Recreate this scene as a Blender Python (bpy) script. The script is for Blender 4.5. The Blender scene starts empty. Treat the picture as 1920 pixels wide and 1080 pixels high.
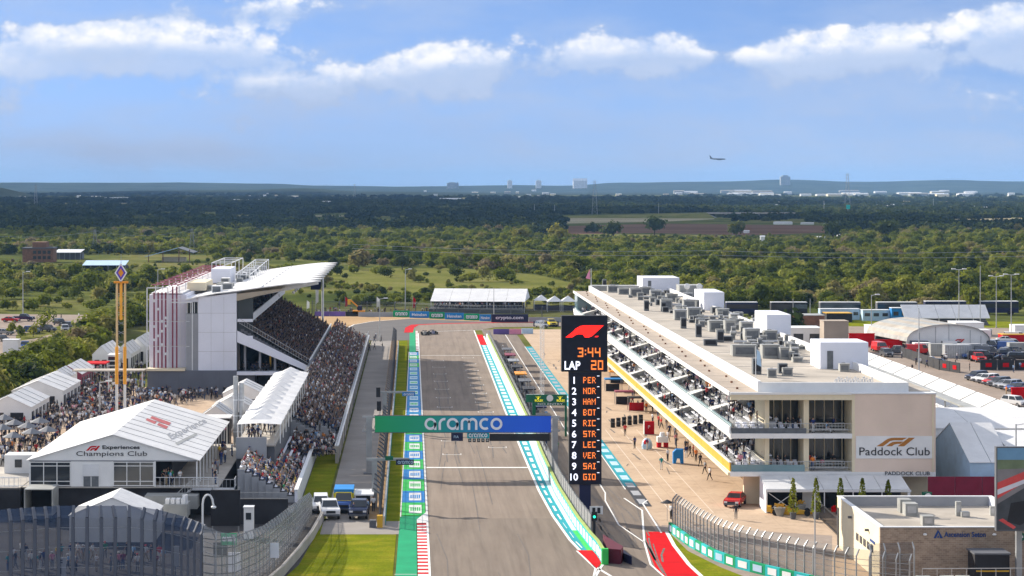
import bpy, bmesh, math, random
import numpy as np
from mathutils import Vector, Matrix

random.seed(7)
R = math.radians
scene = bpy.context.scene
COL = scene.collection

# ---------------------------------------------------------------- camera
F, H, CX, CY = 4200.0, 36.0, 771.0, 348.0      # focal length in photo pixels, eye height, vanishing point
cam = bpy.data.cameras.new('camera')
cam_o = bpy.data.objects.new('camera', cam)
COL.objects.link(cam_o)
cam_o.location = (0, 0, H)
cam_o.rotation_euler = (R(90), 0, 0)
cam.sensor_fit = 'HORIZONTAL'
cam.sensor_width = 36
cam.lens = 36 * F / 1920
cam.shift_x = (960 - CX) / 1920
cam.shift_y = (CY - 540) / 1920
cam.clip_start = 1
cam.clip_end = 120000
scene.camera = cam_o

# ---------------------------------------------------------------- sun
SUN_DIR = Vector((-1.50, 1.48, 1.0)).normalized()      # towards the sun
sun = bpy.data.lights.new('sun', 'SUN')
sun.energy = 5.0
sun.angle = R(0.5)
sun.color = (1.0, 0.91, 0.78)
sun_o = bpy.data.objects.new('sun', sun)
COL.objects.link(sun_o)
sun_o.rotation_euler = SUN_DIR.to_track_quat('Z', 'Y').to_euler()
sun_o.location = (-200, 200, 300)

scene.view_settings.view_transform = 'Standard'
scene.view_settings.look = 'None'
scene.view_settings.gamma = 1
scene.view_settings.use_curve_mapping = False
scene.view_settings.exposure = 0.80

# ---------------------------------------------------------------- node helpers
class NT:
    def __init__(s, tree):
        s.t = tree; s.n = tree.nodes; s.l = tree.links
    def new(s, typ, **kw):
        n = s.n.new(typ)
        for k, v in kw.items():
            setattr(n, k, v)
        return n
    def link(s, a, b):
        s.l.new(a, b)
    def put(s, sock, v):
        if isinstance(v, bpy.types.NodeSocket): s.l.new(v, sock)
        else: sock.default_value = v
    def math(s, op, a, b=None, c=None, clamp=False):
        n = s.n.new('ShaderNodeMath'); n.operation = op; n.use_clamp = clamp
        s.put(n.inputs[0], a)
        if b is not None: s.put(n.inputs[1], b)
        if c is not None: s.put(n.inputs[2], c)
        return n.outputs[0]
    def mix(s, fac, a, b, typ='MIX'):
        n = s.n.new('ShaderNodeMix'); n.data_type = 'RGBA'; n.blend_type = typ
        s.put(n.inputs[0], fac); s.put(n.inputs[6], a); s.put(n.inputs[7], b)
        return n.outputs[2]
    def noise(s, vec, scale, detail=4, rough=.55, dist=0):
        n = s.n.new('ShaderNodeTexNoise')
        n.inputs['Scale'].default_value = scale; n.inputs['Detail'].default_value = detail
        n.inputs['Roughness'].default_value = rough; n.inputs['Distortion'].default_value = dist
        if vec is not None: s.l.new(vec, n.inputs['Vector'])
        return n.outputs['Fac']
    def ramp(s, fac, stops, interp='LINEAR'):
        n = s.n.new('ShaderNodeValToRGB'); cr = n.color_ramp; cr.interpolation = interp
        while len(cr.elements) < len(stops): cr.elements.new(0.5)
        for e, (p, c) in zip(cr.elements, stops):
            e.position = p; e.color = (*c, 1) if len(c) == 3 else c
        s.l.new(fac, n.inputs[0])
        return n.outputs[0]
    def smooth(s, v, a, b):
        n = s.n.new('ShaderNodeMapRange'); n.interpolation_type = 'SMOOTHSTEP'
        s.put(n.inputs[0], v); n.inputs[1].default_value = a; n.inputs[2].default_value = b
        return n.outputs[0]

# ---------------------------------------------------------------- world: Nishita sky and cumulus clouds
world = bpy.data.worlds.new('World'); scene.world = world
world.use_nodes = True
w = NT(world.node_tree); w.n.clear()
SKY_STRENGTH = 0.080
out = w.new('ShaderNodeOutputWorld'); bg = w.new('ShaderNodeBackground')
bg.inputs['Strength'].default_value = SKY_STRENGTH
w.link(bg.outputs[0], out.inputs[0])
tc = w.new('ShaderNodeTexCoord')
sep = w.new('ShaderNodeSeparateXYZ'); w.link(tc.outputs['Generated'], sep.inputs[0])
dx, dy, dz = sep.outputs
# the sky low down is a clean, clear blue: look the Nishita sky up a little higher than the ray
zz = w.math('ADD', w.math('MULTIPLY', w.math('MAXIMUM', dz, 0.0), 3.2), 0.13)
cmb = w.new('ShaderNodeCombineXYZ'); w.link(dx, cmb.inputs[0]); w.link(dy, cmb.inputs[1]); w.link(zz, cmb.inputs[2])
nrm = w.new('ShaderNodeVectorMath', operation='NORMALIZE'); w.link(cmb.outputs[0], nrm.inputs[0])
sky = w.new('ShaderNodeTexSky', sky_type='NISHITA', sun_disc=False)
sky.sun_elevation = math.asin(SUN_DIR.z)
sky.sun_rotation = math.atan2(SUN_DIR.x, SUN_DIR.y)
sky.altitude = 250; sky.air_density = 1.0; sky.dust_density = 0.6; sky.ozone_density = 2.0
w.link(nrm.outputs[0], sky.inputs[0])
skycol = sky.outputs[0]
skyblue = w.mix(1.0, skycol, (0.66, 0.90, 1.22, 1), 'MULTIPLY')
# clouds in longitude / latitude (radians); u to the right, v up
lon = w.math('ARCTAN2', dx, dy)
lat = w.math('ARCSINE', dz)
def cvec(du, dv, sx=1.0, sy=1.0):
    c = w.new('ShaderNodeCombineXYZ')
    w.link(w.math('MULTIPLY', w.math('ADD', lon, du), sx), c.inputs[0])
    w.link(w.math('MULTIPLY', w.math('ADD', lat, dv), sy), c.inputs[1])
    return c.outputs[0]
def blob(px, py, rx, ry, amp):
    u0, v0 = (px - CX) / F, (CY - py) / F
    # steep upper side, long soft underside
    a = w.math('DIVIDE', w.math('SUBTRACT', lon, u0), rx / F)
    q = w.math('SUBTRACT', lat, v0)
    b = w.math('ADD', w.math('MAXIMUM', w.math('MULTIPLY', q, F / (ry * .95)), 0.0), w.math('MINIMUM', w.math('MULTIPLY', q, F / (ry * 2.2)), 0.0))
    d = w.math('ADD', w.math('MULTIPLY', a, a), w.math('MULTIPLY', b, b))
    e = w.math('MULTIPLY', w.math('EXPONENT', w.math('MULTIPLY', d, -1.0)), amp)
    return e, w.math('MULTIPLY', e, w.math('MULTIPLY_ADD', q, F / ry * .62, .72, clamp=True))
BLOBS = [(-30,125,150,42,.30),(120,78,150,30,.34),(250,72,160,34,.38),(420,82,150,34,.34),(540,92,90,26,.2),
         (520,158,110,20,.26),(640,140,130,28,.30),(780,118,130,30,.32),(930,92,150,34,.38),(860,120,70,26,.22),
         (1090,98,90,26,.26),(1220,82,110,32,.38),(1320,104,60,12,.22),(1440,112,90,26,.3),(1560,88,150,34,.38),
         (1720,78,170,36,.40),(1880,40,120,44,.40),(1240,199,28,10,.2),(1825,188,60,18,.2),(1560,222,120,12,.16),
         (420,8,170,26,.26),(640,4,160,22,.2),(1050,40,80,18,.16),(20,30,70,30,.2),(360,186,90,12,.14),(1020,188,40,8,.14),(1915,150,30,20,.18),
         (420,226,160,14,.10),(1740,160,40,12,.14)]
msum = None
for b_ in BLOBS:
    v, v2 = blob(*b_)
    msum, msum2 = (v, v2) if msum is None else (w.math('ADD', msum, v), w.math('ADD', msum2, v2))
# unseen clouds round the horizon and overhead, cover raised to brighten the fill light
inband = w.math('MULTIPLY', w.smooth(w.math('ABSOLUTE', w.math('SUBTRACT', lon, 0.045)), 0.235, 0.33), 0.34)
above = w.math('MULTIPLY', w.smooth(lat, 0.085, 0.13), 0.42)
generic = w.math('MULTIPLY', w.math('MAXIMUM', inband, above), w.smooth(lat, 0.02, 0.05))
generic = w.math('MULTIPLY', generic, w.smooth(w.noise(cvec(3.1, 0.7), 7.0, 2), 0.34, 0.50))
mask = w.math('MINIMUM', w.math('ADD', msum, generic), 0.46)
def dens(du, dv):
    v = cvec(du, dv, 1.0, 1.35)
    n1 = w.noise(v, 20.0, 9, 0.54)
    vo = w.new('ShaderNodeTexVoronoi', voronoi_dimensions='2D', feature='SMOOTH_F1')
    vo.inputs['Scale'].default_value = 46.0; vo.inputs['Detail'].default_value = 3.0; vo.inputs['Roughness'].default_value = .55
    vo.inputs['Lacunarity'].default_value = 2.2; vo.inputs['Smoothness'].default_value = .6
    w.link(v, vo.inputs['Vector'])
    return w.math('ADD', w.math('MULTIPLY', n1, 0.92), w.math('MULTIPLY', w.math('SUBTRACT', 0.55, vo.outputs['Distance']), 0.27))
d0 = dens(0, 0)
d1 = dens(0.0022, -0.0042)        # sample away from the sun: a slope for the shading
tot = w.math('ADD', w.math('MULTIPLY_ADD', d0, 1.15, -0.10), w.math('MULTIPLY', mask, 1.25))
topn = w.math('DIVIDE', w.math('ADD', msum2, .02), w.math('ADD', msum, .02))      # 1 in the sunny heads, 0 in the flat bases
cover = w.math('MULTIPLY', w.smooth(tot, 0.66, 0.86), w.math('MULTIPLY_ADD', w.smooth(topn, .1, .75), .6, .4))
soft = w.smooth(tot, 0.55, 0.85)
lit = w.math('ADD', w.math('MULTIPLY', w.math('SUBTRACT', d0, d1), 3.4), 0.66, clamp=True)
thick = w.smooth(tot, 0.84, 1.2)
ccol = w.mix(lit, (3.9, 4.9, 7.0, 1), (8.2, 8.0, 7.85, 1))
ccol = w.mix(w.math('MULTIPLY', w.smooth(topn, .85, .15), .80), ccol, (3.9, 4.95, 6.95, 1))
veil = w.math('ADD', w.math('MULTIPLY', w.smooth(w.noise(cvec(1.3, 2.1, 1.0, 3.2), 11.0, 7), 0.36, 0.70), 0.42), w.math('MULTIPLY_ADD', w.smooth(lat, 0.070, 0.0), 0.46, 0.24))
veil = w.math('ADD', veil, w.math('MULTIPLY', soft, .45), clamp=True)
base = w.mix(veil, skyblue, (3.5, 4.3, 6.0, 1))
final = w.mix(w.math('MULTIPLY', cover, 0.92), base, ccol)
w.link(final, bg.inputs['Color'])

# ---------------------------------------------------------------- objects
def g(x, y, z=0.0):
    """ground (height z) point that the photograph shows at pixel x, y"""
    s = (y - CY) / (H - z)
    return ((x - CX) / s, F / s, z)
def xs(x, Y): return (x - CX) * Y / F
def zs(y, Y): return H - (y - CY) * Y / F

def tag(o, label=None, cat=None, group=None, kind=None):
    if label: o['label'] = label
    if cat: o['category'] = cat
    if group: o['group'] = group
    if kind: o['kind'] = kind
    return o
def thing(name, label, cat, loc=(0, 0, 0), rz=0.0, group=None):
    o = bpy.data.objects.new(name, None)
    COL.objects.link(o)
    o.empty_display_size = 0.5
    o.location = loc; o.rotation_euler = (0, 0, rz)
    return tag(o, label, cat, group)
def kids(o): return [c for c in o.children]
def copy_tree(o, parent=None, loc=None, rz=None, label=None, scale=None):
    c = o.copy(); COL.objects.link(c)
    if parent is not None: c.parent = parent
    if loc is not None: c.location = loc
    if rz is not None: c.rotation_euler = (0, 0, rz)
    if scale is not None: c.scale = scale
    if label: c['label'] = label
    for ch in list(o.children): copy_tree(ch, c)
    return c

class MB:
    """collects shapes into one mesh"""
    def __init__(s):
        s.v = []; s.f = []; s.m = []
    def add(s, vs, fs, m=0):
        b = len(s.v); s.v += [tuple(v) for v in vs]
        s.f += [tuple(i + b for i in f) for f in fs]; s.m += [m] * len(fs)
        return s
    def box(s, x0, x1, y0, y1, z0, z1, m=0):
        if x0 > x1: x0, x1 = x1, x0
        if y0 > y1: y0, y1 = y1, y0
        if z0 > z1: z0, z1 = z1, z0
        vs = [(x0,y0,z0),(x1,y0,z0),(x1,y1,z0),(x0,y1,z0),(x0,y0,z1),(x1,y0,z1),(x1,y1,z1),(x0,y1,z1)]
        fs = [(0,3,2,1),(4,5,6,7),(0,1,5,4),(1,2,6,5),(2,3,7,6),(3,0,4,7)]
        return s.add(vs, fs, m)
    def poly(s, pts, m=0):
        return s.add(pts, [tuple(range(len(pts)))], m)
    def prism(s, pts, vec, m=0):
        """closed solid: polygon pts (3D) swept by vec"""
        n = len(pts); p = [Vector(q) for q in pts]; e = Vector(vec)
        vs = p + [q + e for q in p]
        fs = [tuple(range(n))[::-1], tuple(range(n, 2 * n))]
        fs += [(i, (i + 1) % n, n + (i + 1) % n, n + i) for i in range(n)]
        return s.add(vs, fs, m)
    def slab(s, quad, t, m=0):
        """a quad (or polygon) thickened downwards by t"""
        return s.prism([(x, y, z - t) for x, y, z in quad], (0, 0, t), m)
    def beam(s, a, b, w_, h_=None, m=0):
        h_ = h_ or w_
        a = Vector(a); b = Vector(b); d = (b - a)
        if d.length < 1e-6: return s
        d.normalize()
        up = Vector((0, 0, 1)) if abs(d.z) < .95 else Vector((0, 1, 0))
        sd = d.cross(up).normalized() * (w_ / 2); u = sd.cross(d).normalized() * (h_ / 2)
        q = [a - sd - u, a + sd - u, a + sd + u, a - sd + u]
        return s.prism(q, b - a, m)
    def tube(s, a, b, r0, r1=None, n=6, m=0, cap=True):
        r1 = r0 if r1 is None else r1
        a = Vector(a); b = Vector(b); d = (b - a).normalized()
        up = Vector((0, 0, 1)) if abs(d.z) < .95 else Vector((1, 0, 0))
        e1 = d.cross(up).normalized(); e2 = d.cross(e1).normalized()
        vs = []
        for c, r in ((a, r0), (b, r1)):
            for i in range(n):
                t = 2 * math.pi * i / n
                vs.append(c + e1 * (r * math.cos(t)) + e2 * (r * math.sin(t)))
        fs = [(i, n + i, n + (i + 1) % n, (i + 1) % n) for i in range(n)]
        if cap: fs += [tuple(range(n)), tuple(range(2 * n - 1, n - 1, -1))]
        return s.add(vs, fs, m)
    def path(s, pts, r, n=5, m=0):
        for a, b in zip(pts[:-1], pts[1:]): s.tube(a, b, r, r, n, m)
        return s
    def ball(s, c, r, seg=8, rings=5, m=0, sx=1, sy=1, sz=1):
        vs = [(c[0], c[1], c[2] + r * sz)]; fs = []
        for j in range(1, rings):
            ph = math.pi * j / rings
            for i in range(seg):
                t = 2 * math.pi * i / seg
                vs.append((c[0] + r*sx*math.sin(ph)*math.cos(t), c[1] + r*sy*math.sin(ph)*math.sin(t), c[2] + r*sz*math.cos(ph)))
        vs.append((c[0], c[1], c[2] - r * sz)); last = len(vs) - 1
        for i in range(seg): fs.append((0, 1 + i, 1 + (i + 1) % seg))
        for j in range(rings - 2):
            a = 1 + j * seg; b = a + seg
            for i in range(seg): fs.append((a + i, b + i, b + (i + 1) % seg, a + (i + 1) % seg))
        a = 1 + (rings - 2) * seg
        for i in range(seg): fs.append((a + i, last, a + (i + 1) % seg))
        return s.add(vs, fs, m)
    def mesh(s, name, mats, smooth=False):
        me = bpy.data.meshes.new(name)
        me.from_pydata([tuple(v) for v in s.v], [], s.f)
        if not isinstance(mats, (list, tuple)): mats = [mats]
        for m_ in mats: me.materials.append(m_)
        if any(s.m): me.polygons.foreach_set('material_index', s.m)
        if smooth: me.polygons.foreach_set('use_smooth', [True] * len(me.polygons))
        me.update()
        return me
    def build(s, name, mats, parent=None, smooth=False, world=True, loc=None):
        if not s.v: return None
        o = bpy.data.objects.new(name, s.mesh(name, mats, smooth))
        COL.objects.link(o)
        if parent is not None:
            o.parent = parent
            if world:
                pm = Vector((0, 0, 0)); q = parent
                while q is not None: pm += Vector(q.location); q = q.parent
                o.location = -pm
        if loc is not None: o.location = loc
        return o
def inst(src, name, parent, loc, rz=0.0):
    """object that shares src's mesh; loc is in the parent's frame"""
    o = bpy.data.objects.new(name, src.data if hasattr(src, 'data') else src)
    COL.objects.link(o); o.parent = parent; o.location = loc; o.rotation_euler = (0, 0, rz)
    return o
def rel(parent, p):
    pm = Vector((0, 0, 0)); q = parent
    while q is not None: pm += Vector(q.location); q = q.parent
    return Vector(p) - pm

# ---------------------------------------------------------------- materials
MATS = {}
def fabric(name, col, tr=.35):
    m = bpy.data.materials.new(name); m.use_nodes = True
    t = NT(m.node_tree); t.n.clear()
    o = t.new('ShaderNodeOutputMaterial'); b = t.new('ShaderNodeBsdfPrincipled'); b.inputs['Roughness'].default_value = .55; b.inputs['Specular IOR Level'].default_value = .3
    geo = t.new('ShaderNodeNewGeometry')
    n = t.ramp(t.noise(geo.outputs['Position'], .35, 7, .65), [(.3, tuple(c*.86 for c in col)), (.62, col)])
    t.link(n, b.inputs['Base Color'])
    bp = t.new('ShaderNodeBump'); bp.inputs['Strength'].default_value = .5; bp.inputs['Distance'].default_value = .12
    t.link(t.noise(geo.outputs['Position'], .9, 3), bp.inputs['Height']); t.link(bp.outputs[0], b.inputs['Normal'])
    q = t.new('ShaderNodeBsdfTranslucent'); t.link(n, q.inputs[0])
    mx = t.new('ShaderNodeMixShader'); mx.inputs[0].default_value = tr
    t.link(b.outputs[0], mx.inputs[1]); t.link(q.outputs[0], mx.inputs[2]); t.link(mx.outputs[0], o.inputs[0])
    MATS[name] = m; return m
def mat(name, col, rough=.75, var=.12, scale=.6, metal=0.0, bump=0.0, spec=.35, emit=0.0, alpha=1.0, detail=5, col2=None, trans=0.0):
    if name in MATS: return MATS[name]
    m = bpy.data.materials.new(name); m.use_nodes = True
    t = NT(m.node_tree); t.n.clear()
    o = t.new('ShaderNodeOutputMaterial'); b = t.new('ShaderNodeBsdfPrincipled')
    t.link(b.outputs[0], o.inputs[0])
    geo = t.new('ShaderNodeNewGeometry')
    n = t.noise(geo.outputs['Position'], scale, detail)
    lo = tuple(c * (1 - var) for c in col); hi = tuple(min(1, c * (1 + var)) for c in col)
    if col2: lo = col2; hi = col
    c = t.ramp(n, [(.3, lo), (.7, hi)])
    t.link(c, b.inputs['Base Color'])
    b.inputs['Roughness'].default_value = rough
    b.inputs['Metallic'].default_value = metal
    b.inputs['Specular IOR Level'].default_value = spec
    if emit:
        b.inputs['Emission Color'].default_value = (*col, 1); b.inputs['Emission Strength'].default_value = emit
    if alpha < 1: b.inputs['Alpha'].default_value = alpha
    if bump:
        bp = t.new('ShaderNodeBump'); bp.inputs['Strength'].default_value = bump; bp.inputs['Distance'].default_value = .05
        t.link(t.noise(geo.outputs['Position'], scale * 6, 6), bp.inputs['Height'])
        t.link(bp.outputs[0], b.inputs['Normal'])
    MATS[name] = m
    return m
def M(n): return MATS[n]

fabric('white_fabric', (.86,.86,.86), .2)
mat('white_paint', (.78,.78,.77), .5, .06, .5)
mat('white_metal', (.72,.73,.74), .4, .06, .8)
mat('white_line', (.74,.73,.70), .7, .12, 1.5)
mat('cream_wall', (.74,.65,.47), .8, .05, .4)
mat('beige_wall', (.76,.61,.50), .85, .10, .18, detail=8)
mat('pale_grey_panel', (.74,.76,.84), .5, .07, .15, detail=8)
mat('grey_panel', (.33,.34,.36), .6, .08, .4)
mat('dark_grey', (.10,.105,.12), .6, .12, .8)
mat('slate_base', (.13,.14,.17), .7, .08, .5)
mat('steel', (.35,.36,.37), .45, .12, 1.0, metal=.5)
mat('galvanised', (.45,.46,.47), .45, .15, 1.5, metal=.4)
mat('black', (.018,.018,.022), .6, .2, 1.0)
mat('black_cloth', (.03,.03,.035), .85, .25, .7)
mat('dark_glass', (.03,.037,.045), .12, .2, .3, spec=.6)
mat('blue_glass', (.16,.27,.30), .12, .1, .3, spec=.6)
mat('concrete', (.40,.37,.33), .85, .14, .35, bump=.2)
mat('roof_membrane', (.38,.34,.29), .9, .22, .22, detail=9)
mat('roof_tan', (.36,.30,.245), .9, .12, .25, detail=8)
mat('hvac', (.33,.335,.32), .5, .25, .5)
mat('hvac_dark', (.13,.14,.15), .6, .2, 2.0)
mat('maroon', (.22,.035,.07), .6, .12, 1.0)
mat('red_paint', (.50,.012,.018), .8, .14, .6, spec=.06)
mat('bright_red', (.56,.006,.010), .8, .14, .5, spec=.04)
mat('orange', (.78,.30,.02), .5, .1, .8)
mat('yellow', (.62,.35,.025), .5, .1, .8)
mat('green_paint', (.01,.30,.13), .6, .14, .4, spec=.1)
mat('bright_green', (.05,.50,.10), .6, .12, .5, spec=.1)
mat('dark_green', (.006,.12,.06), .5, .1, .6)
mat('teal', (.03,.45,.45), .6, .12, .5, spec=.1)
mat('teal_deep', (.015,.30,.36), .6, .12, .5, spec=.1)
mat('teal_white', (.62,.78,.76), .6, .10, .6, spec=.1)
mat('royal_blue', (.01,.12,.50), .5, .12, .5, spec=.1)
mat('mid_blue', (.03,.22,.55), .6, .12, .5, spec=.1)
mat('pale_blue', (.42,.58,.74), .6, .10, .8)
mat('navy', (.012,.016,.06), .5, .15, .6)
mat('blue_tent', (.16,.28,.50), .6, .06, .4)
mat('pink', (.75,.28,.42), .7, .1, 1)
mat('bark', (.09,.07,.05), .9, .3, 2.0)
mat('rust', (.20,.10,.06), .9, .3, 1)
mat('tyre', (.02,.02,.02), .85, .1, 2)
mat('rim', (.35,.35,.36), .35, .1, 2, metal=.6)
mat('headlight', (.7,.7,.72), .15, .05, 2, spec=.7)
mat('tail_light', (.45,.01,.01), .3, .05, 2)
mat('skin', (.46,.27,.18), .6, .15, 9)
mat('hair', (.035,.025,.02), .7, .4, 20)
mat('led_red', (1.0,.015,.01), .6, .0, 1, emit=1.0)
mat('led_orange', (.85,.20,.035), .6, .0, 1, emit=.62)
mat('led_white', (.85,.87,1.0), .6, .0, 1, emit=.75)
mat('led_yellow', (.9,.75,.02), .6, .0, 1, emit=.6)
mat('gold', (.42,.17,.03), .6, .06, 1)
mat('letter_black', (.02,.02,.025), .6, .1, 1)
mat('letter_white', (.80,.80,.86), .6, .03, 1)
mat('letter_blue', (.02,.06,.22), .6, .1, 1)
mat('banner_purple', (.16,.10,.34), .6, .3, .25, detail=6)
# ================================================================ THE SETTING
def ground_mat(name, fn):
    m = bpy.data.materials.new(name); m.use_nodes = True
    t = NT(m.node_tree); t.n.clear()
    o = t.new('ShaderNodeOutputMaterial'); b = t.new('ShaderNodeBsdfPrincipled')
    t.link(b.outputs[0], o.inputs[0]); b.inputs['Roughness'].default_value = .9; b.inputs['Specular IOR Level'].default_value = .15 if ('asphalt' in name or 'concrete' in name) else 0.0
    geo = t.new('ShaderNodeNewGeometry')
    c = fn(t, geo.outputs['Position'], b)
    t.link(c, b.inputs['Base Color'])
    MATS[name] = m
    return m
def f_scrub(t, P, b):
    a = t.ramp(t.noise(P, .012, 8, .6), [(.34, (.065,.085,.026)), (.50, (.13,.145,.045)), (.62, (.19,.18,.07)), (.75, (.22,.185,.10))])
    c = t.ramp(t.noise(P, .12, 6, .65), [(.35, (.55,.55,.5)), (.7, (1.15,1.15,1.1))])
    return t.mix(1.0, a, c, 'MULTIPLY')
ground_mat('scrub_ground', f_scrub)
def f_meadow(t, P, b):
    a = t.ramp(t.noise(P, .03, 8, .65), [(.3, (.10,.115,.03)), (.5, (.17,.175,.05)), (.62, (.20,.19,.07)), (.75, (.28,.24,.11))])
    c = t.ramp(t.noise(P, .5, 5, .65), [(.35, (.7,.7,.65)), (.7, (1.1,1.1,1.05))])
    return t.mix(1.0, a, c, 'MULTIPLY')
ground_mat('meadow', f_meadow)
def f_grass(t, P, b):
    a = t.ramp(t.noise(P, .25, 8, .7), [(.3, (.12,.155,.012)), (.5, (.175,.20,.016)), (.78, (.33,.27,.035))])
    c = t.ramp(t.noise(P, 5.0, 4, .7), [(.3, (.72,.72,.7)), (.7, (1.15,1.15,1.1))])
    w_ = t.new('ShaderNodeTexWave', wave_type='BANDS', bands_direction='Y')
    t.link(P, w_.inputs['Vector']); w_.inputs['Scale'].default_value = .09; w_.inputs['Distortion'].default_value = 1.2
    s_ = t.ramp(w_.outputs['Fac'], [(.3, (.93,.93,.93)), (.7, (1.04,1.04,1.0))])
    return t.mix(1.0, t.mix(1.0, a, c, 'MULTIPLY'), s_, 'MULTIPLY')
ground_mat('mown_grass', f_grass)
def stretch(t, P, sx, sy):
    n = t.new('ShaderNodeMapping'); t.link(P, n.inputs[0]); n.inputs['Scale'].default_value = (sx, sy, 1)
    return n.outputs[0]
def f_asphalt(t, P, b):
    a = t.ramp(t.noise(stretch(t, P, 1.0, .06), .9, 7, .6), [(.3, (.205,.162,.128)), (.7, (.268,.215,.172))])
    c = t.ramp(t.noise(P, .06, 5, .6), [(.3, (.86,.86,.86)), (.7, (1.08,1.08,1.08))])
    d = t.ramp(t.noise(P, 14., 3, .7), [(.3, (.9,.9,.9)), (.7, (1.06,1.06,1.06))])
    # worn racing line and rubber, laid down along the straight
    sp = t.new('ShaderNodeSeparateXYZ'); t.link(P, sp.inputs[0])
    k = t.noise(stretch(t, P, 1.4, .012), 1.3, 5, .6)
    r = t.ramp(k, [(.50, (1,1,1)), (.66, (.86,.85,.85)), (.78, (.76,.75,.75))])
    col = t.mix(1.0, t.mix(1.0, t.mix(1.0, a, c, 'MULTIPLY'), d, 'MULTIPLY'), r, 'MULTIPLY')
    # joints between the paver runs
    w_ = t.math('ABSOLUTE', t.math('SUBTRACT', t.math('FRACT', t.math('DIVIDE', sp.outputs[0], 3.9)), .5))
    j = t.math('MULTIPLY', t.smooth(w_, .008, .0), .22)
    b.inputs['Roughness'].default_value = .85
    return t.mix(j, col, (.08,.07,.065,1))
ground_mat('track_asphalt', f_asphalt)
def f_newasphalt(t, P, b):
    a = t.ramp(t.noise(stretch(t, P, 1.0, .10), .8, 7, .6), [(.3, (.175,.14,.113)), (.7, (.225,.184,.148))])
    k = t.ramp(t.noise(stretch(t, P, 1.2, .03), 1.1, 6, .6), [(.48, (1,1,1)), (.75, (.72,.72,.73))])
    d = t.ramp(t.noise(P, 14., 3, .7), [(.3, (.9,.9,.9)), (.7, (1.06,1.06,1.06))])
    return t.mix(1.0, t.mix(1.0, a, k, 'MULTIPLY'), d, 'MULTIPLY')
ground_mat('dark_asphalt', f_newasphalt)
def f_runoff(t, P, b):
    a = t.ramp(t.noise(P, .2, 6, .6), [(.3, (.10,.095,.095)), (.7, (.135,.128,.125))])
    return a
ground_mat('runoff_asphalt', f_runoff)
def f_concrete(t, P, b):
    a = t.ramp(t.noise(P, .10, 8, .62), [(.3, (.40,.29,.20)), (.6, (.50,.375,.265)), (.8, (.56,.44,.32))])
    st = t.ramp(t.noise(P, .9, 8, .7), [(.25, (.72,.71,.70)), (.5, (1,1,1)), (.8, (1.06,1.06,1.06))])
    sp = t.new('ShaderNodeSeparateXYZ'); t.link(P, sp.inputs[0])
    def joint(o_, w_, th):
        q = t.math('ABSOLUTE', t.math('SUBTRACT', t.math('FRACT', t.math('DIVIDE', o_, w_)), .5))
        return t.smooth(q, th, 0.0)
    j = t.math('MAXIMUM', joint(sp.outputs[0], 4.6, .010), joint(sp.outputs[1], 6.0, .012))
    spots = t.smooth(t.noise(P, 1.7, 4, .7), .70, .78)
    c = t.mix(t.math('MULTIPLY', j, .35), t.mix(1.0, a, st, 'MULTIPLY'), (.16,.12,.09,1))
    return t.mix(t.math('MULTIPLY', spots, .6), c, (.13,.10,.08,1))
ground_mat('apron_concrete', f_concrete)
def f_lot(t, P, b):
    a = t.ramp(t.noise(P, .05, 8, .62), [(.3, (.27,.22,.185)), (.7, (.36,.30,.255))])
    st = t.ramp(t.noise(P, .8, 8, .7), [(.25, (.8,.8,.8)), (.6, (1.02,1.02,1.02))])
    return t.mix(1.0, a, st, 'MULTIPLY')
ground_mat('lot_paving', f_lot)
def f_yard(t, P, b):
    return t.ramp(t.noise(P, .2, 7, .65), [(.3, (.045,.043,.045)), (.7, (.085,.08,.078))])
ground_mat('yard_asphalt', f_yard)
def f_road(t, P, b):
    a = t.ramp(t.noise(P, .12, 8, .62), [(.3, (.22,.20,.185)), (.7, (.31,.285,.26))])
    return a
ground_mat('service_concrete', f_road)
def f_sand(t, P, b):
    return t.ramp(t.noise(stretch(t, P, .4, 1.0), .12, 7, .65), [(.3, (.36,.24,.13)), (.7, (.47,.33,.20))])
ground_mat('tan_runoff', f_sand)
def f_brown(t, P, b):
    return t.ramp(t.noise(stretch(t, P, .3, 1.0), .01, 6, .65), [(.3, (.10,.058,.040)), (.7, (.20,.125,.085))])
ground_mat('ploughed', f_brown)
def f_tan(t, P, b):
    return t.ramp(t.noise(stretch(t, P, .3, 1.0), .006, 6, .65), [(.3, (.20,.19,.10)), (.7, (.40,.34,.24))])
ground_mat('dry_field', f_tan)
def f_slate(t, P, b):
    return t.ramp(t.noise(stretch(t, P, .3, 1.0), .004, 6, .65), [(.3, (.03,.042,.03)), (.7, (.06,.068,.04))])
ground_mat('far_woods', f_slate)

def sheet(name, pts, z, m, parent=None, kind='structure'):
    """flat ground sheet from photo pixels, laid at height z"""
    o = MB().poly([(*g(x, y)[:2], z) for x, y in pts][::-1]).build(name, m, parent)
    n = o.data.polygons[0].normal
    if n.z < 0: o.data.flip_normals()
    if parent is None and kind: o['kind'] = kind
    return o
def strip(name, x0, x1, y0, y1, z, m, parent=None, kind='structure'):
    o = MB().poly([(x0,y0,z),(x1,y0,z),(x1,y1,z),(x0,y1,z)]).build(name, m, parent)
    if parent is None and kind: o['kind'] = kind
    return o
def ribbon(mb, pts, w_, z, m=0):
    """painted line of width w_ along world points"""
    p = [Vector((a[0], a[1], 0)) for a in pts]; L = []; Rr = []
    for i, q in enumerate(p):
        d = (p[min(i+1, len(p)-1)] - p[max(i-1, 0)]).normalized(); n = Vector((-d.y, d.x, 0)) * (w_ / 2)
        L.append((q.x + n.x, q.y + n.y, z)); Rr.append((q.x - n.x, q.y - n.y, z))
    for i in range(len(p) - 1): mb.poly([Rr[i], Rr[i+1], L[i+1], L[i]], m)
    return mb

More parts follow.
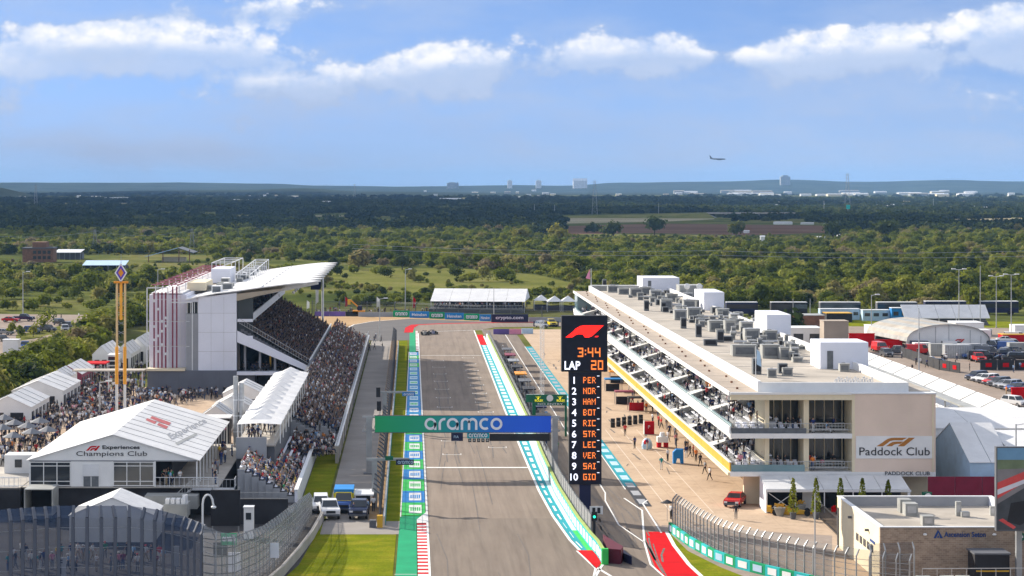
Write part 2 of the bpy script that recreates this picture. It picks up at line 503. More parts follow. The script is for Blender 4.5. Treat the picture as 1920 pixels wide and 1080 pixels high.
# the great ground sheet
gm = MB()
xsb = [-30000,-8000,-2000,-600,0,600,2000,8000,30000]; ysb = [-400,200,600,1200,3000,8000,20000,45000]
for i in range(len(xsb)-1):
    for j in range(len(ysb)-1):
        gm.poly([(xsb[i],ysb[j],0),(xsb[i+1],ysb[j],0),(xsb[i+1],ysb[j+1],0),(xsb[i],ysb[j+1],0)])
tag(gm.build('ground', M('scrub_ground')), kind='structure')

# fields far off
sheet('meadow', [(560,512),(700,503),(860,503),(1010,516),(1085,534),(1050,549),(900,546),(760,548),(640,536)], .01, M('meadow'))
sheet('meadow', [(1250,488),(1420,490),(1440,500),(1300,503)], .01, M('meadow'))
sheet('meadow', [(400,495),(560,497),(560,505),(420,512)], .01, M('meadow'))
sheet('meadow', [(240,508),(480,508),(480,520),(250,522)], .01, M('meadow'))
sheet('ploughed_field', [(1060,424),(1240,419),(1545,423),(1560,436),(1400,441),(1220,437),(1040,440)], .01, M('ploughed'))
sheet('ploughed_field', [(930,436),(1050,427),(1040,439),(950,444)], .02, M('ploughed'))
sheet('dry_field', [(1240,372),(1500,371),(1920,378),(2200,384),(1500,382),(1250,380)], .01, M('dry_field'))
sheet('meadow', [(1060,406),(1330,400),(1340,411),(1230,416),(1060,419)], .01, M('dry_field'))
sheet('dry_field', [(960,378),(1060,376),(1040,381),(970,382)], .01, M('dry_field'))
sheet('dry_field', [(40,385),(240,384),(240,387),(60,388)], .01, M('dry_field'))
sheet('meadow', [(1560,430),(1650,423),(1720,428),(1640,436)], .015, M('meadow'))
sheet('dry_field', [(1740,412),(1920,408),(1990,420),(1850,427),(1760,424)], .012, M('dry_field'))
sheet('highway', [(900,410),(1330,399.2),(1500,399.2),(2000,398.5),(2000,400.2),(1500,400.8),(1330,401),(900,412)], .02, M('service_concrete'))
for q_, (a_, b_, c_, d_, m_) in enumerate([(0,420,398.6,1.6,'meadow'),(300,700,404.5,1.3,'dry_field'),(560,1000,412,1.6,'meadow'),(-60,240,414,1.4,'far_woods'),(640,930,421,1.8,'ploughed'),(380,620,391,1.2,'dry_field'),(100,330,381,.9,'dry_field'),(700,1060,372,.9,'dry_field'),(430,760,368,.8,'meadow'),(1180,1500,388,1.4,'meadow'),(1560,1930,402,2.2,'meadow'),(1640,1990,416,2.2,'dry_field')]):
    sheet('field_strip', [(a_, c_), ((a_+b_)/2, c_-d_*.6), (b_, c_), (b_-20, c_+d_), ((a_+b_)/2, c_+d_*.9), (a_+15, c_+d_)], .012 + q_*.004, M(m_))
sheet('far_woods', [(-1200,352.5),(3200,352.5),(3200,366),(-1200,366)], .008, M('far_woods'))

# the grounds of the circuit
sheet('car_park', [(-60,588),(215,591),(205,604),(150,630),(95,660),(30,690),(-60,720)], .01, M('lot_paving'))
sheet('park_lawn', [(30,628),(150,603),(160,608),(70,634),(30,640)], .02, M('meadow'))
sheet('park_lawn', [(180,591),(300,595),(260,604),(210,600)], .015, M('meadow'))
strip('vendor_concourse', -90, -9.6, 296, 400, .02, M('apron_concrete'))
strip('service_yard', -90, -9.9, 150, 296, .02, M('yard_asphalt'))
sheet('infield_lawn', [(540,600),(640,588),(1060,588),(1440,603),(1930,611),(1930,640),(1180,640),(1090,625),(700,660),(560,640)], .01, M('meadow'))
sheet('paddock_lot', [(1090,604),(1440,606),(1700,610),(2100,614),(2600,700),(2900,1200),(1230,1200),(1180,900),(1060,650)], .025, M('lot_paving'))
sheet('paddock_lawn', [(1560,600),(1700,600),(1980,605),(1980,616),(1590,612)], .035, M('mown_grass'))
sheet('tan_runoff', [(560,606),(600,592),(660,588),(740,593),(860,597),(1040,603),(1060,612),(820,613),(770,614),(700,622),(620,624)], .03, M('tan_runoff'))
sheet('runoff_asphalt', [(647,616),(662,610),(690,604),(770,598),(900,603),(1060,606),(1062,612),(790,614),(776,622),(772,638),(700,640),(660,628)], .04, M('runoff_asphalt'))
strip('service_road', -9.2, -4.6, 236, 520, .03, M('service_concrete'))
strip('verge', -4.6, -2.95, 236, 520, .028, M('tan_runoff'))
strip('grass_verge', -2.75, -.9, 236, 530, .03, M('mown_grass'))
sheet('grass_verge', [(604,983),(744,992),(731,1140),(470,1140),(560,1060)], .03, M('mown_grass'))
strip('crossing', -9.4, -1.0, 231, 240, .045, M('service_concrete'))
# the straight, with the pit exit joining on the right
tr = MB()
edge_l = [(1.9,170),(1.9,300),(1.9,540)]
edge_r = [(25,170),(20.0,196),(18.3,206),(17.3,211),(16.9,216),(16.0,227),(15.3,244),(14.95,264),(14.9,300),(14.9,360),(15.2,450),(15.5,556)]
tr.poly([(1.9,170,.05),(25.5,170,.05),(25.5,196,.05),(18.3,206,.05),(16.9,216,.05),(16.0,227,.05),(15.3,244,.05),(14.95,264,.05),(14.9,300,.05),(15.2,450,.05),(15.5,560,.05),(1.6,560,.05)])
tag(tr.build('main_straight', M('track_asphalt')), kind='structure')
strip('resurfaced_straight', 1.95, 16.6, 170, 242, .054, M('dark_asphalt')).data
strip('pit_lane', 17.5, 25.5, 196, 560, .045, M('dark_asphalt'))
sheet('track_corner', [(772,614),(776,609),(830,606.5),(1000,604),(1100,606),(1100,612),(930,614),(905,618),(780,622)], .06, M('track_asphalt'))
strip('pit_apron', 27.0, 41.0, 231, 560, .035, M('apron_concrete'))
sheet('garage_forecourt', [(1165,948),(1600,930),(1600,948),(2000,1200),(1290,1200),(1250,1000),(1205,948)], .037, M('apron_concrete'))
sheet('paddock_road', [(1240,985),(1560,1005),(1560,1200),(1240,1200)], .042, M('lot_paving'))
# paint: left side blocks, white edge lines, grid, red zones
P_ = thing('painted_verge', 'green and blue painted verge with white lettered boxes along left edge of the straight', 'painted verge', (.5, 240, .06))
MB().poly([(-1.05,244,.07),(1.55,244,.07),(1.55,484,.07),(-.35,484,.07)]).build('green_base', M('bright_green'), P_)
WORDS = {}
bl = MB(); wh = []
for k in range(24):
    y0 = 244 + k * 10
    if k % 2 == 1 or 10 <= k <= 19:
        e = 1.05 - (y0 - 244) / 240 * .7
        MB().poly([(-e,y0,.074),(1.55,y0,.074),(1.55,y0+9.6,.074),(-e,y0+9.6,.074)]).build('blue_block', M('mid_blue'), P_)
    bx = MB().poly([(-.25,y0+1.7,.078),(1.15,y0+1.7,.078),(1.15,y0+8.0,.078),(-.25,y0+8.0,.078)])
    bx.build('white_box', M('teal_white') if 12 <= k <= 19 else M('white_line'), P_)
    wd = MB()
    for q in range(5):
        wd.poly([(-.1+q*.24,y0+3.4,.082),(.06+q*.24,y0+3.4,.082),(.06+q*.24,y0+6.2,.082),(-.1+q*.24,y0+6.2,.082)])
    wd.build('block_lettering', M('mid_blue') if k % 2 else M('bright_green'), P_)
MB().poly([(-1.7,170,.066),(.55,170,.066),(.55,240,.066),(1.5,243.5,.066),(-1.2,243.5,.066)]).build('green_apron', M('green_paint'), P_)
MB().poly([(-.4,484.5,.066),(1.0,484.5,.066),(1.0,560,.066),(-.4,560,.066)]).build('green_apron', M('green_paint'), P_)
l_ = MB(); ribbon(l_, [(1.72,170),(1.72,545)], .22, .085); ribbon(l_, [(-1.15,243),(-.45,484)], .12, .085); ribbon(l_, [(-1.55,207),(.5,207)], .15, .085)
l_.poly([(.6,241,.087),(1.65,246.5,.087),(1.65,238.5,.087),(.6,238.5,.087)])
l_.build('edge_line', M('white_line'), P_)
K_ = thing('kerb', 'red and white striped kerb at left foot of the straight', 'kerb', (1.1, 200, .06))
for k in range(66):
    y0 = 172 + k * 1.0
    MB().box(.62, 1.60, y0, y0 + .98, .05, .10).build('kerb_block', M('red_paint') if k % 2 else M('white_line'), K_)
K_ = thing('kerb', 'pink worn kerb at far left end of the straight', 'kerb', (1.3, 500, .06))
for k in range(28):
    y0 = 487 + k * 2.4
    MB().box(1.05, 1.6, y0, y0 + 2.38, .05, .10).build('kerb_block', mat('worn_red', (.42,.22,.22), .8, .2, .6) if k % 2 else M('white_line'), K_)
# far corner kerb
far = MB(); ribbon(far, [g(766,624)[:2], g(768,615)[:2], g(778,609.6)[:2], g(830,607.2)[:2], g(930,605.2)[:2], g(1010,604.5)[:2]], 2.2, .08)
tag(far.build('kerb', M('red_paint')), 'thin red kerb curving round the far last corner', 'kerb')
MB_ = MB(); ribbon(MB_, [g(790,623)[:2], g(905,619)[:2]], .5, .08); ribbon(MB_, [g(648,617)[:2], g(664,609)[:2], g(700,603)[:2], g(768,597)[:2]], .35, .08)
tag(MB_.build('track_marking', M('white_line')), kind='structure')
# start line, grid boxes, tyre marks on the straight
ln = MB()
ln.poly([(1.95,285.1,.07),(14.9,285.1,.07),(14.9,286.0,.07),(1.95,286.0,.07)])
ribbon(ln, [(e[0] + .1, e[1]) for e in edge_r[2:]], .30, .07)
ribbon(ln, [(22.7,262),(22.7,540)], .16, .07)
ribbon(ln, [(22.7,262),g(1135,940)[:2],g(1160,985)[:2],g(1208,1018)[:2]], .16, .07)
ribbon(ln, [(27.0,256),g(1205,945)[:2],g(1240,1000)[:2]], .18, .07)
ribbon(ln, [g(1170,935)[:2],g(1204,958)[:2],g(1208,1018)[:2],g(1220,1060)[:2],g(1248,1085)[:2]], .2, .07)
ribbon(ln, [(25.35,265),(25.35,500)], .14, .07)
ribbon(ln, [(2.0,474),(14.8,474)], .5, .07)
ribbon(ln, [g(1150,1032)[:2],g(1126,1066)[:2],g(1112,1090)[:2]], .25, .07); ribbon(ln, [g(1082,1034)[:2],g(1117,1067)[:2],g(1112,1090)[:2]], .25, .07)
for k in range(11):
    for xx in (4.2, 10.6):
        yb = 299 + k * 16 + (8 if xx > 8 else 0)
        ln.poly([(xx,yb,.07),(xx+2.5,yb,.07),(xx+2.5,yb+.22,.07),(xx,yb+.22,.07)])
        for xe in (xx, xx + 2.4): ln.poly([(xe,yb+.22,.07),(xe+.1,yb+.22,.07),(xe+.1,yb+1.4,.07),(xe,yb+1.4,.07)])
tag(ln.build('track_marking', M('white_line')), kind='structure')
tm = MB()
rr = random.Random(3)
for k in range(9):
    for xx in (4.7, 11.1):
        yb = 300 + k * 16 + (8 if xx > 8 else 0)
        for dxx in (0, 1.5):
            L = rr.uniform(7, 15); x0 = xx + dxx
            ribbon(tm, [(x0 + .12, yb + 1), (x0, yb - 2), (x0 + rr.uniform(-.3,.3), yb - L)], .16, .066)
for k in range(9):
    x0 = rr.uniform(3, 14); y0 = rr.uniform(175, 300); L = rr.uniform(12, 60)
    ribbon(tm, [(x0, y0), (x0 + rr.uniform(-.5,.5), y0 + L * .5), (x0 + rr.uniform(-1,1), y0 + L)], .09, .066)
for k in range(26):
    x0 = rr.uniform(18.6, 24.5); y0 = rr.uniform(205, 262); L = rr.uniform(8, 26); b_ = rr.uniform(-1.6, 1.2)
    ribbon(tm, [(x0, y0), (x0 + b_ * .3, y0 + L * .5), (x0 + b_, y0 + L)], rr.uniform(.12,.22), .066)
for k in range(30):
    x0 = rr.uniform(27.6, 34); y0 = rr.uniform(255, 480)
    ribbon(tm, [(x0, y0), (x0 + rr.uniform(-.8,.8), y0 + rr.uniform(2, 7))], rr.uniform(.1,.35), .062)
mat('rubber', (.125,.108,.096), .8, .3, 2)
tag(tm.build('tyre_marks', M('rubber')), kind='structure')
# lines on the apron
ap = MB()
for xx in (28.6, 30.9, 33.2): ribbon(ap, [(xx,246),(xx,330)], .10, .05)
mat('faint_line', (.62,.52,.42), .8, .15, 1)
tag(ap.build('apron_lines', M('faint_line')), kind='structure')
# right side teal blocks
P2 = thing('painted_verge', 'teal painted verge with white boxes between the straight and pit wall', 'painted verge', (16, 300, .06))
def xr(y):
    for (xa, ya), (xb, yb) in zip(edge_r[:-1], edge_r[1:]):
        if ya <= y <= yb: return xa + (xb - xa) * (y - ya) / (yb - ya)
    return 15.5
def xw(y):   # foot of the pit wall
    ks = [(217,18.1),(222,17.75),(235,17.2),(260,16.75),(290,16.8),(330,17.2),(560,17.6)]
    if y < 217: return 18.1
    for (a, xa), (b, xb) in zip(ks[:-1], ks[1:]):
        if a <= y <= b: return xa + (xb - xa) * (y - a) / (b - a)
    return 17.6
tb = MB(); gbm = MB(); n = 60
ysr = [212 + (535-212) * i / n for i in range(n + 1)]
for a, b in zip(ysr[:-1], ysr[1:]):
    tb.poly([(xr(a)+.3,a,.06),(xw(a)-.5,a,.06),(xw(b)-.5,b,.06),(xr(b)+.3,b,.06)])
    gbm.poly([(xw(a)-.5,a,.062),(xw(a),a,.062),(xw(b),b,.062),(xw(b)-.5,b,.062)], 1 if b < 236 else 0)
tb.build('teal_base', M('teal_deep'), P2); gbm.build('wall_foot_stripe', [M('teal_white'), M('bright_green')], P2)
y = 216.0
while y < 500:
    w0, w1 = xr(y) + .62, xw(y) - .85
    MB().poly([(w0,y,.066),(w1,y,.066),(w1+xr(y+3.9)-xr(y),y+3.9,.066),(xr(y+3.9)+.62,y+3.9,.066)]).build('white_box', M('white_line') if y < 320 else M('teal_white'), P2)
    y += 6.3
MB().poly([(xr(505)+.3,505,.07),(xw(505)-.4,505,.07),(xw(540)-.4,540,.07),(xr(540)+.3,540,.07)]).build('red_end', M('bright_red'), P2)
P3 = thing('painted_verge', 'teal and white painted blocks between pit lane and the garage apron', 'painted verge', (26.2, 300, .06))
MB().poly([(25.5,268,.055),(27,268,.055),(27,500,.055),(25.5,500,.055)]).build('teal_base', M('teal_deep'), P3)
MB().poly([(25.5,251,.055),(27,251,.055),(27,268,.055),(25.5,268,.055)]).build('black_end', M('black'), P3)
y = 253.0
while y < 496:
    MB().poly([(25.8,y,.06),(26.75,y,.06),(26.75,y+3.9,.06),(25.8,y+3.9,.06)]).build('white_box', M('grey_panel') if y < 268 or y > 380 else M('pale_blue'), P3)
    y += 7.0
sheet('red_runoff', [(1211,998),(1250,998),(1262,1024),(1290,1062),(1330,1100),(1262,1100),(1228,1064),(1214,1030)], .06, M('bright_red'))
sheet('red_runoff', [(1082,1033),(1149,1033),(1119,1067)], .075, M('bright_red'))
sheet('grass_verge', [(1256,1001),(1290,1034),(1350,1064),(1400,1084),(1480,1130),(1360,1130),(1290,1060),(1266,1024)], .055, M('mown_grass'))
ed = MB(); ribbon(ed, [g(1250,998)[:2], g(1264,1024)[:2], g(1292,1060)[:2], g(1335,1100)[:2]], .4, .065)
tag(ed.build('track_marking', M('white_line')), kind='structure')

# ---------------------------------------------------------------- hills on the horizon
def hills(name, Y, base, amp, x0, x1, seed, m, hfun=None, depth=2500):
    rn = random.Random(seed); mb = MB(); N = 160
    ph = [rn.uniform(0, 6.28) for _ in range(8)]
    pts = []
    for i in range(N + 1):
        X = x0 + (x1 - x0) * i / N; u = X / Y * F
        h = base
        for k in range(8): h += amp * math.sin(u / (420 / (1.75 ** k)) + ph[k]) / (1.5 ** k) * .5
        if hfun: h += hfun(u + CX)
        pts.append((X, max(0, h)))
    for (xa, ha), (xb, hb) in zip(pts[:-1], pts[1:]):
        mb.poly([(xa,Y-depth,-1),(xb,Y-depth,-1),(xb,Y,hb),(xa,Y,ha)])
        mb.poly([(xa,Y,ha),(xb,Y,hb),(xb,Y+depth,-1),(xa,Y+depth,-1)])
    return tag(mb.build(name, m, smooth=True), kind='structure')
def ridge(knots):
    def f_(u):
        if u <= knots[0][0]: return knots[0][1]
        for (a, ha), (b, hb) in zip(knots[:-1], knots[1:]):
            if a <= u <= b:
                t = (u - a) / (b - a); t = t * t * (3 - 2 * t); return ha + (hb - ha) * t
        return knots[-1][1]
    return f_
mat('hill_woods', (.045,.058,.04), 1.0, .4, .004, detail=8, spec=0.0)
k1 = ridge([(0,48),(250,52),(520,50),(600,36),(820,34),(960,40),(1060,36),(1160,64),(1330,72),(1480,90),(1620,72),(1760,84),(1920,66)])
hills('hills', 14000, 0, 9, -5200, 6100, 5, M('hill_woods'), lambda u: 41 + (k1(u)-36)*.583, 1500)
k2 = ridge([(0,6),(450,14),(560,20),(700,8),(1000,0),(1920,0)])
hills('hills', 9500, 0, 7, -3800, 4200, 9, M('hill_woods'), k2, 900)
k3 = ridge([(-80,34),(0,30),(50,6),(80,0),(1920,0)])
hills('hills', 6500, 0, 0.1, -2600, -900, 4, M('hill_woods'), k3, 600)
# ================================================================ VEGETATION
def leaf_mat(name, stops, scale=.05):
    m = bpy.data.materials.new(name); m.use_nodes = True
    t = NT(m.node_tree); t.n.clear()
    o = t.new('ShaderNodeOutputMaterial'); b = t.new('ShaderNodeBsdfPrincipled')
    b.inputs['Roughness'].default_value = .75; b.inputs['Specular IOR Level'].default_value = .06
    oi = t.new('ShaderNodeObjectInfo'); geo = t.new('ShaderNodeNewGeometry')
    big = t.noise(geo.outputs['Position'], .008, 4)
    small = t.noise(geo.outputs['Position'], .9, 3)
    f = t.math('ADD', t.math('MULTIPLY', oi.outputs['Random'], .80), t.math('ADD', t.math('MULTIPLY', t.math('SUBTRACT', big, .5), 1.6), .10))
    c = t.ramp(f, stops)
    c2 = t.mix(1.0, c, t.ramp(small, [(.3, (.72,.72,.7)), (.7, (1.2,1.2,1.1))]), 'MULTIPLY')
    t.link(c2, b.inputs['Base Color'])
    tr = t.new('ShaderNodeBsdfTranslucent'); t.link(c2, tr.inputs[0])
    mx = t.new('ShaderNodeMixShader'); mx.inputs[0].default_value = .40
    t.link(b.outputs[0], mx.inputs[1]); t.link(tr.outputs[0], mx.inputs[2])
    t.link(mx.outputs[0], o.inputs[0])
    MATS[name] = m; return m
leaf_mat('leaves', [(0, (.055,.080,.016)), (.22, (.10,.13,.016)), (.5, (.17,.20,.022)), (.75, (.24,.25,.035)), (.9, (.28,.25,.09)), (1, (.24,.19,.11))])
leaf_mat('leaves_dark', [(0, (.035,.055,.016)), (.6, (.062,.085,.022)), (1, (.10,.115,.03))])
leaf_mat('leaves_far', [(0, (.016,.030,.016)), (.6, (.030,.048,.020)), (1, (.06,.075,.026))])
leaf_mat('leaves_yellow', [(0, (.20,.19,.03)), (1, (.30,.27,.04))])
leaf_mat('leaves_bright', [(0, (.06,.10,.02)), (1, (.11,.15,.03))])

def crown_mesh(name, seed, n, rx, rz, zc, m, leaf=.5, lobes=6):
    """a crown of many small leaf clumps filling several overlapping lobes"""
    rn = random.Random(seed); mb = MB()
    L = []
    for k in range(lobes):
        a = rn.uniform(0, 6.28); q = rn.uniform(.15, .62) * rx
        L.append((q*math.cos(a), q*math.sin(a), zc + rn.uniform(-.35,.40)*rz, rn.uniform(.42,.68)*rx, rn.uniform(.45,.70)*rz))
    for i in range(n):
        cx, cy, cz, lr, lz = L[i % lobes]
        a = rn.uniform(0, 6.28); u = rn.uniform(-.75, 1); r = (1 - u*u) ** .5
        rad = rn.uniform(.62, 1.08) if rn.random() < .72 else rn.uniform(1.05, 1.42)
        p = Vector((cx + lr*rad*r*math.cos(a), cy + lr*rad*r*math.sin(a), cz + lz*rad*u))
        if p.z < .25: p.z = rn.uniform(.2,.6)
        nn = Vector((r*math.cos(a) + rn.uniform(-.7,.7), r*math.sin(a) + rn.uniform(-.7,.7), u + rn.uniform(-.4,.9))).normalized()
        e1 = nn.cross(Vector((rn.uniform(-1,1), rn.uniform(-1,1), rn.uniform(-1,1)))).normalized()
        e2 = nn.cross(e1).normalized()
        s_ = leaf * rn.uniform(.6, 1.35)
        mb.poly([p - e1*s_ - e2*s_*.5, p + e1*s_*.2 - e2*s_, p + e1*s_ + e2*s_*.35, p - e1*s_*.1 + e2*s_*.9])
    return mb.mesh(name, m)
def trunk_mesh(name, seed, h, r):
    rn = random.Random(seed); mb = MB()
    mb.tube((0,0,-.1), (.1,.05,h*.45), r, r*.7, 6)
    for k in range(4):
        a = k * 1.57 + rn.uniform(0,.7)
        mb.tube((.1,.05,h*.40), (math.cos(a)*h*.28, math.sin(a)*h*.28, h*.8), r*.55, r*.15, 5)
    return mb.mesh(name, M('bark'))
TREES = []     # (crown mesh, trunk mesh)
for k, (n, rx, rz, zc, m_, lf) in enumerate([(620,3.1,2.1,2.3,'leaves',.40),(600,2.4,2.7,3.0,'leaves',.36),(640,3.7,1.9,2.1,'leaves',.44),
                                      (560,2.8,2.3,2.6,'leaves_dark',.42),(460,2.2,1.4,1.3,'leaves',.34)]):
    TREES.append((crown_mesh('crown', 11+k, n, rx, rz, zc, M(m_), lf), trunk_mesh('trunk', k, zc+rz*.6, .22)))

def geo_scatter(name, pts, scales, idx, sources, kind='stuff', rots=None):
    """one object: points that carry instances of the source meshes' objects"""
    me = bpy.data.meshes.new(name); n = len(pts)
    me.vertices.add(n); me.vertices.foreach_set('co', np.array(pts, dtype=np.float32).ravel())
    me.attributes.new('size', 'FLOAT', 'POINT').data.foreach_set('value', np.array(scales, dtype=np.float32))
    me.attributes.new('pick', 'INT', 'POINT').data.foreach_set('value', np.array(idx, dtype=np.int32))
    if rots is None: rots = [random.uniform(0, 6.28) for _ in range(n)]
    me.attributes.new('turn', 'FLOAT', 'POINT').data.foreach_set('value', np.array(rots, dtype=np.float32))
    o = bpy.data.objects.new(name, me); COL.objects.link(o)
    ng = bpy.data.node_groups.new(name + '_scatter', 'GeometryNodeTree')
    ng.interface.new_socket('Geometry', in_out='INPUT', socket_type='NodeSocketGeometry')
    ng.interface.new_socket('Geometry', in_out='OUTPUT', socket_type='NodeSocketGeometry')
    N = ng.nodes; Lk = ng.links
    gi = N.new('NodeGroupInput'); go = N.new('NodeGroupOutput')
    iop = N.new('GeometryNodeInstanceOnPoints'); iop.inputs['Pick Instance'].default_value = True
    jg = N.new('GeometryNodeJoinGeometry')
    for s in reversed(sources):
        oi = N.new('GeometryNodeObjectInfo'); oi.inputs['Object'].default_value = s
        oi.inputs['As Instance'].default_value = True; oi.transform_space = 'ORIGINAL'
        Lk.new(oi.outputs['Geometry'], jg.inputs[0])
    def att(nm, ty):
        a = N.new('GeometryNodeInputNamedAttribute'); a.data_type = ty; a.inputs['Name'].default_value = nm
        return [x for x in a.outputs if x.enabled][0]
    Lk.new(gi.outputs[0], iop.inputs['Points']); Lk.new(jg.outputs[0], iop.inputs['Instance'])
    Lk.new(att('pick', 'INT'), iop.inputs['Instance Index'])
    cx = N.new('ShaderNodeCombineXYZ'); Lk.new(att('turn', 'FLOAT'), cx.inputs[2]); Lk.new(cx.outputs[0], iop.inputs['Rotation'])
    Lk.new(att('size', 'FLOAT'), iop.inputs['Scale'])
    Lk.new(iop.outputs[0], go.inputs[0])
    md = o.modifiers.new('scatter', 'NODES'); md.node_group = ng
    return tag(o, kind=kind)

def inpoly(x, y, P):
    c = False; j = len(P) - 1
    for i in range(len(P)):
        if (P[i][1] > y) != (P[j][1] > y) and x < (P[j][0]-P[i][0])*(y-P[i][1])/(P[j][1]-P[i][1]) + P[i][0]: c = not c
        j = i
    return c
# clearings, as outlines on the ground (photo pixels)
CLEAR = [
 [(560,514),(700,503),(860,503),(1010,516),(1085,534),(1050,549),(900,546),(760,548),(640,536)],
 [(395,492),(620,496),(600,506),(400,512)], [(235,506),(480,506),(480,517),(250,519)],
 [(0,478),(300,480),(300,500),(0,492)], [(255,478),(385,478),(385,494),(255,494)],
 [(1040,440),(1060,403),(1340,398),(1345,414),(1560,418),(1570,440),(1400,442),(1220,438)],
 [(1560,430),(1650,423),(1720,428),(1640,436)], [(1740,412),(1920,408),(1990,420),(1850,427),(1760,424)],
 [(-80,586),(225,588),(212,606),(150,634),(95,664),(30,694),(-80,724)],
 [(540,590),(600,578),(810,572),(1080,572),(1440,584),(2100,592),(2100,2000),(-600,2000),(-600,790),(60,735),(130,680),(190,640),(250,612),(330,600)],
 [(0,397),(420,397),(420,401),(0,401)], [(300,403),(700,403),(700,407),(300,407)], [(560,410),(1000,410),(1000,415),(560,415)], [(640,420),(930,420),(930,424),(640,424)], [(380,390),(620,390),(620,393),(380,393)], [(1180,386),(1500,386),(1500,390),(1180,390)], [(1560,400),(1930,400),(1930,406),(1560,406)], [(1640,414),(1990,414),(1990,420),(1640,420)],
 [(1060,428),(1560,432),(1560,445),(1060,442)], [(1250,486),(1440,488),(1440,500),(1290,503)],
]
rt = random.Random(21)
def clear_at(X, Y):
    s = F / Y; px = CX + X * s; py = CY + H * s
    return any(inpoly(px, py, P) for P in CLEAR)
near_pts = []
# scrub wood behind the circuit
tries = 0
while len(near_pts) < 19000 and tries < 90000:
    tries += 1
    Y = math.sqrt(rt.uniform(480**2, 1680**2)); X = rt.uniform(-.235, .30) * Y
    if clear_at(X, Y):
        if not (inpoly(CX+X*F/Y, CY+H*F/Y, CLEAR[0]) and rt.random() < .10): continue
    # gappier here and there
    q = math.sin(X*.021 + 1.3*math.sin(Y*.013)) + math.sin(Y*.017 + X*.008)
    if q < -.55 and rt.random() < .85: continue
    near_pts.append((X, Y))
# taller bushes along the car park, left
bush = []
hedge = [(-80,768),(60,722),(150,668),(200,628),(290,588),(330,588),(330,606),(260,612),(200,646),(180,652),(130,700),(60,742),(-80,800)]
hedge2 = [(-80,735),(40,700),(110,664),(180,628),(225,606),(300,590),(300,604),(230,622),(150,682),(70,728),(-80,790)]
while len(bush) < 260:
    px = rt.uniform(-60, 330); py = rt.uniform(588, 790)
    if inpoly(px, py, hedge2):
        X, Y, _ = g(px, py); bush.append((X, Y))
# low verge of trees in front of the scrub edge and along the back of the paddock
for k in range(40):
    near_pts.append((rt.uniform(60, 200), rt.uniform(655, 700)))
allp = [(X, Y, 0) for X, Y in bush] + [(X, Y, 1) for X, Y in near_pts]
allp.sort(key=lambda p: p[1])
def make_tree(k, X, Y, sc, label, group, name='scrub_tree'):
    cm, tmm = TREES[k]
    o = thing(name, label, 'tree', (X, Y, 0), rt.uniform(0, 6.28), group)
    o.scale = (sc, sc, sc)
    c = bpy.data.objects.new('crown', cm); COL.objects.link(c); c.parent = o
    d = bpy.data.objects.new('trunk', tmm); COL.objects.link(d); d.parent = o
    return c
src = []; rest = []; npick = 0
for i, (X, Y, kd) in enumerate(allp):
    k = rt.choices(range(5), [4, 4, 3, 2, 7])[0]
    sc = (rt.uniform(.45, .95) if rt.random() < .8 else rt.uniform(1.0, 1.4)) if kd else rt.uniform(.8, 1.15)
    if kd and Y < 830 and -.06 < X/Y < .085: sc *= .5
    px_ = CX + X*F/Y; py_ = CY + H*F/Y
    if kd and 990 < px_ < 1580 and 438 < py_ < 462: sc *= .4
    if kd and px_ < 400 and 478 < py_ < 528: sc *= .42
    if i < 290:
        lab = ('bushy green tree in the belt between car park and vendor tents' if kd == 0 else 'olive green scrub tree in the wood beyond the circuit')
        grp = ('trees between the car park and the tents' if kd == 0 else 'scrub trees beyond the circuit')
        make_tree(k, X, Y, sc, lab, grp)
    else: rest.append((X, Y, sc, k))
srcs = []
for k in range(5):       # one more of each kind, standing in the wood, also feeds the scatter
    X, Y, sc, _ = rest[k * 7]
    srcs.append(make_tree(k, X, Y, sc, 'olive green scrub tree in the wood beyond the circuit', 'scrub trees beyond the circuit'))
geo_scatter('scrub_woodland', [(a[0], a[1], 0) for a in rest], [a[2] for a in rest], [a[3] for a in rest], srcs)

# the dark belt of woods further off, coarser clumps
def clump_mesh(name, seed, m, rx=9, h=6, n=150):
    rn = random.Random(seed); mb = MB()
    for i in range(n):
        a = rn.uniform(0, 6.28); q = rn.random() ** .5 * rx
        hh = h * (1 - (q / rx) ** 2 * .5) * rn.uniform(.55, 1.1)
        p = Vector((q*math.cos(a), q*math.sin(a), hh * rn.uniform(.35, 1)))
        nn = Vector((rn.uniform(-1,1), rn.uniform(-1,1), rn.uniform(.1,1.2))).normalized()
        e1 = nn.cross(Vector((rn.uniform(-1,1), rn.uniform(-1,1), .3))).normalized(); e2 = nn.cross(e1)
        s_ = rn.uniform(.9, 1.9)
        mb.poly([p - e1*s_ - e2*s_*.5, p + e1*s_*.2 - e2*s_, p + e1*s_ + e2*s_*.35, p - e1*s_*.1 + e2*s_*.9])
    return mb.mesh(name, m)
protoC = []
for k, (mn, h, n, lab) in enumerate([('leaves_far', 8, 170, 'dark clump of trees on the plain behind the scrub'), ('leaves_far', 6, 140, 'low dark clump of trees on the plain'), ('leaves_dark', 7, 150, 'greener clump of trees on the plain')]):
    o = thing('tree_clump', 'clump of trees in the belt of woods on the plain', 'trees', (-160 + 150 * k, 1720, 0), 0, 'tree clumps on the plain')
    c = bpy.data.objects.new('crown', clump_mesh('crown', 70+k, M(mn), 9 - k, h, n)); COL.objects.link(c); c.parent = o
    protoC.append(c)
fp = []
tries = 0
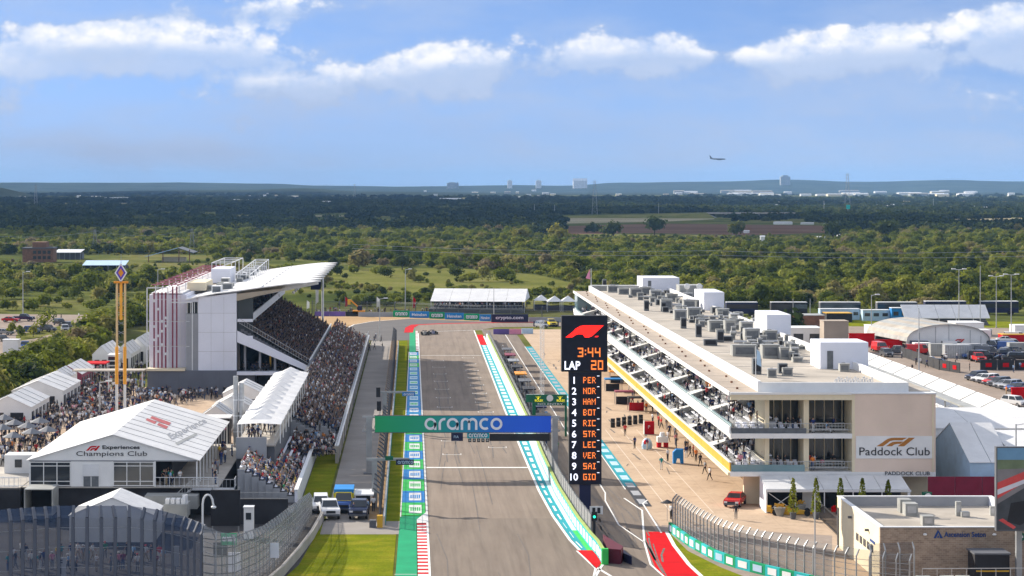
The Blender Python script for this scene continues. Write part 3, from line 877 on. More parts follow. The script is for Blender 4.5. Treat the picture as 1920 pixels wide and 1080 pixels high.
while len(fp) < 21000 and tries < 120000:
    tries += 1
    Y = 1660 + (6000 - 1660) * rt.random() ** 1.2
    X = rt.uniform(-.25, .32) * Y
    if clear_at(X, Y): continue
    q = math.sin(X*.004 + 2*math.sin(Y*.0019)) + math.sin(Y*.0043 + X*.0021 + 1)
    if q < -.2 and rt.random() < .88: continue
    if Y > 4200 and q < .5 and rt.random() < .6: continue
    sc = rt.uniform(.6, 1.15)
    px = CX + X*F/Y
    k = rt.choices(range(3), [5, 3, 2])[0] if px < 1100 else rt.choices(range(3), [3, 3, 4])[0]
    fp.append((X, Y, sc, k))
# lines of trees on the far plain
for line in range(26):
    Y = rt.uniform(5000, 9500); X0 = rt.uniform(-.25, .3) * Y; L = rt.uniform(.03, .16) * Y
    for k in range(int(L / 16)):
        fp.append((X0 + k * 16 + rt.uniform(-8, 8), Y + rt.uniform(-80, 80), rt.uniform(.7, 1.4), rt.choice([0, 1, 0])))
geo_scatter('far_woodland', [(a[0], a[1], -.3) for a in fp], [a[2] for a in fp], [a[3] for a in fp], protoC)

# a few trees that stand out by themselves
def lone_tree(px, py, r, m, label, name='tree'):
    X, Y, _ = g(px, py)
    o = thing(name, label, 'tree', (X, Y, 0))
    c = bpy.data.objects.new('crown', crown_mesh('crown', int(px), 420, r, r*.8, r*.95, M(m), r*.15, 7)); COL.objects.link(c); c.parent = o
    d = bpy.data.objects.new('trunk', trunk_mesh('trunk', int(px), r*1.4, r*.08)); COL.objects.link(d); d.parent = o
lone_tree(1043, 456, 6.5, 'leaves_yellow', 'bright yellow tree at the far edge of the scrub wood')
lone_tree(975, 456, 5.5, 'leaves_yellow', 'smaller yellowing tree left of the bright yellow one')
lone_tree(1380, 446, 6.5, 'leaves_dark', 'round dark tree standing in front of the ploughed field')
lone_tree(1227, 441, 8, 'leaves_dark', 'wide dark tree at left end of the ploughed field')
lone_tree(1150, 447, 7, 'leaves_dark', 'wide dark tree left of the ploughed field')
lone_tree(1562, 447, 7, 'leaves_dark', 'dark tree beside the right end of the ploughed field')
lone_tree(1666, 452, 8, 'leaves_dark', 'broad dark tree behind the small white houses')
lone_tree(754, 506, 4, 'leaves_dark', 'small round dark tree alone on the pale meadow')
lone_tree(672, 506, 5.5, 'leaves', 'broad olive tree on the left of the meadow')
lone_tree(1470, 640, 4.5, 'leaves_dark', 'dark tree rising behind the pit building roof')

# ---------------------------------------------------------------- the cloud whose shade lies on the plain
def cloud_bank(name, label, cx, cy, cz, rx, ry, rz, seed, n=110):
    rn = random.Random(seed); bm = bmesh.new()
    for k in range(n):
        a = rn.uniform(0, 6.28); q = rn.random() ** .5
        c = Vector((cx + q*rx*math.cos(a), cy + q*ry*math.sin(a), cz + rn.uniform(0, .3)*rz))
        r = rn.uniform(.10, .2) * (rx + ry) * .5 * (1.1 - .5 * q)
        mt = Matrix.Translation(c) @ Matrix.Diagonal((rx/(rx+ry)*2*r, ry/(rx+ry)*2*r, rz*(1.1-.6*q), 1))
        bmesh.ops.create_icosphere(bm, subdivisions=2, radius=1, matrix=mt)
    for v in bm.verts:
        if v.co.z < cz: v.co.z = cz + (v.co.z - cz) * .15
        else:
            v.co += Vector((math.sin(v.co.y*.02), math.sin(v.co.x*.017), math.sin(v.co.x*.021+v.co.y*.019))) * 14
    me = bpy.data.meshes.new(name); bm.to_mesh(me); bm.free()
    for p in me.polygons: p.use_smooth = True
    me.materials.append(mat('cloud_white', (.85,.85,.86), 1.0, .03, .01, spec=0))
    o = bpy.data.objects.new(name, me); COL.objects.link(o)
    return tag(o, kind='structure')
# sunlight shifts by (1.5, -1.48) per metre of height
CZ = 1100
def shade(x, y): return (x - 1.5 * CZ, y + 1.48 * CZ)
for (x, y, rx, ry, sd) in [(-760, 2720, 1150, 1230, 1), (-500, 5000, 1500, 1500, 2), (250, 2150, 330, 420, 3), (-2000, 8200, 2400, 1500, 4), (1500, 4300, 500, 500, 6)]:
    cx_, cy_ = shade(x, y)
    cloud_bank('cloud', '', cx_, cy_, CZ, rx, ry, 160, sd)
# ================================================================ PEOPLE
SHIRTS = {'white':(.72,.72,.72),'red':(.55,.03,.03),'black':(.02,.02,.025),'navy blue':(.02,.035,.14),'orange':(.75,.20,.02),
          'grey':(.25,.26,.28),'light blue':(.25,.42,.65),'green':(.03,.25,.10),'pink':(.65,.25,.33),'yellow':(.75,.55,.06),'maroon':(.20,.02,.05),'teal':(.02,.30,.32)}
TROUS = {'blue jeans':(.05,.09,.20),'black trousers':(.02,.02,.022),'khaki shorts':(.36,.28,.17),'white shorts':(.6,.6,.6),'grey trousers':(.17,.17,.18)}
for k, c in SHIRTS.items(): mat('cloth_' + k.replace(' ', '_'), c, .85, .12, 6)
for k, c in TROUS.items(): mat('cloth_' + k.replace(' ', '_'), c, .85, .12, 6)
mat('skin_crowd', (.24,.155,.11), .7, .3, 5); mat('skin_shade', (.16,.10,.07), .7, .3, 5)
def rnd_mat(name, stops):
    m = bpy.data.materials.new(name); m.use_nodes = True
    t = NT(m.node_tree); b = m.node_tree.nodes['Principled BSDF']; b.inputs['Roughness'].default_value = .85; b.inputs['Specular IOR Level'].default_value = .2
    oi = t.new('ShaderNodeObjectInfo')
    t.link(t.ramp(oi.outputs['Random'], stops, 'CONSTANT'), b.inputs['Base Color'])
    MATS[name] = m; return m
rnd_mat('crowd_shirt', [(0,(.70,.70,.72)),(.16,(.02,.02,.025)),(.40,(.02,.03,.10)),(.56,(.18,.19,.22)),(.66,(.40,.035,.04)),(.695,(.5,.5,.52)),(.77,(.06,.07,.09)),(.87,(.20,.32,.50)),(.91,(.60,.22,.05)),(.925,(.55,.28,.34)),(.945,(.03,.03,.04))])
rnd_mat('crowd_shirt_shade', [(0,(.012,.012,.02)),(.45,(.03,.032,.05)),(.66,(.012,.02,.07)),(.80,(.07,.07,.09)),(.90,(.2,.21,.24)),(.95,(.2,.03,.03)),(.98,(.5,.5,.53))])  # darkened palette: the roof's shade on the upper tier put into the cloth colours
rnd_mat('crowd_trousers', [(0,(.03,.04,.09)),(.35,(.02,.02,.02)),(.72,(.14,.11,.08)),(.8,(.04,.06,.12)),(.94,(.3,.3,.3))])

def skin_figure(name, joints, bones, mats):
    """one continuous body grown round a skeleton; each bone carries the material of its clothing"""
    names = list(joints); me = bpy.data.meshes.new(name + '_rig')
    me.from_pydata([joints[n][0] for n in names], [(names.index(a), names.index(b)) for a, b, _ in bones], [])
    o = bpy.data.objects.new(name + '_rig', me); COL.objects.link(o)
    sk = o.modifiers.new('skin', 'SKIN')
    if not me.skin_vertices: me.attributes
    lay = me.skin_vertices[0] if len(me.skin_vertices) else None
    if lay is None:
        bm = bmesh.new(); bm.from_mesh(me); bm.verts.layers.skin.verify(); bm.to_mesh(me); bm.free(); lay = me.skin_vertices[0]
    for i, n in enumerate(names):
        r = joints[n][1]; rr_ = r if isinstance(r, tuple) else (r, r)
        lay.data[i].radius = rr_; lay.data[i].use_root = (n == 'pelvis')
    ss = o.modifiers.new('sub', 'SUBSURF'); ss.levels = 1; ss.render_levels = 1
    dg = bpy.context.evaluated_depsgraph_get()
    out_ = bpy.data.meshes.new_from_object(o.evaluated_get(dg))
    bpy.data.objects.remove(o)
    out_.name = name; out_.materials.clear()
    for m_ in mats: out_.materials.append(m_)
    seg = [(Vector(joints[a][0]), Vector(joints[b][0]), k) for a, b, k in bones]
    for p in out_.polygons:
        c = Vector(p.center); best = 1e9; bk = 0
        for a, b, k in seg:
            d = b - a; t_ = max(0, min(1, (c - a).dot(d) / d.length_squared)); q = (c - a - d * t_).length
            if q < best: best, bk = q, k
        if bk == 4:                    # head: hair on top and behind, skin on the face
            hz_ = Vector(joints['head'][0]); bk = 3 if (c.z > hz_.z + .035 or (c.y > hz_.y + .01 and c.z > hz_.z - .06)) else 0
        p.material_index = bk; p.use_smooth = True
    return out_
SK, SH, TR, HA, HD = 0, 1, 2, 3, 4
def joints_for(pose):
    J = {'pelvis':((0,0,.95),(.155,.11)),'spine':((0,0,1.18),(.14,.10)),'chest':((0,0,1.38),(.17,.11)),'neck':((0,.0,1.50),.055),
         'head':((0,-.01,1.61),(.075,.09)),'crown':((0,0,1.70),(.06,.07)),'nose':((0,-.11,1.60),.018)}
    for s, q in ((-1,'l'),(1,'r')):
        J['sho'+q]=((s*.20,0,1.42),.065); J['elb'+q]=((s*.26,.03,1.15),.045); J['wri'+q]=((s*.27,-.07,.92),.033); J['han'+q]=((s*.26,-.11,.83),(.03,.042))
        J['thu'+q]=((s*.22,-.15,.86),.014)
        J['hip'+q]=((s*.09,0,.90),.092); J['kne'+q]=((s*.10,-.02,.50),.066); J['ank'+q]=((s*.10,.01,.09),.045); J['toe'+q]=((s*.11,-.15,.04),.042)
    if pose == 'walk':
        J['knel']=((-.10,-.18,.53),.066); J['ankl']=((-.10,-.28,.10),.045); J['toel']=((-.10,-.43,.07),.042)
        J['kner']=((.10,.06,.50),.066); J['ankr']=((.10,.30,.14),.045); J['toer']=((.10,.20,.04),.042)
        J['wril']=((-.27,.12,.95),.033); J['hanl']=((-.26,.16,.87),(.03,.042)); J['wrir']=((.27,-.22,1.0),.033); J['hanr']=((.25,-.29,.95),(.03,.042))
        J['thul']=((-.22,.12,.90),.014); J['thur']=((.21,-.31,.98),.014)
    if pose == 'phone':
        J['elbr']=((.24,-.13,1.17),.045); J['wrir']=((.14,-.32,1.32),.033); J['hanr']=((.10,-.36,1.39),(.03,.04)); J['thur']=((.06,-.37,1.36),.014)
        J['elbl']=((-.24,-.12,1.17),.045); J['wril']=((-.10,-.30,1.22),.033); J['hanl']=((-.04,-.34,1.27),(.03,.04)); J['thul']=((-.02,-.37,1.24),.014)
    if pose == 'cheer':
        J['elbr']=((.32,-.02,1.60),.045); J['wrir']=((.28,-.06,1.85),.033); J['hanr']=((.27,-.08,1.95),(.03,.04)); J['thur']=((.23,-.10,1.92),.014)
    if pose == 'sit':
        dz_ = -.48
        for n in ('pelvis','spine','chest','neck','head','crown','nose','shol','shor','elbl','elbr'):
            (x,y,z), r = J[n]; J[n] = ((x,y,z+dz_), r)
        for s, q in ((-1,'l'),(1,'r')):
            J['elb'+q]=((s*.25,-.05,.72),.045); J['wri'+q]=((s*.16,-.28,.62),.033); J['han'+q]=((s*.13,-.36,.58),(.03,.04)); J['thu'+q]=((s*.09,-.37,.61),.014)
            J['hip'+q]=((s*.10,-.04,.46),.092); J['kne'+q]=((s*.12,-.45,.48),.07); J['ank'+q]=((s*.12,-.46,.09),.045); J['toe'+q]=((s*.12,-.62,.04),.042)
    return J
BONES = [('pelvis','spine',SH),('spine','chest',SH),('chest','neck',SH),('neck','head',HD),('head','crown',HD),('head','nose',SK)]
for q in 'lr':
    BONES += [('chest','sho'+q,SH),('sho'+q,'elb'+q,SH),('elb'+q,'wri'+q,SK),('wri'+q,'han'+q,SK),('wri'+q,'thu'+q,SK),('pelvis','hip'+q,TR),('hip'+q,'kne'+q,TR),('kne'+q,'ank'+q,TR),('ank'+q,'toe'+q,HA)]
PBASE = {}
for ps in ('stand','walk','phone','cheer','sit'):
    PBASE[ps] = skin_figure('body', joints_for(ps), BONES, [M('skin'), M('cloth_white'), M('cloth_black_trousers'), M('hair')])
capm = MB().ball((0,-.01,.02), .105, 8, 5, sz=.75).box(-.07,.07,-.22,-.08,.0,.02).mesh('cap', M('cloth_white'))
ORD = ['first','second','third','fourth','fifth','sixth','seventh','eighth','ninth','tenth','eleventh','twelfth','thirteenth','fourteenth','fifteenth',
       'sixteenth','seventeenth','eighteenth','nineteenth','twentieth','twenty-first','twenty-second','twenty-third','twenty-fourth','twenty-fifth','twenty-sixth','twenty-seventh','twenty-eighth','twenty-ninth','thirtieth',
       'thirty-first','thirty-second','thirty-third','thirty-fourth','thirty-fifth','thirty-sixth','thirty-seventh','thirty-eighth','thirty-ninth','fortieth']
rp = random.Random(99)
def person(pose, loc, rz, shirt, trous, label, group, cap=None, scale=1.0):
    o = bpy.data.objects.new('person', PBASE[pose]); COL.objects.link(o)
    o.location = loc; o.rotation_euler = (0, 0, rz); o.scale = (scale,) * 3
    for i, mm_ in ((1, 'cloth_' + shirt.replace(' ', '_')), (2, 'cloth_' + trous.replace(' ', '_'))):
        o.material_slots[i].link = 'OBJECT'; o.material_slots[i].material = M(mm_)
    if cap:
        c = bpy.data.objects.new('cap', capm); COL.objects.link(c); c.parent = o
        c.location = (0, 0, 1.64 - (.48 if pose == 'sit' else 0))
        c.material_slots[0].link = 'OBJECT'; c.material_slots[0].material = M('cloth_' + cap.replace(' ', '_'))
    return tag(o, label, 'person', group)
# sources for the big crowds (kept as ordinary people in the crowd; built with it below)
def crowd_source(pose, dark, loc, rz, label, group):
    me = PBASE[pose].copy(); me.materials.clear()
    for m_ in (M('skin_shade') if dark else M('skin_crowd'), M('crowd_shirt_shade' if dark else 'crowd_shirt'), M('cloth_black_trousers') if dark else M('crowd_trousers'), M('hair')): me.materials.append(m_)  # dark figures carry the upper tier's shade in skin, shirt and trousers
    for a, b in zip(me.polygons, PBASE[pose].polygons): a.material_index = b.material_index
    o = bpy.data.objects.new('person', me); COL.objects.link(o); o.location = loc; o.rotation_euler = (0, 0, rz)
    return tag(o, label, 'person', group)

# ================================================================ LETTERING
_txt = {}
def text_mb(s, h, width=None, ext=.02, off=0.0, shear=0.0):
    """letters in the x-z plane, facing -y, lower left corner at 0,0; returns (verts, faces, width)"""
    cu = bpy.data.curves.new('t', 'FONT'); cu.body = s; cu.size = 1; cu.extrude = ext; cu.offset = off; cu.shear = shear; cu.resolution_u = 3
    o = bpy.data.objects.new('t', cu); COL.objects.link(o)
    dg = bpy.context.evaluated_depsgraph_get(); dg.update()
    me = bpy.data.meshes.new_from_object(o.evaluated_get(dg))
    v = [tuple(p.co) for p in me.vertices]; f = [tuple(p.vertices) for p in me.polygons]
    bpy.data.objects.remove(o); bpy.data.meshes.remove(me); bpy.data.curves.remove(cu)
    xa = min(p[0] for p in v); xb = max(p[0] for p in v); ya = min(p[1] for p in v); yb = max(p[1] for p in v)
    k = h / (yb - ya); kx = (width / (xb - xa)) if width else k
    return [((p[0]-xa)*kx, -p[2], (p[1]-ya)*k) for p in v], f, (xb-xa)*kx
def put_text(s, x, y, z, h, m, parent=None, name='lettering', width=None, ext=.02, off=0.0, shear=0.0, fn=None, align='l'):
    v, f, w_ = text_mb(s, h, width, ext, off, shear)
    if align == 'c': x -= w_ / 2
    mb = MB().add([(fn(a, b, c) if fn else (a + x, b + y, c + z)) for a, b, c in v], f)
    return mb.build(name, m, parent)
def arc(cx, cy, rx, ry, a0, a1, n=14):
    return [(cx + rx*math.cos(R(a0 + (a1-a0)*i/n)), cy + ry*math.sin(R(a0 + (a1-a0)*i/n))) for i in range(n+1)]
def stroke(mb, pts, w_, tr, m=0, t=.03):
    """thick flat stroke in the x-z plane through tr(x, z) -> world xyz"""
    L = []; Q = []
    for i, p in enumerate(pts):
        a = Vector(pts[max(i-1,0)]); b = Vector(pts[min(i+1,len(pts)-1)]); d = (b - a).normalized()
        n_ = Vector((-d.y, d.x)) * w_ / 2; L.append((p[0]+n_.x, p[1]+n_.y)); Q.append((p[0]-n_.x, p[1]-n_.y))
    for i in range(len(pts)-1):
        mb.prism([tr(*Q[i]), tr(*Q[i+1]), tr(*L[i+1]), tr(*L[i])], (0, -t, 0), m)
def rounded_word(x, y, z, h, m, parent, name='lettering', width=None):
    """the round-lettered word on the gantry: a r a m c o"""
    W = .20; S = []
    o = 0.0
    def ring(o): S.append(arc(o+.5,.5,.40,.40,0,360,26))
    for ch in 'aramco':
        if ch == 'a': ring(o); S.append([(o+.90,.5),(o+.90,0)]); S.append([(o+.9,.45),(o+.9,.62)]); o += 1.18
        if ch == 'r': S.append([(o+.10,0),(o+.10,.5)]); S.append(arc(o+.5,.5,.40,.40,180,80)); o += .68
        if ch == 'm':
            S.append([(o+.10,0),(o+.10,.58)]); S.append(arc(o+.40,.58,.30,.32,180,0)); S.append([(o+.70,.58),(o+.70,0)])
            S.append(arc(o+1.0,.58,.30,.32,180,0)); S.append([(o+1.30,.58),(o+1.30,0)]); o += 1.55
        if ch == 'c': S.append(arc(o+.5,.5,.40,.40,55,305,20)); o += .95
        if ch == 'o': ring(o); o += 1.0
    k = h; kx = (width / o) if width else h
    mb = MB()
    for st in S: stroke(mb, [(a*kx, b*k) for a, b in st], W * k, lambda a, b: (x + a, y, z + b))
    return mb.build(name, m, parent)
def racing_logo(x, y, z, w_, h, m, parent, fn=None, name='logo', full=False):
    """slanted racing emblem: a swept double bar and a slanted stroke"""
    T = (lambda a, b: (x + a*w_, y, z + b*h)) if fn is None else fn
    mb = MB()
    if full:
        A = [(0,0),(.19,.46),(.27,.74),(.40,.96),(.50,1),(1,1),(.70,.12),(.62,0),(.50,0),(.46,.26),(.32,.26),(.26,.18),(.18,0)]
        mb.add([T(*p) for p in A], [(0,1,2,11,12),(2,3,4,9,10,11),(4,5,6,7,8,9)])
        mb.poly([T(.76,.02),T(.84,.02),T(.87,.12),T(.79,.12)])
    else:
        mb.poly([T(0,0),T(.17,0),T(.30,.42),T(.36,.62),T(.22,.66),T(.14,.40)])
        mb.poly([T(.22,.66),T(.36,.62),T(.45,.70),T(.50,.70),T(.46,1),T(.38,.98),T(.29,.86)])
        mb.poly([T(.50,.70),T(.67,.70),T(.80,1),T(.46,1)])
        mb.poly([T(.25,0),T(.40,0),T(.46,.20),T(.54,.28),T(.62,.28),T(.70,.55),T(.52,.55),T(.42,.50),T(.35,.34)])
        mb.poly([T(.55,0),T(.72,0),T(1,1),T(.84,1)])
    n_ = Vector(T(0,0)) - Vector(T(1,0)).lerp(Vector(T(0,1)), .5)
    return mb.build(name, m, parent)
DOT = {'P':['1110','1001','1110','1000','1000'],'E':['1111','1000','1110','1000','1111'],'R':['1110','1001','1110','1010','1001'],'N':['1001','1101','1011','1001','1001'],
 'O':['1111','1001','1001','1001','1111'],'H':['1001','1001','1111','1001','1001'],'A':['0110','1001','1111','1001','1001'],'M':['10001','11011','10101','10001','10001'],
 'B':['1110','1001','1110','1001','1110'],'T':['111','010','010','010','010'],'I':['111','010','010','010','111'],'C':['1111','1000','1000','1000','1111'],'S':['1111','1000','1111','0001','1111'],
 'L':['1000','1000','1000','1000','1111'],'V':['1001','1001','1001','1010','0100'],'G':['1111','1000','1011','1001','1111'],
 '3':['1111','0001','0111','0001','1111'],':':['0','1','0','1','0'],'4':['1001','1001','1111','0001','0001'],'2':['1111','0001','1111','1000','1111'],'0':['1111','1001','1001','1001','1111'],' ':['0','0','0','0','0']}
def led_text(s, x, y, z, w_, h, m, parent, name='lettering'):
    cols = sum(len(DOT[c][0]) + 1 for c in s) - 1
    px = w_ / cols; pz = h / 5; mb = MB(); cx = x
    for c in s:
        D = DOT[c]
        for r_ in range(5):
            row = D[r_]; i = 0
            while i < len(row):
                if row[i] == '1':
                    j = i
                    while j < len(row) and row[j] == '1': j += 1
                    zt = z + h - r_*pz
                    mb.box(cx + i*px + px*.06, cx + j*px - px*.10, y - .03, y, zt - pz*.80, zt - pz*.0)
                    i = j
                else: i += 1
            if r_ < 4:
                for i in range(len(row)):
                    if row[i] == '1' and D[r_+1][i] == '1':
                        zt = z + h - r_*pz - pz*.5; mb.box(cx + i*px + px*.06, cx + (i+1)*px - px*.10, y - .028, y, zt - pz, zt)
        cx += (len(D[0]) + 1) * px
    return mb.build(name, m, parent)

# ================================================================ VEHICLES
def lathe_wheel(r, w_):
    mb = MB(); n = 12
    mb.tube((-w_/2,0,0),(w_/2,0,0), r, r, n)
    rm = MB(); rm.tube((-w_/2-.012,0,0),(w_/2+.012,0,0), r*.62, r*.62, n)
    return mb.mesh('tyre', M('tyre')), rm.mesh('rim', M('rim'))
TYRE, RIM = lathe_wheel(.36, .24)
VMESH = {}
mat('paint_lime', (.70,.62,.03), .35, .05, .5)
def vehicle_parts(kind):
    """nose towards -y, centred, wheels on z=0"""
    if kind in VMESH: return VMESH[kind]
    P = {}
    if kind == 'suv':  W, L, prof, cab = 1.9, 4.8, [(-2.4,.35),(-2.42,.75),(-2.25,.98),(-1.2,1.08),(2.3,1.12),(2.4,.9),(2.4,.4)], [(-1.25,1.06),(-.6,1.68),(1.9,1.72),(2.32,1.1)]
    elif kind == 'sedan': W, L, prof, cab = 1.8, 4.6, [(-2.3,.3),(-2.32,.62),(-2.1,.85),(-1.0,.95),(1.6,.98),(2.25,.95),(2.3,.4)], [(-1.1,.94),(-.35,1.42),(.9,1.44),(1.8,.96)]
    elif kind == 'pickup': W, L, prof, cab = 2.0, 5.7, [(-2.8,.45),(-2.82,.95),(-2.65,1.15),(-1.3,1.22),(2.8,1.22),(2.82,1.0),(2.82,.5)], [(-1.35,1.2),(-.7,1.88),(.75,1.9),(1.05,1.2)]
    elif kind == 'ambulance': W, L, prof, cab = 2.2, 6.2, [(-3.1,.4),(-3.12,.9),(-2.9,1.15),(-2.0,1.3),(-1.2,1.32),(-1.2,.6),(3.0,.6),(3.0,.4)], [(-2.1,1.28),(-1.5,2.1),(-1.1,2.12),(-1.1,1.28)]
    elif kind == 'van': W, L, prof, cab = 2.0, 5.4, [(-2.7,.35),(-2.72,.95),(-2.4,1.2),(-1.9,1.3),(2.7,1.3),(2.7,.35)], [(-1.95,1.28),(-1.2,2.15),(2.6,2.2),(2.68,1.28)]
    zf = prof[0][1]
    body = MB(); n = len(prof); hw = W/2
    # lower body with tumblehome: full width at the waist, narrower at the sill and top
    def ring(x_in, f): return [(f, y, z) for y, z in prof]
    vs = []
    for sx, k in ((-1, 0), (1, 1)):
        for y, z in prof: vs.append((sx * (hw - .05 - (.05 if z < .5 else 0)), y, z))
    for sx in (-1, 1):
        for y, z in prof: vs.append((sx * hw, y * .985, zf + .12 + (z - zf) * .84))
    fs = []
    for i in range(n):
        j = (i+1) % n
        fs.append((i, j, n+j, n+i))
        fs.append((2*n+i, 2*n+j, j, i)); fs.append((3*n+j, 3*n+i, n+i, n+j))
    fs.append(tuple(range(2*n, 3*n))[::-1]); fs.append(tuple(range(3*n, 4*n)))
    body.add(vs, fs)
    P['body'] = body.mesh('body', M('white_paint'))
    c = MB(); inn = .16; nb = len(cab)
    wdt = lambda i: hw - .06 - (inn if 0 < i < nb-1 else 0)
    vs = [(-wdt(i), y, z) for i, (y, z) in enumerate(cab)] + [(wdt(i), y, z) for i, (y, z) in enumerate(cab)]
    c.add(vs, [(i, (i+1) % nb, nb+(i+1) % nb, nb+i) for i in range(nb)] + [tuple(range(nb))[::-1], tuple(range(nb, 2*nb))])
    P['cabin'] = c.mesh('cabin', M('white_paint'))
    gl = MB()
    def quad_on(a, b, c_, d, e=.13):   # inset quad, proud of the panel
        q = [Vector(a), Vector(b), Vector(c_), Vector(d)]; ctr = sum(q, Vector()) / 4
        nn = (q[1]-q[0]).cross(q[3]-q[0]).normalized()
        if nn.dot(ctr - Vector((0, (cab[1][0]+cab[2][0])/2, cab[0][1]))) < 0: nn = -nn
        gl.poly([p.lerp(ctr, e) + nn*.015 for p in q])
    V = lambda i, s: (s*wdt(i), *cab[i])
    quad_on(V(0,-1), V(0,1), V(1,1), V(1,-1), .09)
    if kind != 'ambulance': quad_on(V(3,-1), V(3,1), V(2,1), V(2,-1), .12)
    for s in (-1, 1):
        if kind == 'van': # only front door window
            a, b = Vector(V(0,s)), Vector(V(1,s)); d_ = Vector(V(3,s)); e_ = Vector(V(2,s))
            quad_on(a, a.lerp(d_, .28), b.lerp(e_, .22), b)
        else:
            a, b, e_, d_ = Vector(V(0,s)), Vector(V(1,s)), Vector(V(2,s)), Vector(V(3,s))
            quad_on(a, a.lerp(d_, .5), b.lerp(e_, .5), b); quad_on(a.lerp(d_, .5), d_, e_, b.lerp(e_, .5))
    P['window'] = gl.mesh('window', M('dark_glass'))
    y0 = prof[1][0]; z0 = prof[1][1]
    P['headlight'] = MB().box(-.18,.18, y0-.015, y0+.1, z0-.10, z0+.08).mesh('headlight', M('headlight'))
    P['grille'] = MB().box(-hw*.5,hw*.5, y0-.02, y0+.05, z0-.22, z0+.06).mesh('grille', M('black'))
    P['bumper'] = MB().box(-hw*.93,hw*.93, y0-.07, y0+.1, zf, zf+.2).mesh('bumper', M('dark_grey'))
    P['tail_light'] = MB().box(-.12,.12, prof[-2][0]-.05, prof[-2][0]+.02, prof[-2][1]-.25, prof[-2][1]-.02).mesh('tail_light', M('tail_light'))
    P['dims'] = (hw, L, y0, prof[-2][0])
    if kind == 'ambulance': P['box_body'] = MB().box(-1.12,1.12,-1.15,3.05,1.1,2.0).mesh('box_body', M('paint_lime')); P['roof'] = MB().box(-1.08,1.08,-1.1,3.0,2.01,2.4).mesh('roof', M('mid_blue')); P['skirt'] = MB().box(-1.1,1.1,-1.13,3.03,.62,1.09).mesh('skirt', M('mid_blue'))
    if kind == 'pickup': P['load_bed'] = MB().box(-.82,.82,1.15,2.7,1.17,1.235).mesh('load_bed', M('black'))
    VMESH[kind] = P
    return P
def car(kind, x, y, rz, paint, label, group=None, name='parked_car', cat='car', z=0.05, roofpaint=None, detail=True):
    P = vehicle_parts(kind); hw, L, y0, y1 = P['dims']
    o = thing(name, label, cat, (x, y, z), rz, group)
    def sub(nm, me, loc=(0,0,0), m_=None):
        c = bpy.data.objects.new(nm, me); COL.objects.link(c); c.parent = o; c.location = loc
        if m_: c.material_slots[0].link = 'OBJECT'; c.material_slots[0].material = M(m_)
        return c
    sub('body', P['body'], m_=paint); sub('cabin', P['cabin'], m_=roofpaint or paint); sub('window', P['window'])
    for sx in (-1, 1):
        sub('headlight', P['headlight'], (sx*(hw-.27), 0, 0))
        if detail: sub('tail_light', P['tail_light'], (sx*(hw-.2), 0, 0))
        for yw in (y0*.62, y1*.62):
            t_ = sub('wheel', TYRE, (sx*(hw-.12), yw, .36))
            r_ = bpy.data.objects.new('rim', RIM); COL.objects.link(r_); r_.parent = t_
    sub('grille', P['grille']); sub('bumper', P['bumper'])
    for nm_ in ('box_body', 'roof', 'skirt'):
        if nm_ in P: sub(nm_, P[nm_])
    if 'load_bed' in P: sub('load_bed', P['load_bed'])
    return o
mat('paint_white', (.75,.75,.75), .25, .03, .5, spec=.5); mat('paint_black', (.015,.016,.02), .2, .1, .5, spec=.5)
mat('paint_silver', (.42,.43,.45), .3, .04, .5, metal=.5); mat('paint_grey', (.12,.125,.14), .25, .05, .5, metal=.3)
mat('paint_red', (.60,.015,.015), .22, .05, .5, spec=.5); mat('paint_blue', (.03,.09,.30), .25, .05, .5, spec=.5)
mat('paint_navy', (.015,.025,.07), .25, .05, .5, spec=.5); mat('paint_yellow', (.85,.62,.02), .3, .05, .5); mat('paint_orange', (.8,.25,.02), .3, .05, .5)

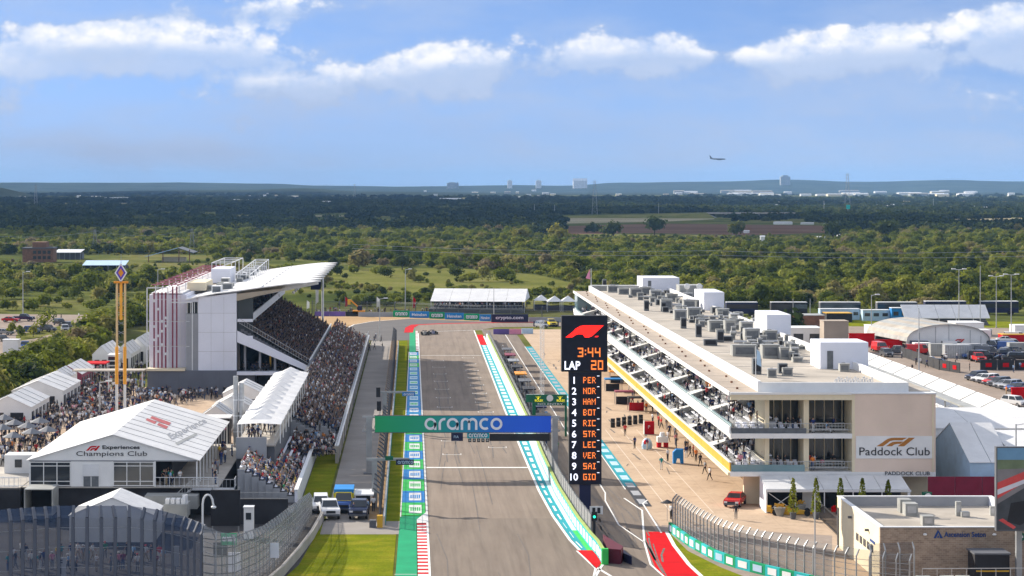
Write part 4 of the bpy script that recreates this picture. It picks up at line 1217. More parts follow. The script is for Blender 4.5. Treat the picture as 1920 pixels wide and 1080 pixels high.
# ================================================================ STREET FURNITURE HELPERS
def gable_tent(name, label, x0, x1, y0, y1, zb, ze, zr, m_roof, m_wall, group=None, cat='tent', bays=0, ridge='y', wall=True, over=.12, panels=0):
    """frame tent: roof panels, gable walls, side walls; ridge along y (or x)"""
    o = thing(name, label, cat, ((x0+x1)/2, (y0+y1)/2, zb), 0, group)
    n = max(1, bays)
    if ridge == 'y':
        xm = (x0+x1)/2
        for i in range(n):
            a = y0 - (over if i == 0 else 0) + (y1-y0)*i/n + (over if i == 0 else 0) ; a = y0 + (y1-y0)*i/n; b = y0 + (y1-y0)*(i+1)/n
            if i == 0: a -= over
            if i == n-1: b += over
            g_ = .03 if n > 1 else 0
            k = (zr-ze)/(xm-x0)
            for s, xe in ((-1, x0-over), (1, x1+over)):
                q = [(xe, a+g_, ze-k*over), (xm, a+g_, zr), (xm, b-g_, zr), (xe, b-g_, ze-k*over)]
                if s > 0: q = q[::-1]
                MB().prism([(px,py,pz) for px,py,pz in q], (0,0,.06)).build('roof_panel', m_roof, o)
        if wall:
            for yy, d in ((y0, .05), (y1-.05, .05)):
                MB().prism([(x0,yy,ze-.02),(x1,yy,ze-.02),(xm,yy,zr-.03)], (0,d,0)).build('gable', m_wall, o)
                MB().prism([(x0,yy,zb),(x1,yy,zb),(x1,yy,ze-.03),(x0,yy,ze-.03)], (0,d,0)).build('end_wall', m_wall, o)
            for xx in (x0, x1-.05):
                MB().box(xx, xx+.05, y0+.06, y1-.06, zb, ze-.03).build('side_wall', m_wall, o)
    else:
        ym = (y0+y1)/2; k = (zr-ze)/(ym-y0)
        for i in range(n):
            a = x0 + (x1-x0)*i/n; b = x0 + (x1-x0)*(i+1)/n; g_ = .03 if n > 1 else 0
            if i == 0: a -= over
            if i == n-1: b += over
            for s, ye in ((-1, y0-over), (1, y1+over)):
                q = [(a+g_, ye, ze-k*over), (b-g_, ye, ze-k*over), (b-g_, ym, zr), (a+g_, ym, zr)]
                if s > 0: q = q[::-1]
                MB().prism(q, (0,0,.06)).build('roof_panel', m_roof, o)
        if wall:
            for xx in (x0, x1-.05):
                MB().prism([(xx,y0,ze-.02),(xx,y1,ze-.02),(xx,ym,zr-.03)], (.05,0,0)).build('gable', m_wall, o)
                MB().box(xx, xx+.05, y0, y1, zb, ze-.03).build('end_wall', m_wall, o)
            for yy in (y0+.06, y1-.11): MB().box(x0+.06, x1-.06, yy, yy+.05, zb, ze-.03).build('side_wall', m_wall, o)
    return o
def railing(o, pts, h=1.05, step=.55, m='galvanised', name='railing'):
    mb = MB()
    for a, b in zip(pts[:-1], pts[1:]):
        a = Vector(a); b = Vector(b)
        for k in (h, h*.12): mb.beam(a + Vector((0,0,k)), b + Vector((0,0,k)), .06, .06)
        n = max(1, int((b-a).length / step))
        for i in range(n + 1):
            p = a.lerp(b, i/n); mb.box(p.x-.018, p.x+.018, p.y-.018, p.y+.018, p.z, p.z+h)
    return mb.build(name, M(m), o)
def light_mast(px, py, ytop, label, group='tall light masts', arms=1, r=.16):
    X, Y, _ = g(px, py); h = zs(ytop, Y)
    o = thing('light_mast', label, 'light mast', (X, Y, 0), 0, group)
    MB().tube((X,Y,0),(X,Y,h), r, r*.55, 8).build('pole', M('galvanised'), o)
    MB().tube((X,Y,0),(X,Y,.25), r*2, r*2, 8).build('foot', M('concrete'), o)
    for s in ([-1, 1] if arms == 2 else [1] if arms == 1 else []):
        MB().beam((X,Y,h-.1),(X+s*1.3,Y,h+.1), .10).box(X+s*.9, X+s*1.9, Y-.25, Y+.25, h+.02, h+.24).build('lamp_head', M('white_metal'), o)
    return o
# ================================================================ GRANDSTAND
GS = thing('grandstand', 'big white roofed grandstand with red vertical bars on its tower and a packed upper tier', 'grandstand', (-30, 386, 0))
ya, yb = 386.0, 487.0
GYA, GYB = ya, yb
def gb(name, m, *a): return MB().box(*a).build(name, M(m), GS)
gb('side_wall', 'pale_grey_panel', -36.7, -30.1, ya, yb, 4.15, 16.9)
for k, (xa_, xb_) in enumerate(((-36.7,-33.42),(-33.38,-30.1))):
    pass
MB().prism([(-36.7,ya-.01,16.9),(-30.1,ya-.01,16.9),(-30.1,ya-.01,17.5),(-36.7,ya-.01,16.7)], (0,10,0)).build('wall_cap', M('pale_grey_panel'), GS)
gb('base_wall', 'slate_base', -45.4, -30.05, ya-.6, yb, 0, 4.1)
gb('base_wall', 'slate_base', -30.0, -27, ya+.8, yb, 0, 4.0)
gb('recess_column', 'grey_panel', -38.8, -36.75, ya+.3, ya+14, 0, 13.9)
w_ = gb('stair_window', 'dark_glass', -38.7, -36.8, ya+.5, ya+14, 13.95, 15.9)
for k in range(4): MB().box(-38.7+k*.62, -38.6+k*.62, ya+.38, ya+.48, 13.95, 15.9).build('mullion', M('white_metal'), w_)
gb('recess_head', 'pale_grey_panel', -38.8, -36.75, ya+.3, ya+14, 15.95, 16.6)
gb('stair_tower', 'pale_grey_panel', -45.4, -38.9, ya+2.2, ya+30, 4.15, 17.1)
gb('podium_ledge', 'cream_wall', -45.6, -38.9, ya-.9, ya+2.1, 4.12, 4.5)
for zz in (8.3, 12.6): gb('panel_joint', 'white_metal', -45.45, -38.95, ya+2.1, ya+2.18, zz, zz+.10)
for xx in (-42.2, -40.0): gb('panel_joint', 'white_metal', xx, xx+.07, ya+2.1, ya+2.18, 4.6, 17.0)
for zz in (7.4, 10.7, 14.0): gb('panel_joint', 'hvac', -36.68, -30.12, ya-.012, ya-.004, zz, zz+.035)
for xx in (-34.5, -32.3): gb('panel_joint', 'hvac', xx, xx+.03, ya-.014, ya-.006, 4.2, 16.8)
for xx in (-43.5,-40,-36,-33): gb('panel_joint', 'dark_grey', xx, xx+.04, ya-.614, ya-.604, .1, 4.05)
# free-standing frame and red bars
fr = MB()
fr.beam((-45.5,ya-.2,4.5),(-45.5,ya-.2,18.4),.18).beam((-45.5,ya-.2,18.4),(-41.9,ya-.2,18.4),.18).beam((-41.9,ya-.2,4.5),(-41.9,ya-.2,18.4),.14)
fr.beam((-41.3,ya-.2,15.9),(-37.6,ya-.2,15.9),.16).beam((-37.7,ya-.2,4.2),(-37.7,ya-.2,15.9),.16)
for zz in (8.3, 12.6, 16.4): fr.beam((-45.5,ya-.2,zz),(-38.2,ya-.2,zz),.07)
fr.build('steel_frame', M('white_metal'), GS)
for i, xx in enumerate((-44.3,-43.6,-42.95,-42.3,-41.1,-40.4)):
    MB().box(xx-.12, xx+.12, ya-.15, ya+.1, 4.6, 18.6 if i > 3 else 17.6).build('red_bar', M('maroon'), GS)
wb = MB()
for i, xx in enumerate((-44.3,-43.6,-42.95,-42.3)):
    for zz in ((9.2,11.5,15.9),(7.2,9.9,14.5),(8.4,10.7,12.4),(6.8,11.6,13.0))[i]: wb.box(xx-.15, xx+.15, ya-.18, ya-.16, zz, zz+.45)
wb.build('bar_clamp', M('white_metal'), GS)
# red pergola over the tower roof, running back
pg_ = thing('pergola', 'dark red slatted pergola running back over the tower roof of the grandstand', 'pergola', (-42, 400, 17.2))
for xx in (-44.4, -42.9, -41.4, -40.3): MB().box(xx-.06, xx+.06, ya+.2, 482, 18.7, 18.85).build('rafter', M('maroon'), pg_)
MB().box(-45.1, -39.7, ya+2.3, 484, 17.2, 17.4).build('roof_deck', M('white_paint'), pg_)
for k in range(15):
    yy = ya + .6 + k * 6.6
    MB().box(-44.9, -39.9, yy, yy+1.4, 18.86, 18.93).build('slat', M('maroon'), pg_)
for k in range(9):
    for xx in (-44.4, -40.3): MB().box(xx-.1, xx+.1, ya+3+k*11, ya+3.25+k*11, 17.1, 18.59).build('post', M('white_metal'), pg_)
# back of the tower roof: rooms, frames, plant
gb('roof_room', 'cream_wall', -40.2, -36.9, ya+16, ya+30, 17.15, 18.6)
gb('roof_room', 'pale_grey_panel', -38.4, -34.8, ya+44, ya+58, 17.3, 20.0)
rf = MB()
for yy in (455, 465, 475, 486):
    for xx in (-40.5, -36.5): rf.beam((xx,yy,17),(xx,yy,20.3),.15)
    rf.beam((-40.5,yy,20.3),(-36.5,yy,20.3),.15); rf.beam((-40.5,yy,18.8),(-36.5,yy,20.3),.1)
for xx in (-40.5,-36.5): rf.beam((xx,455,20.3),(xx,486,20.3),.15)
rf.build('roof_frame', M('white_metal'), GS)
gb('tower_roof', 'roof_membrane', -45.4, -30.2, ya+30.1, yb, 16.2, 17.15)
rg = random.Random(5)
for k in range(26):
    yy = ya + 4 + k * 3.7; xx = -36.6 + rg.uniform(-.4, 3.2) + k*.04; zr_ = 17.1 + (xx+36.7)*.12
    hh = rg.uniform(.7, 1.4); ww = rg.uniform(.9, 1.9)
    u_ = MB().box(xx, xx+ww, yy, yy+rg.uniform(1.2,2.4), zr_-.1, zr_+hh).build('air_unit', M('hvac' if k % 3 else 'white_paint'), GS)
    MB().box(xx+.15, xx+ww-.15, yy-.03, yy-.005, zr_+.15, zr_+hh-.15).build('louvre', M('hvac_dark'), u_)
fr = MB()
for k in range(10):
    yy = 425 + k*6.2
    for xx in (-33.4,-30.6): fr.beam((xx,yy,17.4),(xx,yy,19.1+k*.12),.12)
    fr.beam((-33.4,yy,19.1+k*.12),(-30.6,yy,19.1+k*.12),.12)
    if k < 9:
        for xx in (-33.4,-30.6): fr.beam((xx,yy,19.1+k*.12),(xx,yy+6.2,19.2+k*.12),.12)
fr.build('roof_frame', M('white_metal'), GS)
# roof membrane: slightly bowed, ends in pointed outriggers on the right edge
prof = [(-38.9,16.25),(-36.7,16.75),(-33.5,17.35),(-30.1,17.75),(-26,18.35),(-22,18.85),(-19.5,19.1),(-18.2,19.15)]
nb = 10
for k in range(nb):
    a = ya - .3 + (yb - ya + .6) * k / nb; b = ya - .3 + (yb - ya + .6) * (k+1) / nb
    mb = MB()
    for (x0_, z0_), (x1_, z1_) in zip(prof[:-1], prof[1:]):
        mid = (a+b)/2; sag = .22 if x0_ > -30 else 0
        mb.prism([(x0_,a,z0_),(x1_,a,z1_),(x1_,mid,z1_-sag),(x0_,mid,z0_-(sag if x0_ > -26.5 else 0))], (0,0,.16))
        mb.prism([(x0_,mid,z0_-(sag if x0_ > -26.5 else 0)),(x1_,mid,z1_-sag),(x1_,b,z1_),(x0_,b,z0_)], (0,0,.16))
    mb.build('roof_panel', M('white_fabric'), GS)
    # pointed outrigger with membrane tip
    t_ = MB(); t_.prism([(-18.2,a+.4,19.15),(-15.9,(a+b)/2,19.3),(-18.2,b-.4,19.15)], (0,0,.14)); t_.build('roof_tip', M('white_fabric'), GS)
    MB().beam((-30.3,(a+b)/2,16.3),(-16.2,(a+b)/2,19.05),.3,.5).build('truss', M('white_metal'), GS)
# underside lining and lamps
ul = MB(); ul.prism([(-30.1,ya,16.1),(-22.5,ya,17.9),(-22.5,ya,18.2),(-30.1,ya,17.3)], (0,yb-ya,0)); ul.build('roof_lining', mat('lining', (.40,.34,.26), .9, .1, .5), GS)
for k in range(14):
    MB().ball((-20.6, 392+k*7, 17.3), .28, 6, 4).build('lamp', M('white_metal'), GS)
# suites behind the upper tier, sloping balcony
gb('suite_wall', 'dark_glass', -30.05, -29.6, ya+1, yb, 4.2, 16.0)
gb('suite_floor', 'grey_panel', -30.0, -27.6, ya+.8, yb-.5, 12.6, 13.0)
gb('balcony_front', 'pale_grey_panel', -27.6, -27.4, ya+.8, yb-.5, 12.6, 13.9)
MB().prism([(-30,ya+.5,9.5),(-27.3,ya+.5,9.5),(-27.3,ya+.5,16.4),(-30,ya+.5,16.9)], (0,.3,0)).build('end_glass', M('dark_glass'), GS)
for zz in (12.5, 9.6): gb('slab_edge', 'pale_grey_panel', -30.0, -27.3, ya+.1, ya+.45, zz, zz+.5)
# the raking deck of the upper tier
NR = 20; x_f, z_f, x_b, z_b = -17.6, 4.9, -29.4, 11.6
for i in range(NR):
    xa_ = x_f + (x_b-x_f)*i/NR; xb_ = x_f + (x_b-x_f)*(i+1)/NR; zt = z_f + (z_b-z_f)*i/NR
    gb('seating_step', 'dark_grey', xb_, xa_-.004, ya+.2, yb-.2, zt-.5, zt)
gb('front_parapet', 'grey_panel', -17.55, -17.35, ya, yb, 4.2, 5.9)
gb('parapet_cap', 'white_metal', -17.6, -17.28, ya, yb, 5.91, 6.0)
MB().prism([(-30,ya,9.0),(-17.4,ya,3.8),(-17.4,ya,4.75),(-30,ya,11.0)], (0,.35,0)).build('end_beam', M('pale_grey_panel'), GS)
railing(GS, [(-29.6,ya+.1,12.2),(-17.6,ya+.1,5.2)], .9, .5, 'galvanised')
gb('understand_wall', 'black', -27, -18.2, ya+6, yb, 0, 4.0)
gb('concourse_slab', 'pale_grey_panel', -30, -18.2, ya-.8, ya+6, 3.4, 3.95)
for k in range(5): gb('column', 'grey_panel', -29+k*2.6, -28.6+k*2.6, ya+2, ya+2.4, 3.96, 8.4 - k*.9)
gb('vomitory_column', 'yellow', -24.6, -24.3, ya+3, ya+3.3, 4, 6.5)
# far poles of the roof and a banner
MB().tube((-19.2,yb-1,0),(-19.2,yb-1,18.2),.25,.25,8).build('roof_column', M('white_metal'), GS)
MB().box(-21.8,-19.6,yb-.8,yb-.7,13.4,17.2).build('banner', M('navy'), GS)

# lower tier
LT = thing('lower_stand', 'long lower seating bank packed with spectators beside the service road', 'stand', (-13, 390, 0))
y0_, y1_ = 300.0, 500.0
NL = 11
for i in range(NL):
    xa_ = -9.9 - i*.62; zt = 1.3 + i*.36
    MB().box(xa_-.62, xa_-.004, y0_ + (12 if i < 5 else 0), y1_, 0.03, zt).build('seating_step', M('grey_panel'), LT)
MB().box(-9.85,-9.45,290,505,.03,2.25).build('front_wall', M('concrete'), LT)
MB().box(-9.9,-9.4,290,505,2.26,2.36).build('wall_cap', M('white_metal'), LT)
MB().box(-17.2,-16.75,y0_,386,.03,6.2).build('back_wall', M('dark_grey'), LT)
railing(LT, [(-9.65,290,2.36),(-9.65,505,2.36)], .8, 2.4, 'steel')
for k in range(26):
    MB().box(-9.44,-9.36,292+k*8,292.2+k*8,.03,2.2).build('wall_joint', M('dark_grey'), LT)

# row of white peaked canopies over the suites
CR = thing('canopy_row', 'row of white peaked canopies on the raised terrace behind the lower seats', 'canopy', (-18.5, 300, 0))
MB().box(-20.6,-16.1,264,340,.03,5.3).build('terrace_block', M('dark_grey'), CR)
MB().box(-20.7,-16.0,263.6,340.2,5.31,5.5).build('terrace_deck', M('concrete'), CR)
MB().box(-20.6,-17.0,263.3,263.55,3.9,6.4).build('end_panel', M('grey_panel'), CR)
for k in range(12):
    ym = 268 + k*6.1; yy0, yy1 = ym-2.95, ym+2.95; xx0, xx1 = -20.6, -15.4; zt = 8.9; ze = 7.75
    mb = MB(); pk = (-18.0, ym, zt); n4 = 4
    cor = [(xx0,yy0,ze),(xx1,yy0,ze),(xx1,yy1,ze),(xx0,yy1,ze)]
    for a, b in zip(cor, cor[1:] + cor[:1]):
        a_, b_, p_ = Vector(a), Vector(b), Vector(pk)
        m1 = a_.lerp(p_, .5) - Vector((0,0,.16)); m2 = b_.lerp(p_, .5) - Vector((0,0,.16)); me_ = a_.lerp(b_, .5) + Vector((0,0,.14))
        mb.poly([a_, me_, m1]); mb.poly([me_, b_, m2]); mb.poly([me_, m2, m1]); mb.poly([m1, m2, p_])
    c = mb.build('canopy', M('white_fabric'), CR)
    po = MB()
    for xx in (xx0+.1, xx1-.1): po.tube((xx,yy0+.05,5.5),(xx,yy0+.05,ze),.06,.06,5)
    po.build('post', M('white_metal'), c)
railing(CR, [(-16.05,264,5.5),(-16.05,340,5.5)], 1.0, 1.6, 'galvanised')

# near bleachers
NBX = thing('bleachers', 'near open bleachers with white bench rows running towards the canopies', 'bleachers', (-16, 268, 0))
nr = 8
for i in range(nr):
    xa_ = -12.95 - i*.80; zt = 1.35 + i*.40
    MB().box(xa_-.80, xa_-.004, 248 + i*.25, 296, zt-.35, zt).build('seating_step', M('dark_grey'), NBX)
    MB().box(xa_-.62, xa_-.32, 248.3 + i*.25, 295, zt+.38, zt+.44).build('bench', M('pale_grey_panel'), NBX)
    MB().box(xa_-.80, xa_-.02, 247.8 + i*.25, 247.97 + i*.25, .05, zt+.25).build('end_panel', M('grey_panel'), NBX)
MB().box(-12.9,-12.6,247.6,297,.05,2.3).build('side_wall', M('pale_grey_panel'), NBX)
MB().box(-12.95,-12.5,247.5,297,2.31,2.42).build('wall_cap', M('white_metal'), NBX)
MB().box(-20.2,-12.65,240,247.4,.05,1.0).build('plinth', M('black'), NBX)
lawn = MB().poly([(-12.5,250,.04),(-9.5,250,.04),(-9.5,300,.04),(-12.5,300,.04)]).build('grass_bank', M('mown_grass')); tag(lawn, kind='structure')

# ================================================================ CHAMPIONS CLUB TENT
tx0, tx1, ty0, ty1, zb_, ze_, zr_ = -41.8, -23.4, 245.0, 285.0, 3.1, 6.0, 8.75
CT = thing('hospitality_tent', 'large white gabled hospitality tent on a dark platform reading Experiences Champions Club', 'tent', (-32.6, 245, 0))
xm_ = (tx0+tx1)/2; nb = 10; kk = (zr_-ze_)/(xm_-tx0)
for i in range(nb):
    a = ty0 - (.3 if i == 0 else 0) + 0; a = ty0 + 4*i - (.3 if i == 0 else 0) + .03; b = ty0 + 4*(i+1) - .03
    MB().prism([(tx0-.3,a,ze_-kk*.3),(xm_-.01,a,zr_),(xm_-.01,b,zr_),(tx0-.3,b,ze_-kk*.3)], (0,0,.07)).build('roof_panel', M('white_fabric'), CT)
    MB().prism([(xm_+.01,a,zr_),(tx1+.3,a,ze_-kk*.3),(tx1+.3,b,ze_-kk*.3),(xm_+.01,b,zr_)], (0,0,.07)).build('roof_panel', M('white_fabric'), CT)
js = MB()
for i in range(1, nb):
    y_ = ty0 + 4*i
    js.beam((tx0-.2,y_,ze_-.12+.05),(xm_,y_,zr_+.04),.13,.10); js.beam((xm_,y_,zr_+.04),(tx1+.2,y_,ze_-.03),.13,.12)
js.build('roof_keder', M('dark_grey'), CT)
MB().prism([(tx0,ty0,ze_-.03),(tx1,ty0,ze_-.03),(xm_,ty0,zr_-.05)], (0,.08,0)).build('gable', M('white_paint'), CT)
MB().box(tx0,tx1,ty0-.03,ty0+.08,ze_-.16,ze_-.04).build('eave_beam', M('grey_panel'), CT)
# front wall: glazed bays, door, open bay
def win(x0, x1, z0, z1, nx, nz, y=ty0):
    f = MB()
    for k in range(nx+1):
        xx = x0 + (x1-x0)*k/nx; f.box(xx-.045, xx+.045, y-.10, y-.02, z0, z1)
    for zz in [z0+.05, z0+.52, z1-.45, z1-.05][:nz]: f.box(x0, x1, y-.094, y-.024, zz-.04, zz+.04)
    o = f.build('window', M('white_paint'), CT)
    for k in range(nx):
        xx = x0 + (x1-x0)*k/nx; ww = (x1-x0)/nx
        MB().box(xx+.06, xx+ww-.06, y-.06, y-.03, z0+.06, z1-.06).build('pane', M('dark_glass'), o)
X = lambda px: (px - CX) * ty0 / F
win(X(57), X(132), 3.15, 5.8, 3, 4)
win(X(213), X(288), 3.15, 5.8, 3, 4)
MB().box(tx0, X(56), ty0-.05, ty0+.05, zb_, ze_-.17).build('wall_panel', M('white_paint'), CT)
MB().box(X(133), X(212), ty0-.01, ty0+.05, zb_, ze_-.17).build('wall_panel', M('white_paint'), CT)
MB().box(X(289), X(292), ty0-.05, ty0+.05, zb_, ze_-.17).build('wall_panel', M('white_paint'), CT)
d_ = MB().box(X(155), X(186), ty0-.08, ty0-.02, 4.25, 5.5).build('door_head', M('white_metal'), CT)
d_ = MB().box(X(156), X(186), ty0-.09, ty0-.02, 3.1, 4.2).build('door', M('hvac_dark'), CT)
f = MB()
for px in (156, 171, 186): f.box(X(px)-.04, X(px)+.04, ty0-.11, ty0-.09, 3.1, 4.2)
f.build('door_frame', M('white_paint'), d_)
MB().box(tx0, X(291), ty0+.1, ty0+.2, zb_, ze_-.2).build('inner_dark', M('black_cloth'), CT)
MB().box(tx0, tx1-3.2, ty0+4, ty1-.1, zb_, ze_-.2).build('interior_wall', M('black_cloth'), CT)
for k in range(11): MB().box(tx1-.12, tx1+.02, ty0+4*k-.08+.05, ty0+4*k+.08+.05, zb_, ze_-.1).build('leg', M('white_paint'), CT)
MB().box(tx0-.6, tx1+.3, ty0-.12, ty1+.3, .06, 3.0).build('platform_skirt', M('black_cloth'), CT)
MB().box(tx0-.7, tx1+2.4, ty0-.6, ty1+.3, 3.0, 3.09).build('deck', M('concrete'), CT)
MB().box(tx1+.35, tx1+2.4, ty0-.5, ty1, .06, 2.98).build('platform_skirt', M('black_cloth'), CT)
railing(CT, [(X(292),ty0-.5,3.1),(tx1+2.3,ty0-.5,3.1)], 1.05, .5, 'white_metal')
railing(CT, [(-46,ty0-.2,3.1),(tx0-.2,ty0-.2,3.1)], 1.05, .6, 'white_metal')
# steps down to the yard
st = MB()
for k in range(9): st.box(tx1-.9-k*.32, tx1-.55-k*.32, ty0-2.2, ty0-.7, 2.75-k*.32, 2.83-k*.32)
st.build('stair', M('galvanised'), CT)
railing(CT, [(tx1-.5,ty0-2.2,3.0),(tx1-3.6,ty0-2.2,.15)], 1.0, .4, 'galvanised')
railing(CT, [(tx1-.4,ty0-2.2,3.1),(tx1+4.2,ty0-2.2,3.1),(tx1+4.2,ty0+.5,3.1)], 1.05, .4, 'galvanised')
MB().box(tx1-.4, tx1+4.2, ty0-2.2, ty0-.62, 2.96, 3.06).build('landing', M('galvanised'), CT)
# lettering on the gable and on the roof
Xg = lambda px: (px - CX) * ty0 / F; Zg = lambda py: H - (py - CY) * ty0 / F
racing_logo(Xg(161), ty0-.03, Zg(845), Xg(188)-Xg(161), Zg(836)-Zg(845), M('bright_red'), CT)
put_text('Experiences', Xg(192), ty0-.03, Zg(844), Zg(835)-Zg(844), M('letter_black'), CT, width=Xg(262)-Xg(192), off=.02)
put_text('Champions Club', Xg(143), ty0-.03, Zg(857.5), Zg(846)-Zg(857.5), M('letter_black'), CT, width=Xg(276)-Xg(143))
sl = (ze_-zr_)/(tx1-xm_)
def roofmap(px, py, k=.10):
    # pixel -> right roof slope
    lo, hi = 240.0, 290.0
    for _ in range(30):
        m_ = (lo+hi)/2; X_ = (px-CX)*m_/F; z_ = zr_ + sl*(X_-xm_)
        y_ = CY + (H-z_)*F/m_
        if y_ > py: lo = m_
        else: hi = m_
    return (X_, m_, z_ + k)
A, B, C_, D_ = roofmap(312,831), roofmap(360,832), roofmap(390,797), roofmap(345,800)
def r_fn(u, v): # u along depth (letters read up the roof), v up slope
    P0, P1, P2 = Vector(roofmap(325,829)), Vector(roofmap(392,796)), Vector(roofmap(312,816))
    return tuple(P0 + (P1-P0)*u + (P2-P0)*v)
vv, ff, ww = text_mb('Experience', 1, 1, .0, .02)
MB().add([r_fn(a, c) for a, b, c in vv], ff).build('lettering', M('grey_panel'), CT)
MB().poly([r_fn(0,-.55), r_fn(.55,-.55), r_fn(.55,-.25), r_fn(0,-.25)]).build('lettering', M('hvac'), CT)
mat('roof_red', (.45,.10,.10), .7, .15, 1)
P_a = [(275,785),(284,779),(321,795),(311,806)]
q = [roofmap(*p) for p in [(273,789),(281,780),(321,794),(312,806)]]
lg = MB(); Q = [Vector(a) for a in q]
def lq(u, v): return tuple((Q[0].lerp(Q[3], u)).lerp(Q[1].lerp(Q[2], u), v))
lg.poly([lq(0,0),lq(.45,0),lq(.45,.4),lq(0,.4)]); lg.poly([lq(.1,.55),lq(1,.55),lq(1,1),lq(.1,1)]); lg.poly([lq(.55,0),lq(1,0),lq(1,.4),lq(.55,.4)])
lg.build('roof_emblem', M('roof_red'), CT)

# ================================================================ TENTS, STALLS AND RIDE ON THE CONCOURSE
def px_tent(label, xl, xr, yb, ztop, depth, ze, zr, m_wall='white_paint', name='marquee', group='white vendor tents', ridge='y', bays=3):
    X0, Y, _ = g(xl, yb); X1 = xs(xr, Y)
    o = gable_tent(name, label, X0, X1, Y, Y+depth, 0.02, ze, zr, M('white_fabric'), M(m_wall), group, 'tent', bays, ridge)
    n = max(2, int(depth / 3.2))
    for k in range(n):
        a = Y + depth*(k+.22)/n; b = Y + depth*(k+.80)/n
        MB().box(X1+.01, X1+.05, a, b, .5, ze*.74).build('window', M('dark_glass' if k % 3 else 'black_cloth'), o)
        MB().box(X1+.06, X1+.09, (a+b)/2-.05, (a+b)/2+.05, .5, ze*.74).build('mullion', M('white_metal'), o)
    w = X1 - X0
    for k in range(2): MB().box(X0+w*(.14+.42*k), X0+w*(.14+.42*k)+w*.28, Y-.06, Y-.01, .1 if k else .9, ze*.72).build('doorway' if k else 'window', M('black_cloth' if k else 'dark_glass'), o)
    js_ = MB(); xm = (X0+X1)/2
    for k in range(1, bays+1): js_.beam((X0-.1,Y+depth*k/(bays+1),ze+.05),(xm,Y+depth*k/(bays+1),zr+.09),.07,.05); js_.beam((xm,Y+depth*k/(bays+1),zr+.09),(X1+.1,Y+depth*k/(bays+1),ze+.05),.07,.05)
    js_.build('roof_seam', M('hvac'), o)
    return o
px_tent('white peaked marquee at the left edge beside the crowded concourse', -30, 58, 800, 0, 17, 2.9, 4.5)
px_tent('long white marquee, second from the left edge', 22, 118, 768, 0, 19, 3.0, 4.6)
px_tent('narrow white tent behind the long marquee', 88, 128, 742, 0, 9, 3.2, 4.4, bays=2)
px_tent('open fronted tent with maroon wall on the concourse', 100, 153, 730, 0, 16, 2.7, 4.2, 'maroon')
px_tent('white tent with a red awning left of the ride tower', 173, 205, 700, 0, 17, 3.6, 5.2)
px_tent('white tent right behind the orange ride tower', 215, 245, 695, 0, 16, 3.3, 5.0)
px_tent('low white tent against the grandstand tower', 240, 274, 682, 0, 19, 3.4, 5.2)
X_, Y_, _ = g(157, 715)
aw = MB().box(X_, X_+4.0, Y_, Y_+6, 3.1, 3.3).build('awning', M('red_paint')); tag(aw, 'bright red flat awning beside white tents', 'awning')
po = MB(); [po.box(X_+a, X_+a+.1, Y_+b, Y_+b+.1, .02, 3.09) for a in (0.1, 3.8) for b in (.1, 5.8)]; po.build('post', M('white_metal'), aw)
X_, Y_, _ = g(201, 706)
sc_ = thing('kiosk', 'glass fronted kiosk standing just left of the orange ride tower', 'kiosk', (X_, Y_, 0))
MB().box(X_, X_+1.9, Y_, Y_+5, .02, 4.1).build('wall', M('white_paint'), sc_)
for k in range(4): MB().box(X_+.2, X_+1.7, Y_-.05, Y_-.01, .4+k*.9, 1.05+k*.9).build('window', M('dark_glass'), sc_)
cn = thing('walkway_canopy', 'flat cream canopy spanning from the tents to the grandstand podium', 'canopy', (-48, 384, 0))
MB().box(-58, -45.7, 383, 387, 4.2, 4.4).build('roof', M('roof_membrane'), cn)
for xx in (-57.5, -52, -46.2): MB().box(xx, xx+.2, 384, 384.2, .02, 4.19).build('post', M('white_metal'), cn)

# ride tower
X_, Y_, _ = g(227, 790)
RT = thing('ride_tower', 'tall orange and white ride tower topped by a purple diamond', 'fairground ride', (X_, Y_, 0))
for dx_ in (-.62, .62):
    MB().tube((X_+dx_,Y_,0.02),(X_+dx_,Y_,21.2),.17,.17,8).build('column', mat('ride_cream', (.62,.46,.24), .6, .1, 1), RT)
    MB().tube((X_+dx_,Y_-.3,5.7),(X_+dx_,Y_-.3,11.4),.26,.26,8).build('orange_sleeve', mat('ride_orange', (.85,.40,.04), .5, .1, 1), RT)
    MB().tube((X_+dx_,Y_-.25,0.02),(X_+dx_,Y_-.25,5.7),.2,.2,8).build('column_foot', M('white_metal'), RT)
MB().tube((X_,Y_,15.5),(X_,Y_,22.2),.2,.2,8).build('centre_mast', M('ride_orange'), RT)
lt = MB()
for k in range(10):
    z_ = 6 + k*1.45; lt.beam((X_-.6,Y_,z_),(X_+.6,Y_,z_+.6),.07); lt.beam((X_+.6,Y_,z_),(X_-.6,Y_,z_+.6),.07)
lt.build('bracing', M('steel'), RT)
MB().box(X_-1.1,X_+1.1,Y_-.3,Y_+.3,21.1,21.4).build('head_beam', M('orange'), RT)
dm = MB(); zc_ = 22.7
def ringd(r0, r1, m_, y):
    P0 = [(0,1.5*r0),( .95*r0,0),(0,-1.5*r0),(-.95*r0,0)]; P1 = [(0,1.5*r1),( .95*r1,0),(0,-1.5*r1),(-.95*r1,0)]
    mb = MB()
    for i in range(4):
        a, b, c, d = P0[i], P0[(i+1)%4], P1[(i+1)%4], P1[i]
        mb.prism([(X_+p[0], y, zc_+p[1]) for p in (a,b,c,d)], (0,.2,0))
    return mb.build('diamond_ring', m_, RT)
ringd(1.0,.78,M('white_paint'),Y_-.3); ringd(.78,.45,mat('purple',(.12,.06,.45),.5,.1,1),Y_-.28); ringd(.45,.05,M('orange'),Y_-.26)
MB().tube((X_,Y_,21.4),(X_,Y_,25.6),.06,.03,6).build('finial', M('steel'), RT)

